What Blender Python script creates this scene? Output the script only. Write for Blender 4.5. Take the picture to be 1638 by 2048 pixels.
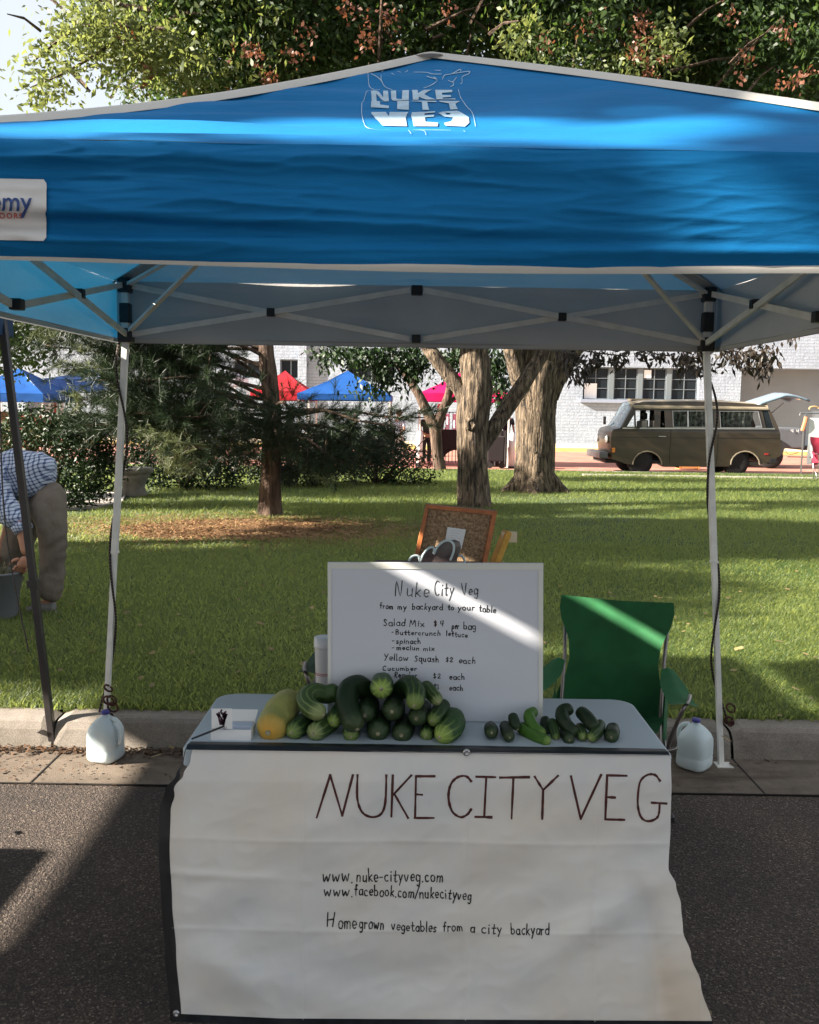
import bpy, bmesh, math, random
import numpy as np
from mathutils import Vector, Matrix, noise
from mathutils.geometry import tessellate_polygon
random.seed(7); RNG = np.random.default_rng(11)
SC = bpy.context.scene
for o in list(bpy.data.objects): bpy.data.objects.remove(o)
# ------------------------------------------------------------------ camera
CAMH, FPX, PITCH, ROLL = 1.52, 1780.0, math.atan(199/1780), math.radians(0.9)
cd = bpy.data.cameras.new('camera'); cam = bpy.data.objects.new('camera', cd)
SC.collection.objects.link(cam); SC.camera = cam
cd.sensor_fit = 'VERTICAL'; cd.sensor_height = 24.0; cd.lens = 24.0*FPX/2048
cd.clip_start = .05; cd.clip_end = 600
CM = Matrix.Rotation(math.pi/2-PITCH, 3, 'X') @ Matrix.Rotation(ROLL, 3, 'Z')
cam.matrix_world = Matrix.Translation((0, 0, CAMH)) @ CM.to_4x4()
# ------------------------------------------------------------------ light
SUNDIR = Vector((1.0, .25, -.50)).normalized()
w = bpy.data.worlds.new('World'); SC.world = w; w.use_nodes = True
nt = w.node_tree; bg = nt.nodes['Background']; sky = nt.nodes.new('ShaderNodeTexSky')
sky.sky_type = 'NISHITA'; sky.sun_disc = False
sky.sun_elevation = math.asin(-SUNDIR.z); sky.sun_rotation = math.atan2(-SUNDIR.x, -SUNDIR.y)
sky.air_density = 1.0; sky.dust_density = 1.5; sky.ozone_density = 1.0
hz = nt.nodes.new('ShaderNodeMix'); hz.data_type = 'RGBA'; hz.inputs['Factor'].default_value = .60    # thin even white haze over the blue
hz.inputs['B'].default_value = (7.6, 7.8, 8.1, 1); nt.links.new(sky.outputs[0], hz.inputs['A']); nt.links.new(hz.outputs['Result'], bg.inputs[0]); bg.inputs[1].default_value = .034
sl = bpy.data.lights.new('sun', 'SUN'); sl.energy = 5.0; sl.angle = math.radians(.8); sl.color = (1, .91, .78)
so = bpy.data.objects.new('sun', sl); SC.collection.objects.link(so)
so.rotation_euler = SUNDIR.to_track_quat('-Z', 'Y').to_euler(); so.location = (-20, -8, 14)
SC.view_settings.view_transform = 'Standard'; SC.view_settings.look = 'None'
SC.view_settings.gamma = 1; SC.view_settings.use_curve_mapping = False
SC.view_settings.exposure = 2.32
# ------------------------------------------------------------------ pixel -> world helpers (photograph coordinates)
def ray(px, py):
    return CM @ Vector(((px-819)/FPX, -(py-1024)/FPX, -1))
def P(px, py, Y):
    d = ray(px, py); t = Y/d.y; return Vector((d.x*t, Y, CAMH+d.z*t))
def G(px, py, z=0.0):
    d = ray(px, py); t = (z-CAMH)/d.z; return Vector((d.x*t, d.y*t, z))
# ------------------------------------------------------------------ scene helpers
def link(o): SC.collection.objects.link(o); return o
def tag(o, label=None, cat=None, group=None, kind=None):
    if label: o['label'] = label
    if cat: o['category'] = cat
    if group: o['group'] = group
    if kind: o['kind'] = kind
    return o
def thing(name, loc, label, cat, group=None, kind=None):
    o = link(bpy.data.objects.new(name, None)); o.location = loc; o.empty_display_size = .1
    return tag(o, label, cat, group, kind)
def root_of(o):
    while o.parent: o = o.parent
    return o
def put(name, me, parent=None, mat=None, smooth=False, center=True):
    if mat is not None:
        for m in (mat if isinstance(mat, (list, tuple)) else [mat]): me.materials.append(m)
    if smooth: me.polygons.foreach_set('use_smooth', [True]*len(me.polygons))
    o = link(bpy.data.objects.new(name, me))
    if parent is not None:
        me.transform(Matrix.Translation(-root_of(parent).location)); o.parent = parent
    elif center and len(me.vertices):
        n = len(me.vertices); a = np.empty(n*3); me.vertices.foreach_get('co', a); a = a.reshape(-1, 3)
        c = Vector(((a[:, 0].min()+a[:, 0].max())/2, (a[:, 1].min()+a[:, 1].max())/2, a[:, 2].min()))
        me.transform(Matrix.Translation(-c)); o.location = c
    return o
def copy_tree(o, parent=None):
    c = o.copy(); link(c); c.parent = parent
    for ch in list(o.children): copy_tree(ch, c)
    return c
class MB:
    def __init__(s): s.v = []; s.f = []; s.uv = []; s.mi = []
    def add(s, vs, fs, uvs=None, mi=0):
        b = len(s.v); s.v += [tuple(v) for v in vs]; s.f += [tuple(i+b for i in f) for f in fs]
        s.uv += list(uvs) if uvs else [(0, 0)]*len(vs); s.mi += [mi]*len(fs); return s
    def box(s, c, d, rot=None, mi=0, taper=1):
        vs = []
        for z in (-1, 1):
            for x, y in ((-1, -1), (1, -1), (1, 1), (-1, 1)):
                k = taper if z > 0 else 1
                v = Vector((x*d[0]/2*k, y*d[1]/2*k, z*d[2]/2))
                if rot: v = rot @ v
                vs.append(v+Vector(c))
        return s.add(vs, [(3, 2, 1, 0), (4, 5, 6, 7), (0, 1, 5, 4), (1, 2, 6, 5), (2, 3, 7, 6), (3, 0, 4, 7)], mi=mi)
    def bar(s, a, b, w_, h_, up=(0, 0, 1), mi=0):
        a = Vector(a); b = Vector(b); d = (b-a); L = d.length; d.normalize(); up = Vector(up)
        if abs(d.dot(up)) > .98: up = Vector((0, 1, 0))
        x = d.cross(up).normalized(); z = x.cross(d).normalized()
        R = Matrix((x, d, z)).transposed()
        return s.box((a+b)/2, (w_, L, h_), R, mi)
    def tube(s, pts, r, n=8, cap=True, mi=0, squash=1.0, rfun=None):
        pts = [Vector(p) for p in pts]; m = len(pts)
        rs = r if isinstance(r, (list, tuple)) else [r]*m
        t0 = (pts[1]-pts[0]).normalized(); up = Vector((0, 0, 1)) if abs(t0.z) < .9 else Vector((0, 1, 0))
        x = t0.cross(up).normalized(); vs = []; uv = []; acc = 0
        for i in range(m):
            t = (pts[min(i+1, m-1)]-pts[max(i-1, 0)]).normalized()
            x = (x-t*x.dot(t)).normalized(); y = t.cross(x)
            if i: acc += (pts[i]-pts[i-1]).length
            for k in range(n):
                a = 2*math.pi*k/n; rr = rs[i]*(rfun(i/(m-1), a) if rfun else 1)
                vs.append(pts[i]+x*math.cos(a)*rr+y*math.sin(a)*rr*squash); uv.append((k/n, i/(m-1)))
        fs = [(i*n+k, i*n+(k+1) % n, (i+1)*n+(k+1) % n, (i+1)*n+k) for i in range(m-1) for k in range(n)]
        if cap: fs += [tuple(range(n-1, -1, -1)), tuple(range((m-1)*n, m*n))]
        return s.add(vs, fs, uv, mi)
    def lathe(s, c, prof, n=20, axis=None, mi=0, sx=1, sy=1):
        c = Vector(c); vs = []; m = len(prof); uv = []
        for i, (r, z) in enumerate(prof):
            for k in range(n):
                a = 2*math.pi*k/n; v = Vector((r*math.cos(a)*sx, r*math.sin(a)*sy, z))
                if axis is not None: v = axis @ v
                vs.append(c+v); uv.append((k/n, i/(m-1)))
        fs = [(i*n+k, i*n+(k+1) % n, (i+1)*n+(k+1) % n, (i+1)*n+k) for i in range(m-1) for k in range(n)]
        fs += [tuple(range(n-1, -1, -1)), tuple(range((m-1)*n, m*n))]
        return s.add(vs, fs, uv, mi)
    def grid(s, fn, nu, nv, mi=0, flip=False):
        vs = [fn(i/nu, j/nv) for j in range(nv+1) for i in range(nu+1)]
        uv = [(i/nu, j/nv) for j in range(nv+1) for i in range(nu+1)]
        W = nu+1; fs = [(j*W+i, j*W+i+1, (j+1)*W+i+1, (j+1)*W+i) for j in range(nv) for i in range(nu)]
        if flip: fs = [f[::-1] for f in fs]
        return s.add(vs, fs, uv, mi)
    def quad(s, a, b, c, d, mi=0): return s.add([a, b, c, d], [(0, 1, 2, 3)], [(0, 0), (1, 0), (1, 1), (0, 1)], mi)
    def prism(s, poly, y0, y1, ax='y', mi=0):
        # poly: list of 2D (a,b); extruded along ax
        def mk(p, t): return {'y': (p[0], t, p[1]), 'x': (t, p[0], p[1]), 'z': (p[0], p[1], t)}[ax]
        n = len(poly); vs = [mk(p, y0) for p in poly]+[mk(p, y1) for p in poly]
        fs = [tuple(range(n)), tuple(range(2*n-1, n-1, -1))]+[((i+1) % n, i, n+i, n+(i+1) % n) for i in range(n)]
        return s.add(vs, fs, mi=mi)
    def mesh(s, name):
        me = bpy.data.meshes.new(name); me.from_pydata(s.v, [], s.f)
        uvl = me.uv_layers.new(name='UVMap')
        idx = np.empty(len(me.loops), dtype=np.int32); me.loops.foreach_get('vertex_index', idx)
        u = np.array(s.uv, dtype=np.float32)[idx]; uvl.data.foreach_set('uv', u.ravel())
        me.polygons.foreach_set('material_index', s.mi); me.update(); return me
    def build(s, name, mat, parent=None, smooth=False, bevel=0, subsurf=0, label=None, recalc=True):
        me = s.mesh(name)
        if recalc or bevel:
            bm = bmesh.new(); bm.from_mesh(me)
            if recalc: bmesh.ops.recalc_face_normals(bm, faces=bm.faces)
            if bevel:
                es = [e for e in bm.edges if len(e.link_faces) == 2 and e.calc_face_angle(0) > .6]
                bmesh.ops.bevel(bm, geom=es, offset=bevel, segments=2, affect='EDGES', profile=.6)
            bm.to_mesh(me); bm.free()
        o = put(name, me, parent, mat, smooth)
        if subsurf:
            m = o.modifiers.new('s', 'SUBSURF'); m.levels = subsurf; m.render_levels = subsurf
        if label: o['label'] = label
        return o
def fast_mesh(name, co, faces4=None, faces3=None):
    me = bpy.data.meshes.new(name); co = np.ascontiguousarray(co, dtype=np.float32).reshape(-1, 3)
    f = faces4 if faces4 is not None else faces3; k = f.shape[1]
    me.vertices.add(len(co)); me.vertices.foreach_set('co', co.ravel())
    me.loops.add(f.size); me.loops.foreach_set('vertex_index', f.astype(np.int32).ravel())
    me.polygons.add(len(f)); me.polygons.foreach_set('loop_start', np.arange(0, f.size, k, dtype=np.int32))
    me.update(calc_edges=True); return me
def catmull(pts, k=6, closed=False):
    pts = [Vector(p) for p in pts]; n = len(pts); out = []
    if n < 3: return pts
    rng = range(n if closed else n-1)
    for i in rng:
        if closed: p0, p1, p2, p3 = pts[i-1], pts[i], pts[(i+1) % n], pts[(i+2) % n]
        else: p0, p1, p2, p3 = pts[max(i-1, 0)], pts[i], pts[i+1], pts[min(i+2, n-1)]
        for j in range(k):
            t = j/k; out.append(.5*((2*p1)+(p2-p0)*t+(2*p0-5*p1+4*p2-p3)*t*t+(3*p1-p0-3*p2+p3)*t**3))
    if not closed: out.append(pts[-1])
    return out
# ------------------------------------------------------------------ materials
def nn(nt, t, **kw):
    n = nt.nodes.new(t)
    for k, v in kw.items(): setattr(n, k, v)
    return n
def mat(name, col, rough=.6, metal=0, var=0, scale=8, bump=0, bscale=None, stretch=(1, 1, 1), spec=.5,
        col2=None, island=0, detail=4, bdist=.01, coat=0):
    m = bpy.data.materials.new(name); m.use_nodes = True; nt = m.node_tree; b = nt.nodes['Principled BSDF']
    b.inputs['Roughness'].default_value = rough; b.inputs['Metallic'].default_value = metal
    b.inputs['Specular IOR Level'].default_value = spec; b.inputs['Base Color'].default_value = (*col, 1)
    b.inputs['Coat Weight'].default_value = coat
    L = nt.links.new
    tc = nn(nt, 'ShaderNodeTexCoord'); mp = nn(nt, 'ShaderNodeMapping'); mp.inputs['Scale'].default_value = stretch
    L(tc.outputs['Object'], mp.inputs[0])
    out = None
    if var or col2:
        nz = nn(nt, 'ShaderNodeTexNoise'); nz.inputs['Scale'].default_value = scale; nz.inputs['Detail'].default_value = detail
        L(mp.outputs[0], nz.inputs['Vector'])
        mx = nn(nt, 'ShaderNodeMix', data_type='RGBA')
        c2 = col2 if col2 else tuple(min(1, c*(1+var)) for c in col); c1 = col if col2 else tuple(c*(1-var) for c in col)
        mx.inputs['A'].default_value = (*c1, 1); mx.inputs['B'].default_value = (*c2, 1)
        mr = nn(nt, 'ShaderNodeMapRange'); mr.inputs[1].default_value = .35; mr.inputs[2].default_value = .65
        L(nz.outputs[0], mr.inputs[0]); L(mr.outputs[0], mx.inputs['Factor']); out = mx.outputs['Result']
        L(out, b.inputs['Base Color'])
    if island:
        g = nn(nt, 'ShaderNodeNewGeometry'); hs = nn(nt, 'ShaderNodeHueSaturation')
        mr = nn(nt, 'ShaderNodeMapRange'); mr.inputs[3].default_value = 1-island; mr.inputs[4].default_value = 1+island
        L(g.outputs['Random Per Island'], mr.inputs[0]); L(mr.outputs[0], hs.inputs['Value'])
        if out: L(out, hs.inputs['Color'])
        else: hs.inputs['Color'].default_value = (*col, 1)
        L(hs.outputs[0], b.inputs['Base Color'])
    if bump:
        n2 = nn(nt, 'ShaderNodeTexNoise'); n2.inputs['Scale'].default_value = bscale or scale*4; n2.inputs['Detail'].default_value = 5
        L(mp.outputs[0], n2.inputs['Vector']); bp = nn(nt, 'ShaderNodeBump'); bp.inputs['Strength'].default_value = bump
        bp.inputs['Distance'].default_value = bdist; L(n2.outputs[0], bp.inputs['Height']); L(bp.outputs[0], b.inputs['Normal'])
    return m
def leafmat(name, c1, c2, trans=.35, rough=.5, patch=.8, tcol=None):
    m = bpy.data.materials.new(name); m.use_nodes = True; nt = m.node_tree; L = nt.links.new
    b = nt.nodes['Principled BSDF']; out = nt.nodes['Material Output']
    b.inputs['Roughness'].default_value = rough; b.inputs['Specular IOR Level'].default_value = .35
    g = nn(nt, 'ShaderNodeNewGeometry'); mx = nn(nt, 'ShaderNodeMix', data_type='RGBA')
    mx.inputs['A'].default_value = (*c1, 1); mx.inputs['B'].default_value = (*c2, 1)
    tc = nn(nt, 'ShaderNodeTexCoord'); nz = nn(nt, 'ShaderNodeTexNoise'); nz.inputs['Scale'].default_value = patch; nz.inputs['Detail'].default_value = 3
    L(tc.outputs['Object'], nz.inputs['Vector'])
    ad = nn(nt, 'ShaderNodeMath', operation='ADD'); ml = nn(nt, 'ShaderNodeMath', operation='MULTIPLY_ADD')
    L(nz.outputs[0], ml.inputs[0]); ml.inputs[1].default_value = 1.6; ml.inputs[2].default_value = -.8
    L(g.outputs['Random Per Island'], ad.inputs[0]); L(ml.outputs[0], ad.inputs[1])
    cl = nn(nt, 'ShaderNodeClamp'); L(ad.outputs[0], cl.inputs[0]); L(cl.outputs[0], mx.inputs['Factor'])
    L(mx.outputs['Result'], b.inputs['Base Color'])
    tr = nn(nt, 'ShaderNodeBsdfTranslucent'); ms = nn(nt, 'ShaderNodeMixShader'); ms.inputs[0].default_value = trans
    if tcol: tr.inputs[0].default_value = (*tcol, 1)
    else: L(mx.outputs['Result'], tr.inputs[0])
    L(b.outputs[0], ms.inputs[1]); L(tr.outputs[0], ms.inputs[2]); L(ms.outputs[0], out.inputs[0])
    return m
M = {}
M['white_metal'] = mat('white_metal', (.74, .72, .67), .45, var=.08, scale=15)
M['black_plastic'] = mat('black_plastic', (.012, .012, .014), .4)
M['black_metal'] = mat('black_metal', (.018, .014, .013), .45, var=.2)
M['steel'] = mat('steel', (.45, .45, .46), .3, 1)
M['chair_steel'] = mat('chair_steel', (.25, .23, .22), .35, .8)
M['ink'] = mat('ink', (.008, .007, .008), .7)
M['red_ink'] = mat('red_ink', (.065, .012, .009), .7, var=.3, scale=60)
M['white_board'] = mat('white_board', (.58, .60, .66), .5, var=.02, scale=3)
M['board_rim'] = mat('board_rim', (.66, .66, .62), .5)
M['paper'] = mat('paper', (.78, .78, .78), .7)
M['table'] = mat('table_plastic', (.42, .49, .55), .45, var=.04, scale=4, bump=.15, bscale=300, bdist=.001)
M['wood_dark'] = mat('wood_dark', (.12, .07, .04), .6, var=.3, scale=12)
M['rubber'] = mat('rubber', (.012, .012, .012), .8)
M['glass_dark'] = mat('glass_dark', (.012, .016, .020), .35, spec=.15)
M['dark_void'] = mat('dark_void', (.02, .018, .016), .9)
# ================================================================== SETTING
def noise_chain(nt, vec, scale, detail=4, rough=.5):
    n = nn(nt, 'ShaderNodeTexNoise'); n.inputs['Scale'].default_value = scale; n.inputs['Detail'].default_value = detail
    n.inputs['Roughness'].default_value = rough; nt.links.new(vec, n.inputs['Vector']); return n.outputs[0]
def ramp(nt, fac, stops):
    r = nn(nt, 'ShaderNodeValToRGB'); e = r.color_ramp.elements
    while len(e) < len(stops): e.new(.5)
    for i, (p, c) in enumerate(stops): e[i].position = p; e[i].color = (*c, 1)
    nt.links.new(fac, r.inputs[0]); return r.outputs[0]
def base_nodes(name, rough=.9):
    m = bpy.data.materials.new(name); m.use_nodes = True; nt = m.node_tree; b = nt.nodes['Principled BSDF']
    b.inputs['Roughness'].default_value = rough; tc = nn(nt, 'ShaderNodeTexCoord')
    return m, nt, b, tc.outputs['Object']
# asphalt: dark binder with pale and brown stones
m, nt, b, vec = base_nodes('asphalt', .85); L = nt.links.new
vo = nn(nt, 'ShaderNodeTexVoronoi'); vo.inputs['Scale'].default_value = 210; L(vec, vo.inputs['Vector'])
vo2 = nn(nt, 'ShaderNodeTexVoronoi'); vo2.inputs['Scale'].default_value = 90; L(vec, vo2.inputs['Vector'])
sep = nn(nt, 'ShaderNodeSeparateColor'); L(vo.outputs['Color'], sep.inputs[0])
stones = ramp(nt, sep.outputs[0], [(0, (.026, .018, .014)), (.5, (.048, .034, .027)), (.85, (.088, .064, .050)), (.95, (.14, .105, .082)), (1, (.26, .205, .16))])
big = noise_chain(nt, vec, 1.7, 5); mx = nn(nt, 'ShaderNodeMix', data_type='RGBA', blend_type='MULTIPLY'); mx.inputs['Factor'].default_value = 1
L(stones, mx.inputs['A']); L(ramp(nt, big, [(.3, (.62, .62, .64)), (.55, (1, 1, 1)), (.72, (1.35, 1.28, 1.2))]), mx.inputs['B']); L(mx.outputs['Result'], b.inputs['Base Color'])
bp = nn(nt, 'ShaderNodeBump'); bp.inputs['Strength'].default_value = .7; bp.inputs['Distance'].default_value = .005
ad = nn(nt, 'ShaderNodeMath', operation='ADD'); L(vo.outputs['Distance'], ad.inputs[0]); L(vo2.outputs['Distance'], ad.inputs[1])
L(ad.outputs[0], bp.inputs['Height']); L(bp.outputs[0], b.inputs['Normal']); M['asphalt'] = m
# concrete
def concrete(name, c1, c2, dirt=(.05, .03, .02), dpos=(.55, .75), ds=2.2):
    m, nt, b, vec = base_nodes(name, .85); L = nt.links.new
    a = ramp(nt, noise_chain(nt, vec, 9, 8, .65), [(.3, c1), (.7, c2)])
    mp = nn(nt, 'ShaderNodeMapping'); mp.inputs['Scale'].default_value = (.5, 3, 1); L(vec, mp.inputs[0])
    d = noise_chain(nt, mp.outputs[0], ds, 8, .7)
    mr = nn(nt, 'ShaderNodeMapRange'); mr.inputs[1].default_value = dpos[0]; mr.inputs[2].default_value = dpos[1]; L(d, mr.inputs[0])
    mx = nn(nt, 'ShaderNodeMix', data_type='RGBA'); L(mr.outputs[0], mx.inputs['Factor']); L(a, mx.inputs['A']); mx.inputs['B'].default_value = (*dirt, 1)
    sp = noise_chain(nt, vec, 260, 2); m2 = nn(nt, 'ShaderNodeMix', data_type='RGBA', blend_type='MULTIPLY'); m2.inputs['Factor'].default_value = .7
    L(mx.outputs['Result'], m2.inputs['A']); L(ramp(nt, sp, [(.35, (.6, .6, .6)), (.6, (1.25, 1.25, 1.25))]), m2.inputs['B'])
    L(m2.outputs['Result'], b.inputs['Base Color'])
    bp = nn(nt, 'ShaderNodeBump'); bp.inputs['Strength'].default_value = .5; bp.inputs['Distance'].default_value = .004; L(sp, bp.inputs['Height']); L(bp.outputs[0], b.inputs['Normal'])
    return m
M['kerb'] = concrete('kerb_concrete', (.17, .145, .12), (.27, .235, .20), dpos=(.62, .85))
M['gutter'] = concrete('gutter_concrete', (.095, .072, .053), (.185, .145, .11), dirt=(.05, .028, .016), dpos=(.50, .72))
M['path'] = concrete('path_concrete', (.42, .38, .34), (.55, .50, .46))
M['far_walk'] = concrete('far_walk', (.55, .43, .28), (.68, .55, .38), dpos=(.7, .9))
# brick road: small bricks far away
m, nt, b, vec = base_nodes('brick_road', .9); L = nt.links.new
bt = nn(nt, 'ShaderNodeTexBrick'); bt.inputs['Scale'].default_value = 1; bt.inputs['Brick Width'].default_value = .22; bt.inputs['Row Height'].default_value = .11
bt.inputs['Mortar Size'].default_value = .012; bt.inputs['Color1'].default_value = (.30, .105, .075, 1); bt.inputs['Color2'].default_value = (.42, .17, .12, 1); bt.inputs['Mortar'].default_value = (.28, .17, .13, 1)
L(vec, bt.inputs['Vector']); mx = nn(nt, 'ShaderNodeMix', data_type='RGBA', blend_type='MULTIPLY'); mx.inputs['Factor'].default_value = 1
L(bt.outputs['Color'], mx.inputs['A']); L(ramp(nt, noise_chain(nt, vec, .8, 6), [(.3, (.8, .78, .75)), (.7, (1.3, 1.2, 1.15))]), mx.inputs['B']); L(mx.outputs['Result'], b.inputs['Base Color']); M['brick_road'] = m
# lawn soil
m, nt, b, vec = base_nodes('lawn_soil', .95); L = nt.links.new
mp = nn(nt, 'ShaderNodeMapping'); mp.inputs['Scale'].default_value = (1, .55, 1); L(vec, mp.inputs[0])
g = ramp(nt, noise_chain(nt, mp.outputs[0], 1.4, 9, .7), [(.30, (.030, .052, .016)), (.5, (.040, .070, .020)), (.68, (.065, .085, .026)), (.8, (.12, .105, .045))])
L(g, b.inputs['Base Color']); M['lawn'] = m
# white painted brick wall
m, nt, b, vec = base_nodes('painted_brick', .8); L = nt.links.new
mp = nn(nt, 'ShaderNodeMapping'); mp.inputs['Rotation'].default_value = (math.pi/2, 0, 0); L(vec, mp.inputs[0])
bt = nn(nt, 'ShaderNodeTexBrick'); bt.inputs['Scale'].default_value = 1; bt.inputs['Brick Width'].default_value = .44; bt.inputs['Row Height'].default_value = .15
bt.inputs['Mortar Size'].default_value = .02; bt.inputs['Mortar Smooth'].default_value = .6; L(mp.outputs[0], bt.inputs['Vector'])
L(ramp(nt, noise_chain(nt, vec, 1.3, 9, .7), [(.3, (.225, .262, .325)), (.7, (.31, .35, .415))]), b.inputs['Base Color'])
nz = noise_chain(nt, mp.outputs[0], 5, 8, .75); mt = nn(nt, 'ShaderNodeMath', operation='MULTIPLY_ADD'); L(bt.outputs['Fac'], mt.inputs[0]); mt.inputs[1].default_value = -.5; L(nz, mt.inputs[2])
bp = nn(nt, 'ShaderNodeBump'); bp.inputs['Strength'].default_value = .8; bp.inputs['Distance'].default_value = .09; L(mt.outputs[0], bp.inputs['Height']); L(bp.outputs[0], b.inputs['Normal']); M['wall'] = m

def sheet(name, x0, x1, y0, y1, z, mt, nx=1, ny=1, fn=None, parent=None, kind='structure'):
    mb = MB(); mb.grid(lambda u, v: Vector((x0+(x1-x0)*u, y0+(y1-y0)*v, z+(fn(x0+(x1-x0)*u, y0+(y1-y0)*v) if fn else 0))), nx, ny)
    o = mb.build(name, mt, parent, recalc=False, smooth=nx > 1); tag(o, kind=kind); return o
sheet('ground', -260, 260, -60, 420, -.06, mat('far_ground', (.14, .12, .09), .95, var=.3, scale=.3))
sheet('street', -26, 26, -14, 3.455, 0, M['asphalt'])
gut = sheet('gutter', -26, 26, 3.455, 3.86, .004, M['gutter'], 1, 1)
mb = MB()
for x in (-4.6, -1.52, 1.46, 4.5): mb.box((x, 3.655, .0055), (.005, .40, .003))
mb.box((0, 3.458, .0055), (52, .0045, .003)); mb.build('joint_line', M['dark_void'], gut)
# kerb in sections with tooled joints
def kerb_section(x0, x1, parent):
    prof = [(3.83, -.05), (3.83, .0), (3.85, .085), (3.865, .115), (3.885, .130), (3.91, .135), (3.985, .137), (3.985, -.05)]
    mb = MB(); n = 24
    for k in range(n):
        pass
    def fn(u, v):
        i = v*(len(prof)-1); j = min(int(i), len(prof)-2); t = i-j
        y = prof[j][0]*(1-t)+prof[j+1][0]*t; z = prof[j][1]*(1-t)+prof[j+1][1]*t
        x = x0+(x1-x0)*u; e = min(u, 1-u)*(x1-x0); dz = -.02*max(0, 1-e/.02) if z > .05 else 0
        return Vector((x, y+.003*noise.noise((x*3, 0, 0)), z+dz+.003*noise.noise((x*4, y*9, 3))))
    mb.grid(fn, 60, len(prof)-1); return mb.build('kerb_section', M['kerb'], parent, smooth=False)
kerb = thing('kerb', (0, 3.86, 0), None, None, kind='structure')
ks = [-26, -13, -7.6, -4.62, -1.58, 1.46, 4.5, 7.6, 13, 26]
for a, b_ in zip(ks[:-1], ks[1:]): kerb_section(a+.006, b_-.006, kerb)
def lawn_h(x, y): return .012*noise.noise((x*.8, y*.8, 1))+.02*noise.noise((x*.25, y*.25, 5))
LZ = .125
sheet('lawn', -26, 26, 3.985, 22.4, LZ, M['lawn'], 90, 70, lawn_h)
far_kerb = MB().box((0, 22.5, .02), (52, .2, .2)).build('lawn_border', M['path']); tag(far_kerb, kind='structure')
strip = MB().box((14, 20.6, .14), (20, .09, .06)).build('garden_edging', M['path']); tag(strip, kind='structure')
sheet('brick_street', -60, 60, 22.6, 37.2, 0, M['brick_road'])
sheet('pavement', -60, 60, 37.35, 43.6, .14, M['far_walk'])
tag(MB().box((0, 37.28, .07), (120, .15, .16)).build('pavement_kerb', mat('yellow_kerb', (.62, .46, .16), .8, var=.2, scale=3)), kind='structure')
# concrete path at left of the lawn
mb = MB()
pl = [(-12, 11.6), (-6.2, 11.75), (-4.9, 11.9), (-4.35, 12.25), (-4.2, 12.9), (-4.6, 14.4), (-7, 15.0), (-12, 15.2)]
mb.add([(x, y, LZ+.03) for x, y in pl]+[(x, y, 0) for x, y in pl], [tuple(range(8))]+[(i, (i+1) % 8, 8+(i+1) % 8, 8+i) for i in range(8)])
tag(mb.build('path', M['path']), kind='structure')

# ------------------------------------------------------------------ building (white painted brick wall at Y=43.5)
WY = 43.5; WH = 8.6
bld = thing('warehouse_building', (4, WY+4, 0), 'long white painted brick warehouse with a steel grid window and a deep garage opening', 'building')
ops = []   # x0,z0,x1,z1,depth
def opening(pxa, pya, pxb, pyb, depth=.35):
    a = P(pxa, pyb, WY); c = P(pxb, pya, WY); r = (a.x, a.z, c.x, c.z); ops.append((*r, depth)); return r
win = opening(1165, 737, 1399, 798)
gar = opening(1475, 739, 1710, 890, 1.1); gar = (gar[0], .16, gar[2], gar[3]); ops[-1] = (*gar, 1.1)
lw = [opening(466, 722, 521, 756), opening(560, 719, 602, 757), opening(694, 725, 792, 764), opening(330, 722, 392, 758)]
X0, X1 = -24, 34
outer = [Vector((X0, .0, 0)), Vector((X1, 0, 0)), Vector((X1, WH, 0)), Vector((X0, WH, 0))]
holes = [[Vector((r[0], r[1], 0)), Vector((r[0], r[3], 0)), Vector((r[2], r[3], 0)), Vector((r[2], r[1], 0))] for r in ops]
allp = [v for l in [outer]+holes for v in l]
mb = MB(); mb.add([(v.x, WY, v.y) for v in allp], [tuple(t) for t in tessellate_polygon([outer]+holes)])
me = mb.mesh('wall'); wall = put('wall', me, bld, M['wall'])
for (a, z0, c, z1, d) in ops:
    mb = MB()
    mb.quad((a, WY, z0), (a, WY+d, z0), (a, WY+d, z1), (a, WY, z1)); mb.quad((c, WY, z0), (c, WY, z1), (c, WY+d, z1), (c, WY+d, z0))
    mb.quad((a, WY, z1), (a, WY+d, z1), (c, WY+d, z1), (c, WY, z1)); mb.quad((a, WY, z0), (c, WY, z0), (c, WY+d, z0), (a, WY+d, z0))
    mb.build('reveal', M['wall'], bld, recalc=False)
MB().box(((X0+X1)/2, WY+4.5, WH+.1), (X1-X0+.3, 9.4, .2)).build('roof', mat('roof_felt', (.25, .25, .26), .9), bld)
MB().box(((X0+X1)/2, WY+9, WH/2), (X1-X0, .2, WH)).build('back_wall', M['wall'], bld)
for xx in (X0, X1): MB().box((xx, WY+4.5, WH/2), (.2, 8.99, WH)).build('side_wall', M['wall'], bld)
MB().box(((gar[0]+gar[2])/2, WY+1.05, (gar[1]+gar[3])/2), (gar[2]-gar[0]-.01, .08, gar[3]-gar[1]-.01)).build('garage_door', mat('garage_paint', (.17, .185, .20), .6, var=.06, scale=1), bld)
pa = P(600, 700, WY); MB().box((pa.x+.13, WY-.13, WH/2), (.42, .25, WH)).build('pilaster', M['wall'], bld)
MB().box(((win[0]+win[2])/2, WY-.06, win[1]-.09), (win[2]-win[0]+.3, .3, .14)).build('window_sill', mat('sill_grey', (.22, .25, .33), .6), bld)
frame_m = mat('window_frame_grey', (.13, .155, .17), .6); mull = mat('mullion_paint', (.12, .14, .155), .5)
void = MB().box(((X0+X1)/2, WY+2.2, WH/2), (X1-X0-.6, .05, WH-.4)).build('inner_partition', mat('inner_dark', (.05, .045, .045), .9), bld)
nb = 4; bw = (win[2]-win[0])/nb
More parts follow.
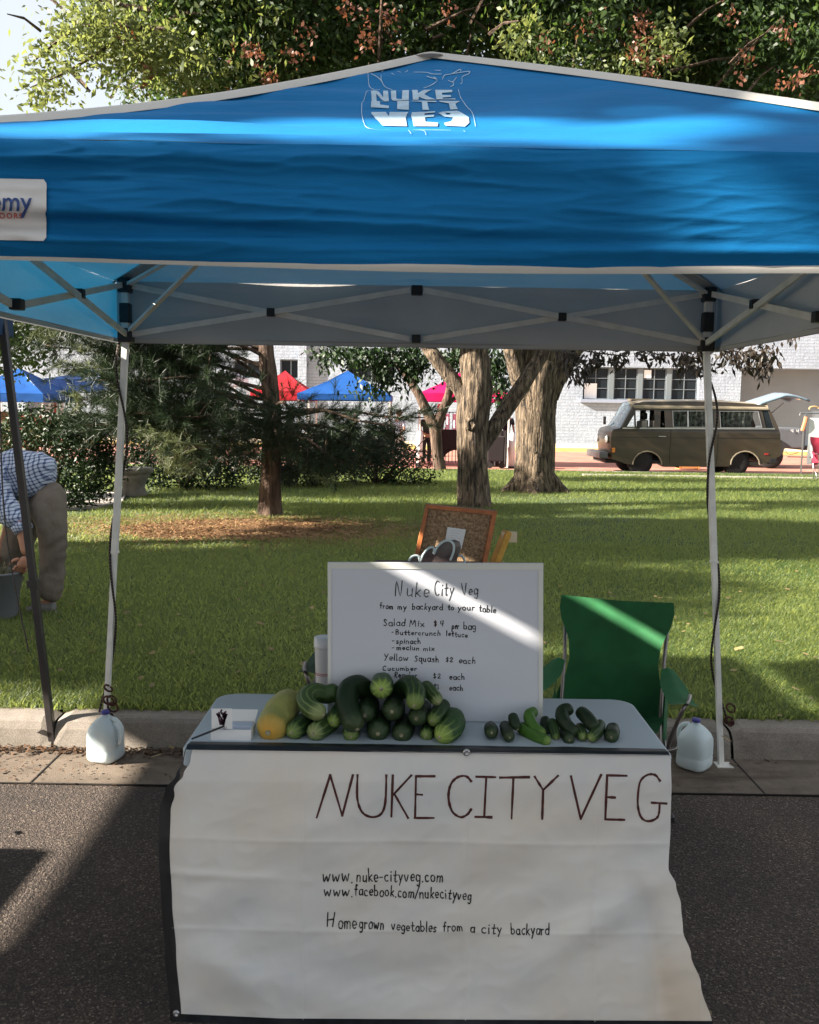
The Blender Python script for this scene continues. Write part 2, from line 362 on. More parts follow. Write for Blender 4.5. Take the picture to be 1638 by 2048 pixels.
for i in range(nb):
    xa = win[0]+i*bw+(.13 if i else .02); xb = win[0]+(i+1)*bw-(.13 if i < nb-1 else .02); zc = (win[1]+win[3])/2
    wd = MB()
    for zz in (win[1]+.03, win[3]-.03): wd.box(((xa+xb)/2, WY+.22, zz), (xb-xa, .06, .05))
    for xx in (xa+.02, xb-.02): wd.box((xx, WY+.22, zc), (.04, .06, win[3]-win[1]-.11))
    wn = wd.build('window', mull, bld)
    for c in range(2):
        for r in range(3):
            px0 = xa+.04+(xb-xa-.08)*c/2; px1 = xa+.04+(xb-xa-.08)*(c+1)/2; pz0 = win[1]+.055+(win[3]-win[1]-.11)*r/3; pz1 = win[1]+.055+(win[3]-win[1]-.11)*(r+1)/3
            MB().box(((px0+px1)/2, WY+.23, (pz0+pz1)/2), (px1-px0-.01, .008, pz1-pz0-.01)).build('pane', M['glass_dark'], wn)
    gb = MB(); gb.box(((xa+xb)/2, WY+.205, zc), (.035, .03, win[3]-win[1]-.11))
    for r in (1, 2): gb.box(((xa+xb)/2, WY+.204, win[1]+.055+(win[3]-win[1]-.11)*r/3), (xb-xa-.08, .03, .03))
    gb.build('glazing_bar', mull, wn)
    if i: MB().box((win[0]+i*bw, WY+.2, zc), (.24, .12, win[3]-win[1])).build('mullion', frame_m, bld)
a = P(1168, 797, WY+.18); c = P(1194, 767, WY+.18); MB().box(((a.x+c.x)/2, WY+.19, (a.z+c.z)/2), (c.x-a.x, .01, c.z-a.z)).build('white_sheet', M['paper'], bld)
a = P(1288, 756, WY+.18); c = P(1303, 740, WY+.18); MB().box(((a.x+c.x)/2, WY+.19, (a.z+c.z)/2), (c.x-a.x, .01, c.z-a.z)).build('paper_notice', M['paper'], bld)
for r in lw:
    wn = MB(); xc = (r[0]+r[2])/2; zc = (r[1]+r[3])/2
    for zz in (r[1]+.03, r[3]-.03): wn.box((xc, WY+.22, zz), (r[2]-r[0], .06, .06))
    for xx in (r[0]+.03, xc, r[2]-.03): wn.box((xx, WY+.22, zc), (.06, .06, r[3]-r[1]-.12))
    wn = wn.build('window', frame_m, bld)
    for s in (-1, 1): MB().box((xc+s*(r[2]-r[0])/4, WY+.23, zc), ((r[2]-r[0])/2-.09, .008, r[3]-r[1]-.13)).build('pane', M['glass_dark'], wn)

# ------------------------------------------------------------------ fabrics
def fabric(name, outer, inner, trans, tcol, rough=.55, bump=.25, bscale=22, sheen=.0, spec=.12):
    m = bpy.data.materials.new(name); m.use_nodes = True; nt = m.node_tree; L = nt.links.new
    b = nt.nodes['Principled BSDF']; out = nt.nodes['Material Output']; b.inputs['Roughness'].default_value = rough
    b.inputs['Specular IOR Level'].default_value = spec
    g = nn(nt, 'ShaderNodeNewGeometry'); mx = nn(nt, 'ShaderNodeMix', data_type='RGBA'); mx.inputs['A'].default_value = (*outer, 1); mx.inputs['B'].default_value = (*inner, 1)
    L(g.outputs['Backfacing'], mx.inputs['Factor']); tc = nn(nt, 'ShaderNodeTexCoord')
    nz = noise_chain(nt, tc.outputs['Object'], 2.5, 6); m2 = nn(nt, 'ShaderNodeMix', data_type='RGBA', blend_type='MULTIPLY'); m2.inputs['Factor'].default_value = 1
    L(mx.outputs['Result'], m2.inputs['A']); L(ramp(nt, nz, [(.3, (.88, .88, .88)), (.7, (1.1, 1.1, 1.1))]), m2.inputs['B']); L(m2.outputs['Result'], b.inputs['Base Color'])
    mp = nn(nt, 'ShaderNodeMapping'); mp.inputs['Scale'].default_value = (.35, 1, 1.6); L(tc.outputs['Object'], mp.inputs[0])
    n2 = noise_chain(nt, mp.outputs[0], bscale, 5, .55); bp = nn(nt, 'ShaderNodeBump'); bp.inputs['Strength'].default_value = bump; bp.inputs['Distance'].default_value = .008; L(n2, bp.inputs['Height']); L(bp.outputs[0], b.inputs['Normal'])
    tr = nn(nt, 'ShaderNodeBsdfTranslucent'); tr.inputs[0].default_value = (*tcol, 1); ms = nn(nt, 'ShaderNodeMixShader'); ms.inputs[0].default_value = trans
    L(b.outputs[0], ms.inputs[1]); L(tr.outputs[0], ms.inputs[2]); L(ms.outputs[0], out.inputs[0]); return m
M['tent_blue'] = fabric('tent_blue', (.007, .15, .385), (.56, .54, .51), .05, (.01, .34, .75), .8, .35, 26)
M['tent_white'] = fabric('tent_white', (.60, .58, .54), (.4, .4, .4), .08, (.5, .5, .5), .6, .1)

# ------------------------------------------------------------------ main canopy
TX0, TX1, TY0, TY1, ZE, ZV = -1.325, 1.36, 1.76, 4.06, 2.024, 1.798
PK = Vector((.045, 2.92, 2.63))
tent = thing('canopy_tent', (0, 2.9, 0), 'big blue pop-up canopy with white trim and painted roof lettering over the vegetable table', 'canopy')
CR = [Vector((TX0, TY0, ZE)), Vector((TX1, TY0, ZE)), Vector((TX1, TY1, ZE)), Vector((TX0, TY1, ZE))]
def eave(y): return ZE+.058*(y-TY0)/(TY1-TY0)
for c_ in CR: c_.z = eave(c_.y)
def hip(i, t):    # t 0 at corner, 1 at peak, slightly sagging
    p = CR[i].lerp(PK, t); p.z -= (.046, -.012, .035, .035)[i]*math.sin(math.pi*t); return p
def wr(x, y, s=1, o=0): return noise.noise((x*s, y*s, o))
def slope_pt(i, u, v):   # i side, u along eave, v up to peak
    a, b_ = hip(i, v), hip((i+1) % 4, v); p = a.lerp(b_, u); k = math.sin(math.pi*u)*math.sin(math.pi*min(1, v*1.15))
    p.z -= .045*math.sin(math.pi*u)*(1-v)*v*2.2
    if i == 0:
        fade = max(0, 1-u*1.6)
        p.z += (.012*wr(p.x*1.2, p.y*7, 1.5, 4)*(.35+fade) + .010*fade*math.sin(p.y*38+2.2*wr(p.x, p.y, 1.2, 8)))*min(1, 4*(1-v))*min(1, v*6+.15)*min(1, u*7)*min(1, (1-u)*7)
        p.z += .006*wr(p.x, p.y*2, 3, 9)*min(1, 4*(1-v))
    else: p.z += .008*wr(p.x, p.y, 3, i)*k
    return p
def val_pt(i, u, v):     # v 0 at eave, 1 at bottom
    a, b_ = CR[i], CR[(i+1) % 4]; n = Vector(((b_-a).y, -(b_-a).x, 0)).normalized()
    p = a.lerp(b_, u); p.z = eave(p.y)*(1-v)+(ZV+.016*(p.y-TY0)/(TY1-TY0))*v; s = u*2.5
    edge = min(1, min(u, 1-u)*8)
    if i == 0:
        left = max(0, 1-u*1.15)
        d = .016*math.sin(v*3.14)*1.0
        d += left*(.012*math.sin(v*15+1.5*wr(s*.5, 0, 1, 2)+1.1-s*1.1)+.010*wr(s*1.6, v*4, 1.6, 5))
        d += .006*wr(s*.7, v*2.6, 1, 7)
        # taut crease that dives from the left patch towards the middle
        yc = .56+.10*u*2.2; d += .020*math.exp(-((v-yc)/.05)**2)*max(0, 1-u*1.1)
        d += .010*math.exp(-((v-.84)/.06)**2)
        p.z += .006*math.sin(u*9)*v
        # fine diagonal crinkles, strongest towards the left corner
        def rg_(a, b_, o): return 1-abs(noise.noise((a, b_, o)))*2.2
        d += min(1, (1-v)*7)*(.0012+.0085*left)*(max(0, rg_(s*2.2+v*1.6, v*5.5-s*.9, 3))**3) + min(1, (1-v)*7)*(.0006+.0055*left)*(max(0, rg_(s*5-v*2.5, v*9+s*2, 6))**3)
    else: d = .012*wr(s, v*2, 2, i)+.01*math.sin(v*3.14)
    return p+n*d*edge
for i in range(4):
    nu, nv = (180, 190) if i == 0 else (40, 24)
    o = MB().grid(lambda u, v: slope_pt(i, u, v), nu, nv).build('roof_panel', M['tent_blue'], tent, smooth=True, recalc=False)
    nu, nv = (300, 64) if i == 0 else (60, 10)
    MB().grid(lambda u, v: val_pt(i, u, 1-v), nu, nv).build('valance', M['tent_blue'], tent, smooth=True, recalc=False)
    # hem tape
    def hem(u, v):
        p = val_pt(i, u, 1.0); q = val_pt(i, u, .9); a, b_ = CR[i], CR[(i+1) % 4]; n = Vector(((b_-a).y, -(b_-a).x, 0)).normalized()
        return Vector((p.x, p.y, p.z+.022*v-.004))+n*(.003 if v not in (0, 1) else .0005)
    MB().grid(hem, 90, 3).build('hem_tape', M['tent_white'], tent, smooth=True, recalc=False)
    # hip trim: narrow raised white tape that runs up each corner
    def tape(u, v):
        p = hip(i, v); ax = (PK-CR[i]).normalized(); sd = ax.cross(Vector((0, 0, 1))).normalized(); up = sd.cross(ax)
        return p+sd*(u-.5)*.075+up*(.010-.05*abs(u-.5)**2*2)
    MB().grid(tape, 4, 40).build('hip_tape', M['tent_white'], tent, smooth=True, recalc=False)
MB().lathe(PK+Vector((0, 0, -.02)), [(.001, .02), (.03, .018), (.06, .006), (.075, -.004)], 16).build('peak_cap', M['tent_white'], tent, smooth=True)
# frame
def back_corner(x, y): return Vector((x, y, 0))
INX, INY = .055, .05
cx = [TX0+INX, TX1-INX]; cy = [TY0+INY, TY1-INY]; ZT, ZB = 2.03, 1.845
cor = [Vector((cx[0], cy[0], 0)), Vector((cx[1], cy[0], 0)), Vector((cx[1], cy[1], 0)), Vector((cx[0], cy[1], 0))]
def zed(v, z): return Vector((v.x, v.y, z+((-.045+.072*(v.y-TY0)/(TY1-TY0)) if z == ZT else 0)))
bw_ = .024
for i in range(4):
    a, b_ = cor[i], cor[(i+1) % 4]; mid = (a+b_)/2; n = Vector(((b_-a).y, -(b_-a).x, 0)).normalized()
    for s0, s1 in ((a, mid), (b_, mid)):
        e = (s1-s0).normalized()*.03
        MB().bar(zed(s0, ZT)+e+n*.008, zed(s1, ZB)-e+n*.008, bw_, .012, up=n).build('truss_bar', M['white_metal'], tent)
        MB().bar(zed(s0, ZB)+e-n*.008, zed(s1, ZT)-e-n*.008, bw_, .012, up=n).build('truss_bar', M['white_metal'], tent)
        q = (zed(s0, ZT)+zed(s1, ZB))/2
        MB().box(q, (.036, .036, .036), Matrix.Rotation(.0, 3, 'Z')).build('hinge', M['black_plastic'], tent, bevel=.004)
    MB().box(zed(mid, ZT), (.05, .04, .042)).build('hinge', M['black_plastic'], tent, bevel=.004)
    hb = MB().box(zed(mid, ZB), (.040, .036, .036)).build('hinge', M['black_plastic'], tent, bevel=.004)
feet = [Vector((-1.40, 1.55, .004)), Vector((1.44, 1.55, .004)), Vector((1.385, 3.762, .004)), Vector((-1.325, 3.768, .004))]
LEGS = []
for i in range(4):
    c = cor[i]; pk = Vector((PK.x, PK.y, 0))
    MB().bar(zed(c, ZT+.03), zed(c, ZB-.02), .03, .03).build('corner_post', M['white_metal'], tent)
    MB().box(zed(c, ZT), (.055, .055, .06)).build('top_bracket', M['black_plastic'], tent, bevel=.006)
    MB().box(zed(c, (ZT+ZB)/2), (.046, .046, .085)).build('slider', M['black_plastic'], tent, bevel=.006)
    MB().box(zed(c, ZB-.005), (.062, .058, .062)).build('lower_bracket', M['black_plastic'], tent, bevel=.006)
    f = feet[i]; top = zed(c, ZB); mid = top.lerp(f, .52)
    lg = MB().bar(top, mid, .027, .027).bar(mid, f, .023, .023).build('leg', M['white_metal'], tent, bevel=.003)
    MB().bar(mid+Vector((0, 0, .004)), mid-Vector((0, 0, .006)), .031, .031).build('leg_collar', M['white_metal'], lg)
    MB().box(f+Vector((.008, -.005, .002)), (.07, .06, .005)).build('foot_plate', M['white_metal'], lg)
    LEGS.append((top, mid, f))
    # roof bars to the peak
    q = hip(i, .52)-Vector((0, 0, .05)); pkb = PK-Vector((0, 0, .17))
    MB().bar(zed(c, ZT), pkb, .022, .012).build('roof_bar', M['white_metal'], tent)
    MB().bar(zed(c, ZB), zed(c, ZT).lerp(pkb, .42)-Vector((0, 0, .02)), .022, .012).build('roof_brace', M['white_metal'], tent)
MB().lathe(PK-Vector((0, 0, .22)), [(.02, 0), (.03, .02), (.03, .09), (.012, .1)], 12).build('peak_hub', M['black_plastic'], tent)

# neighbour's canopy, dark blue grey on black legs
def far_tent(name, x0, x1, y0, y1, ze, zv, zp, fab, legm, label, cat='canopy', foot=0.0, splay=.0, legs=(0, 1, 2, 3), group=None, lw_=.03):
    r = thing(name, ((x0+x1)/2, (y0+y1)/2, foot), label, cat, group)
    c = [Vector((x0, y0, ze)), Vector((x1, y0, ze)), Vector((x1, y1, ze)), Vector((x0, y1, ze))]; pk = Vector(((x0+x1)/2, (y0+y1)/2, zp))
    for i in range(4):
        a, b_ = c[i], c[(i+1) % 4]; n = Vector(((b_-a).y, -(b_-a).x, 0)).normalized()
        def sl_(u, v):
            p = a.lerp(b_, u).lerp(pk, v); p.z -= .06*math.sin(math.pi*v)*(1 if 0 < u < 1 else .5)+.02*wr(p.x, p.y, 1.7, i)*math.sin(math.pi*v); return p
        MB().grid(sl_, 12, 8).build('roof_panel', fab, r, smooth=True, recalc=False)
        MB().grid(lambda u, v: a.lerp(b_, u)+Vector((0, 0, (zv-ze)*(1-v)))+n*.02*wr(u*4, v*2, 1, i)*(1 if 0 < u < 1 else 0), 16, 3).build('valance', fab, r, smooth=True, recalc=False)
        MB().bar(Vector((c[i].x, c[i].y, ze-.02)).lerp(Vector((pk.x, pk.y, ze-.02)), .02), pk-Vector((0, 0, .05)), .02, .02).build('roof_bar', legm, r)
        if i in legs:
            s = Vector((pk.x, pk.y, 0)); d = (Vector((c[i].x, c[i].y, 0))-s); top = Vector((c[i].x, c[i].y, ze-.01))-d*.03; bt = s+d*(.97+splay); bt.z = foot
            lg = MB().bar(top, bt, lw_, lw_).build('leg', legm, r)
            MB().box(bt+Vector((0, 0, .004)), (.1, .1, .008)).build('foot_plate', legm, lg)
    return r
nbr = P(10, 690, 4.05); nb_foot = G(107, 1495)
fab_nb = fabric('neighbour_fabric', (.035, .055, .085), (.05, .06, .075), .06, (.05, .1, .2), .7, .1)
NX1 = -1.80; NT = far_tent('canopy_tent', NX1-3.0, NX1, 1.0, 4.08, 2.00, 1.83, 2.66, fab_nb, M['black_metal'],
    'dark slate canopy of the next stall on slanting black legs at the left edge', foot=0.0, legs=(0, 1, 3), splay=.15)
top = Vector((NX1-.02, 4.0, 1.98)); bt = Vector((nb_foot.x, nb_foot.y, 0))
lg = MB().bar(top, bt, .030, .030).build('leg', M['black_metal'], NT, bevel=.003); MB().box(bt+Vector((0, 0, .006)), (.11, .1, .008)).build('foot_plate', M['black_metal'], lg)
mid_ = top.lerp(bt, .62); MB().bar(mid_, mid_+(bt-top).normalized()*.035, .046, .046).build('leg_collar', M['black_metal'], lg)
cb = [top.lerp(bt, t)+Vector((.012*math.sin(t*9)-.02-.05*math.sin(t*3.1), -.03, 0)) for t in [i/20*.78 for i in range(21)]]
MB().tube(cb, .0035, 5).build('cord', M['black_metal'], NT)

# ropes that spiral down the two rear legs
def rope_mat():
    m, nt, b, vec = base_nodes('rope', .8); uv = nn(nt, 'ShaderNodeUVMap'); sp = nn(nt, 'ShaderNodeSeparateXYZ'); nt.links.new(uv.outputs[0], sp.inputs[0])
    a = nn(nt, 'ShaderNodeMath', operation='MULTIPLY_ADD'); nt.links.new(sp.outputs[1], a.inputs[0]); a.inputs[1].default_value = 120; nt.links.new(sp.outputs[0], a.inputs[2])
    f = nn(nt, 'ShaderNodeMath', operation='FRACT'); nt.links.new(a.outputs[0], f.inputs[0])
    nt.links.new(ramp(nt, f.outputs[0], [(.0, (.008, .006, .006)), (.62, (.012, .009, .008)), (.7, (.16, .10, .075)), (.8, (.20, .13, .1)), (.86, (.01, .008, .008))]), b.inputs['Base Color']); return m
shadow_tbl = thing('market_table', (-3.3, 2.05, 0), 'cloth covered table of the neighbouring stall under the slate canopy', 'table')  # unseen table, added so that its shadow darkens the road at left
MB().box((-3.3, 2.05, .72), (1.2, 1.0, .04)).build('tabletop', M['wood_dark'], shadow_tbl, bevel=.01)
for (a_, b_) in (((-3.9, 1.55), (-2.7, 1.55)), ((-2.7, 1.55), (-2.7, 2.55)), ((-2.7, 2.55), (-3.9, 2.55)), ((-3.9, 2.55), (-3.9, 1.55))):
    A_, B_ = Vector((*a_, 0)), Vector((*b_, 0)); n_v = Vector(((B_-A_).y, -(B_-A_).x, 0)).normalized()
    MB().grid(lambda u, v: A_.lerp(B_, u)+n_v*(.01+.03*(1-v)*math.sin(u*19))+Vector((0, 0, .03+.71*v)), 30, 4).build('table_skirt', fab_nb, shadow_tbl, smooth=True, recalc=False)
M['rope'] = rope_mat(); M['rope_brown'] = mat('rope_brown', (.06, .018, .012), .8, var=.5, scale=60)
def rope(i, turns, side, label, knots):
    top, mid, f = LEGS[i]; pts = []; n = 160
    for k in range(n+1):
        t = k/n*.90; p = top.lerp(f, t) if t > 0 else top
        a = side*turns*2*math.pi*(t**1.0)+2.5; sag = .020+.018*max(0, math.sin(t*math.pi*turns*1.0+.6))+.006*noise.noise((t*7, i, 0))
        pts.append(p+Vector((math.cos(a)*sag, math.sin(a)*.022, 0)))
    pts = [pts[0]+Vector((.03, -.03, .02))]+pts
    r = thing('rope', (f.x, f.y, .0), label, 'rope', 'ropes wound round the canopy legs')
    MB().tube(pts, .0052, 7).build('strand', M['rope'], r, smooth=True)
    rr = random.Random(i)
    for kk in range(knots):     # loose coil tied near the bottom
        c = f.lerp(top, .095+.012*kk)+Vector((.026+.012*rr.uniform(-1, 1), -.035, .02*rr.uniform(-1, 1))); R = .012+.009*rr.random(); ax = Vector((rr.uniform(-.5, .5), 1, rr.uniform(-.6, .6))).normalized()
        x = ax.orthogonal().normalized(); y = ax.cross(x)
        MB().tube([c+x*math.cos(a_)*R+y*math.sin(a_)*R*1.2 for a_ in [j/14*6.1 for j in range(15)]], .0046, 6).build('coil', M['rope_brown'], r, smooth=True)
rope(3, 2.3, 1, 'dark braided rope wound round the left rear canopy leg, its tail coiled at the kerb', 6)
rope(2, 2.6, -1, 'dark braided rope spiralling down the right rear canopy leg beside the lawn', 4)

# water jugs used as weights
def jug_mat():
    m = mat('jug_plastic', (.62, .70, .72), .35, var=.03, scale=6, bump=.2, bscale=12, bdist=.004); nt = m.node_tree; b = nt.nodes['Principled BSDF']; out = nt.nodes['Material Output']
    b.inputs['Subsurface Weight'].default_value = .6; b.inputs['Subsurface Radius'].default_value = (.05, .06, .065); b.inputs['Subsurface Scale'].default_value = .6; return m
M['jug'] = jug_mat(); M['cap'] = mat('jug_cap', (.055, .05, .26), .45)
def jug(loc, rz, label):
    r = thing('water_jug', loc, label, 'jug', 'gallon water jugs weighing down the canopy legs')
    def sq(r_, z, n=32, k=3.2):
        out = []
        for j in range(n):
            a = 2*math.pi*j/n; c, s = math.cos(a), math.sin(a); d = (abs(c)**k+abs(s)**k)**(-1/k); out.append((c*d*r_, s*d*r_, z))
        return out
    prof = [(.060, 0, 4), (.070, .006, 4), (.077, .020, 4), (.0775, .06, 4), (.076, .065, 4), (.0775, .07, 4), (.0775, .12, 4), (.077, .150, 3.6), (.070, .172, 3), (.056, .192, 2.5), (.038, .210, 2.2), (.024, .220, 2), (.019, .225, 2), (.019, .243, 2)]
    R = Matrix.Rotation(rz, 3, 'Z'); mb = MB(); n = 32; vs = []
    for (rr, z, k) in prof:
        for v in sq(rr, z, n, k):
            v = Vector(v)
            if .04 < z < .2 and v.x > .045: v.x -= .010*(1-abs(v.y)/.08)*(1+math.sin(z*60)*.2)
            vs.append(R @ v+Vector(loc))
    m_ = len(prof); fs = [(i*n+k, i*n+(k+1) % n, (i+1)*n+(k+1) % n, (i+1)*n+k) for i in range(m_-1) for k in range(n)]+[tuple(range(n-1, -1, -1)), tuple(range((m_-1)*n, m_*n))]
    mb.add(vs, fs); body = mb.build('jug_body', M['jug'], r, smooth=True)
    hp = [R @ Vector(v)+Vector(loc) for v in catmull([(.035, 0, .212), (.062, 0, .205), (.084, 0, .18), (.088, 0, .14), (.080, 0, .10), (.072, 0, .085)], 4)]
    MB().tube(hp, .0105, 10).build('handle', M['jug'], body, smooth=True)
    MB().lathe(Vector(loc)+Vector((0, 0, .232)), [(.0205, 0), (.0215, .002), (.0215, .013), (.019, .0165), (.004, .017)], 20).build('cap', M['cap'], r, smooth=True); r.scale = (.87, .87, .87)
jl = G(203, 1531); jug((jl.x, jl.y+.06, .006), -.25, 'milky water jug with purple cap, half sunlit at the foot of the left canopy leg')
jr = G(1389, 1532); jug((jr.x-.01, jr.y-.02, .006), 2.4, 'milky water jug with purple cap, in shade at the foot of the right canopy leg')
# ------------------------------------------------------------------ handwriting: single stroke font, glyph = (width, strokes)
def arc(cx_, cy_, rx, ry, a0, a1, n=8): return [(cx_+rx*math.cos(math.radians(a0+(a1-a0)*i/n)), cy_+ry*math.sin(math.radians(a0+(a1-a0)*i/n))) for i in range(n+1)]
GL = {
 'a': (.5, [arc(.25, .26, .2, .26, 60, 400, 10), [(.45, .5), (.44, .2), (.5, 0)]]), 'b': (.5, [[(.06, 1), (.06, 0)], arc(.25, .25, .2, .25, 150, -150, 9)]),
 'c': (.45, [arc(.25, .26, .2, .26, 50, 310, 8)]), 'd': (.52, [arc(.24, .25, .2, .25, 40, 330, 9), [(.44, 1), (.45, 0)]]),
 'e': (.46, [[(.07, .27), (.42, .30)]+arc(.25, .28, .18, .26, 10, 310, 9)]), 'f': (.36, [[(.36, .92), (.26, 1), (.17, .88), (.15, 0)], [(.02, .52), (.34, .55)]]),
 'g': (.5, [arc(.24, .28, .19, .24, 30, 330, 9), [(.44, .5), (.43, -.1), (.32, -.34), (.12, -.26)]]), 'h': (.5, [[(.08, 1), (.07, 0)], [(.07, .3), (.2, .5), (.36, .42), (.4, 0)]]),
 'i': (.2, [[(.1, .5), (.1, 0)], [(.1, .72), (.12, .76)]]), 'k': (.45, [[(.08, 1), (.07, 0)], [(.38, .52), (.1, .22)], [(.15, .28), (.42, 0)]]),
 'l': (.2, [[(.1, 1), (.1, 0)]]), 'm': (.72, [[(.06, .5), (.06, 0)], [(.06, .35), (.18, .5), (.32, .4), (.33, 0)], [(.33, .35), (.46, .5), (.6, .4), (.62, 0)]]),
 'n': (.5, [[(.07, .5), (.07, 0)], [(.07, .33), (.22, .5), (.38, .4), (.4, 0)]]), 'o': (.5, [arc(.25, .26, .2, .26, 90, 450, 12)]),
 'p': (.5, [[(.08, .5), (.06, -.36)], arc(.25, .26, .19, .24, 150, -150, 9)]), 'q': (.5, [arc(.24, .26, .19, .25, 30, 330, 9), [(.42, .5), (.42, -.35), (.5, -.25)]]),
 'r': (.38, [[(.08, .5), (.07, 0)], [(.08, .3), (.2, .48), (.34, .46)]]), 's': (.42, [[(.36, .47), (.2, .52), (.09, .42), (.2, .28), (.34, .17), (.25, .02), (.06, .04)]]),
 't': (.4, [[(.2, .85), (.18, .1), (.26, 0), (.36, .05)], [(.03, .52), (.37, .54)]]), 'u': (.5, [[(.07, .5), (.08, .12), (.22, 0), (.38, .12)], [(.4, .5), (.41, 0)]]),
 'v': (.45, [[(.04, .5), (.2, 0), (.4, .52)]]), 'w': (.65, [[(.03, .5), (.15, 0), (.31, .42), (.45, 0), (.62, .52)]]), 'x': (.45, [[(.05, .5), (.4, 0)], [(.4, .5), (.05, 0)]]),
 'y': (.46, [[(.05, .5), (.22, .08)], [(.42, .52), (.1, -.36)]]),
 'N': (.62, [[(.0, 0), (.14, 1), (.38, .02), (.56, 1.05)]]), 'C': (.6, [arc(.34, .5, .28, .5, 55, 305, 10)]), 'V': (.6, [[(.04, 1), (.28, 0), (.56, 1.02)]]),
 'S': (.5, [[(.42, .82), (.24, .95), (.1, .78), (.24, .52), (.42, .3), (.26, .06), (.05, .12)]]), 'M': (.75, [[(.04, 0), (.14, .95), (.36, .25), (.56, .98), (.68, 0)]]),
 'B': (.55, [[(.08, 0), (.08, .95), (.36, .9), (.4, .65), (.1, .5), (.44, .4), (.44, .1), (.06, 0)]]), 'Y': (.55, [[(.03, .98), (.26, .5)], [(.52, 1), (.14, -.02)]]),
 'R': (.55, [[(.08, 0), (.08, .95), (.38, .9), (.4, .6), (.1, .48), (.46, 0)]]), 'H': (.6, [[(.06, 1), (.08, 0)], [(.5, 1.02), (.46, 0)], [(.07, .46), (.48, .52)]]),
 'L': (.5, [[(.1, 1), (.08, 0), (.42, .02)]]), '.': (.2, [[(.08, .0), (.11, .04)]]), '-': (.4, [[(.05, .3), (.33, .32)]]), '/': (.35, [[(.0, -.12), (.32, .95)]]),
 '$': (.45, [[(.38, .72), (.2, .8), (.09, .64), (.34, .32), (.22, .12), (.05, .18)], [(.22, .95), (.2, -.02)]]), '1': (.25, [[(.12, .85), (.12, 0)]]),
 '2': (.5, [[(.07, .66), (.2, .85), (.38, .74), (.3, .4), (.06, .04), (.44, .06)]]), '4': (.5, [[(.1, .9), (.08, .4), (.44, .42)], [(.4, .95), (.38, 0)]]),
 '7': (.45, [[(.05, .9), (.4, .9), (.18, 0)]]), '3': (.45, [[(.08, .85), (.35, .85), (.2, .52), (.38, .3), (.22, .02), (.05, .1)]]), '0': (.5, [arc(.25, .45, .18, .45, 90, 450, 12)]),
 '6': (.45, [[(.34, .9), (.1, .5), (.1, .1), (.3, .02), (.36, .3), (.12, .4)]]), '5': (.45, [[(.36, .9), (.1, .88), (.1, .52), (.34, .42), (.3, .05), (.06, .04)]]), '8': (.45, [arc(.22, .68, .14, .2, 90, 450, 8), arc(.22, .24, .18, .24, 90, 450, 8)]),
 'I': (.4, [[(.05, 1), (.37, 1)], [(.2, 1), (.18, 0)], [(.02, 0), (.36, 0)]]), 'T': (.55, [[(.02, .98), (.54, 1)], [(.27, 1), (.25, 0)]]), 'D': (.55, [[(.08, 0), (.08, .95), (.36, .8), (.46, .45), (.3, .08), (.06, 0)]]),
 'E': (.5, [[(.44, 1), (.08, .98), (.08, 0), (.44, .02)], [(.08, .52), (.36, .52)]]), 'O': (.6, [arc(.3, .5, .25, .48, 90, 450, 12)]), ' ': (.4, []),
}
def text_strokes(s, x0, y0, x1, y1, h, rnd=None, jit=.02):
    """strokes in photo pixel coordinates: baseline from (x0,y0) to (x1,y1), cap height h px"""
    rnd = rnd or random.Random(len(s)); tot = sum(GL[c][0]+.13 for c in s)-.13; kx = (x1-x0)/tot; out = []; cx_ = 0
    for c in s:
        wd, st = GL[c]; dy = rnd.uniform(-.05, .05); sk = rnd.uniform(-.06, .12); k = 1+rnd.uniform(-.06, .06)
        for l in st:
            o = []
            for (a, b_) in l:
                X = (cx_+a*k)*kx+sk*b_*h+rnd.uniform(-jit, jit)*h; Y = (b_*k+dy)*h+rnd.uniform(-jit, jit)*h
                o.append((x0+X, y0+(y1-y0)*((cx_+a)/tot)-Y))
            out.append(o)
        cx_ += wd+.13
    return out
def draw_strokes(mb, strokes, fn, wpx, off_fn=None, sm=4):
    """ribbons on a surface; fn(px,py)->Vector"""
    for l in strokes:
        l = [Vector((a, b_, 0)) for a, b_ in l]
        if len(l) == 2: l = [l[0].lerp(l[1], t/5) for t in range(6)]
        elif sm: l = catmull(l, sm)
        vs = []; m_ = len(l)
        for i, p in enumerate(l):
            d = (l[min(i+1, m_-1)]-l[max(i-1, 0)]); d = d.normalized() if d.length > 1e-6 else Vector((1, 0, 0)); n = Vector((-d.y, d.x, 0))*wpx*.5*(1+.42*noise.noise((p.x*.13, p.y*.13, i*.07))+.12*math.sin(i*1.1+p.x))
            if i == 0: p = p-d*wpx*.4
            if i == m_-1: p = p+d*wpx*.4
            vs += [fn(p.x+n.x, p.y+n.y), fn(p.x-n.x, p.y-n.y)]
        mb.add(vs, [(2*i, 2*i+1, 2*i+3, 2*i+2) for i in range(m_-1)])
def poly_on(mb, poly, fn):
    pv = [Vector((a, b_, 0)) for a, b_ in poly]; bm = bmesh.new(); vs = [bm.verts.new(p) for p in pv]
    for t in tessellate_polygon([pv]):
        try: bm.faces.new([vs[k] for k in t])
        except ValueError: pass
    for _ in range(4):
        es = [e for e in bm.edges if e.calc_length() > 3.5]
        if es: bmesh.ops.subdivide_edges(bm, edges=es, cuts=1); bmesh.ops.triangulate(bm, faces=bm.faces[:])
    bm.verts.index_update(); mb.add([fn(v.co.x, v.co.y) for v in bm.verts], [tuple(v.index for v in f_.verts) for f_ in bm.faces]); bm.free()

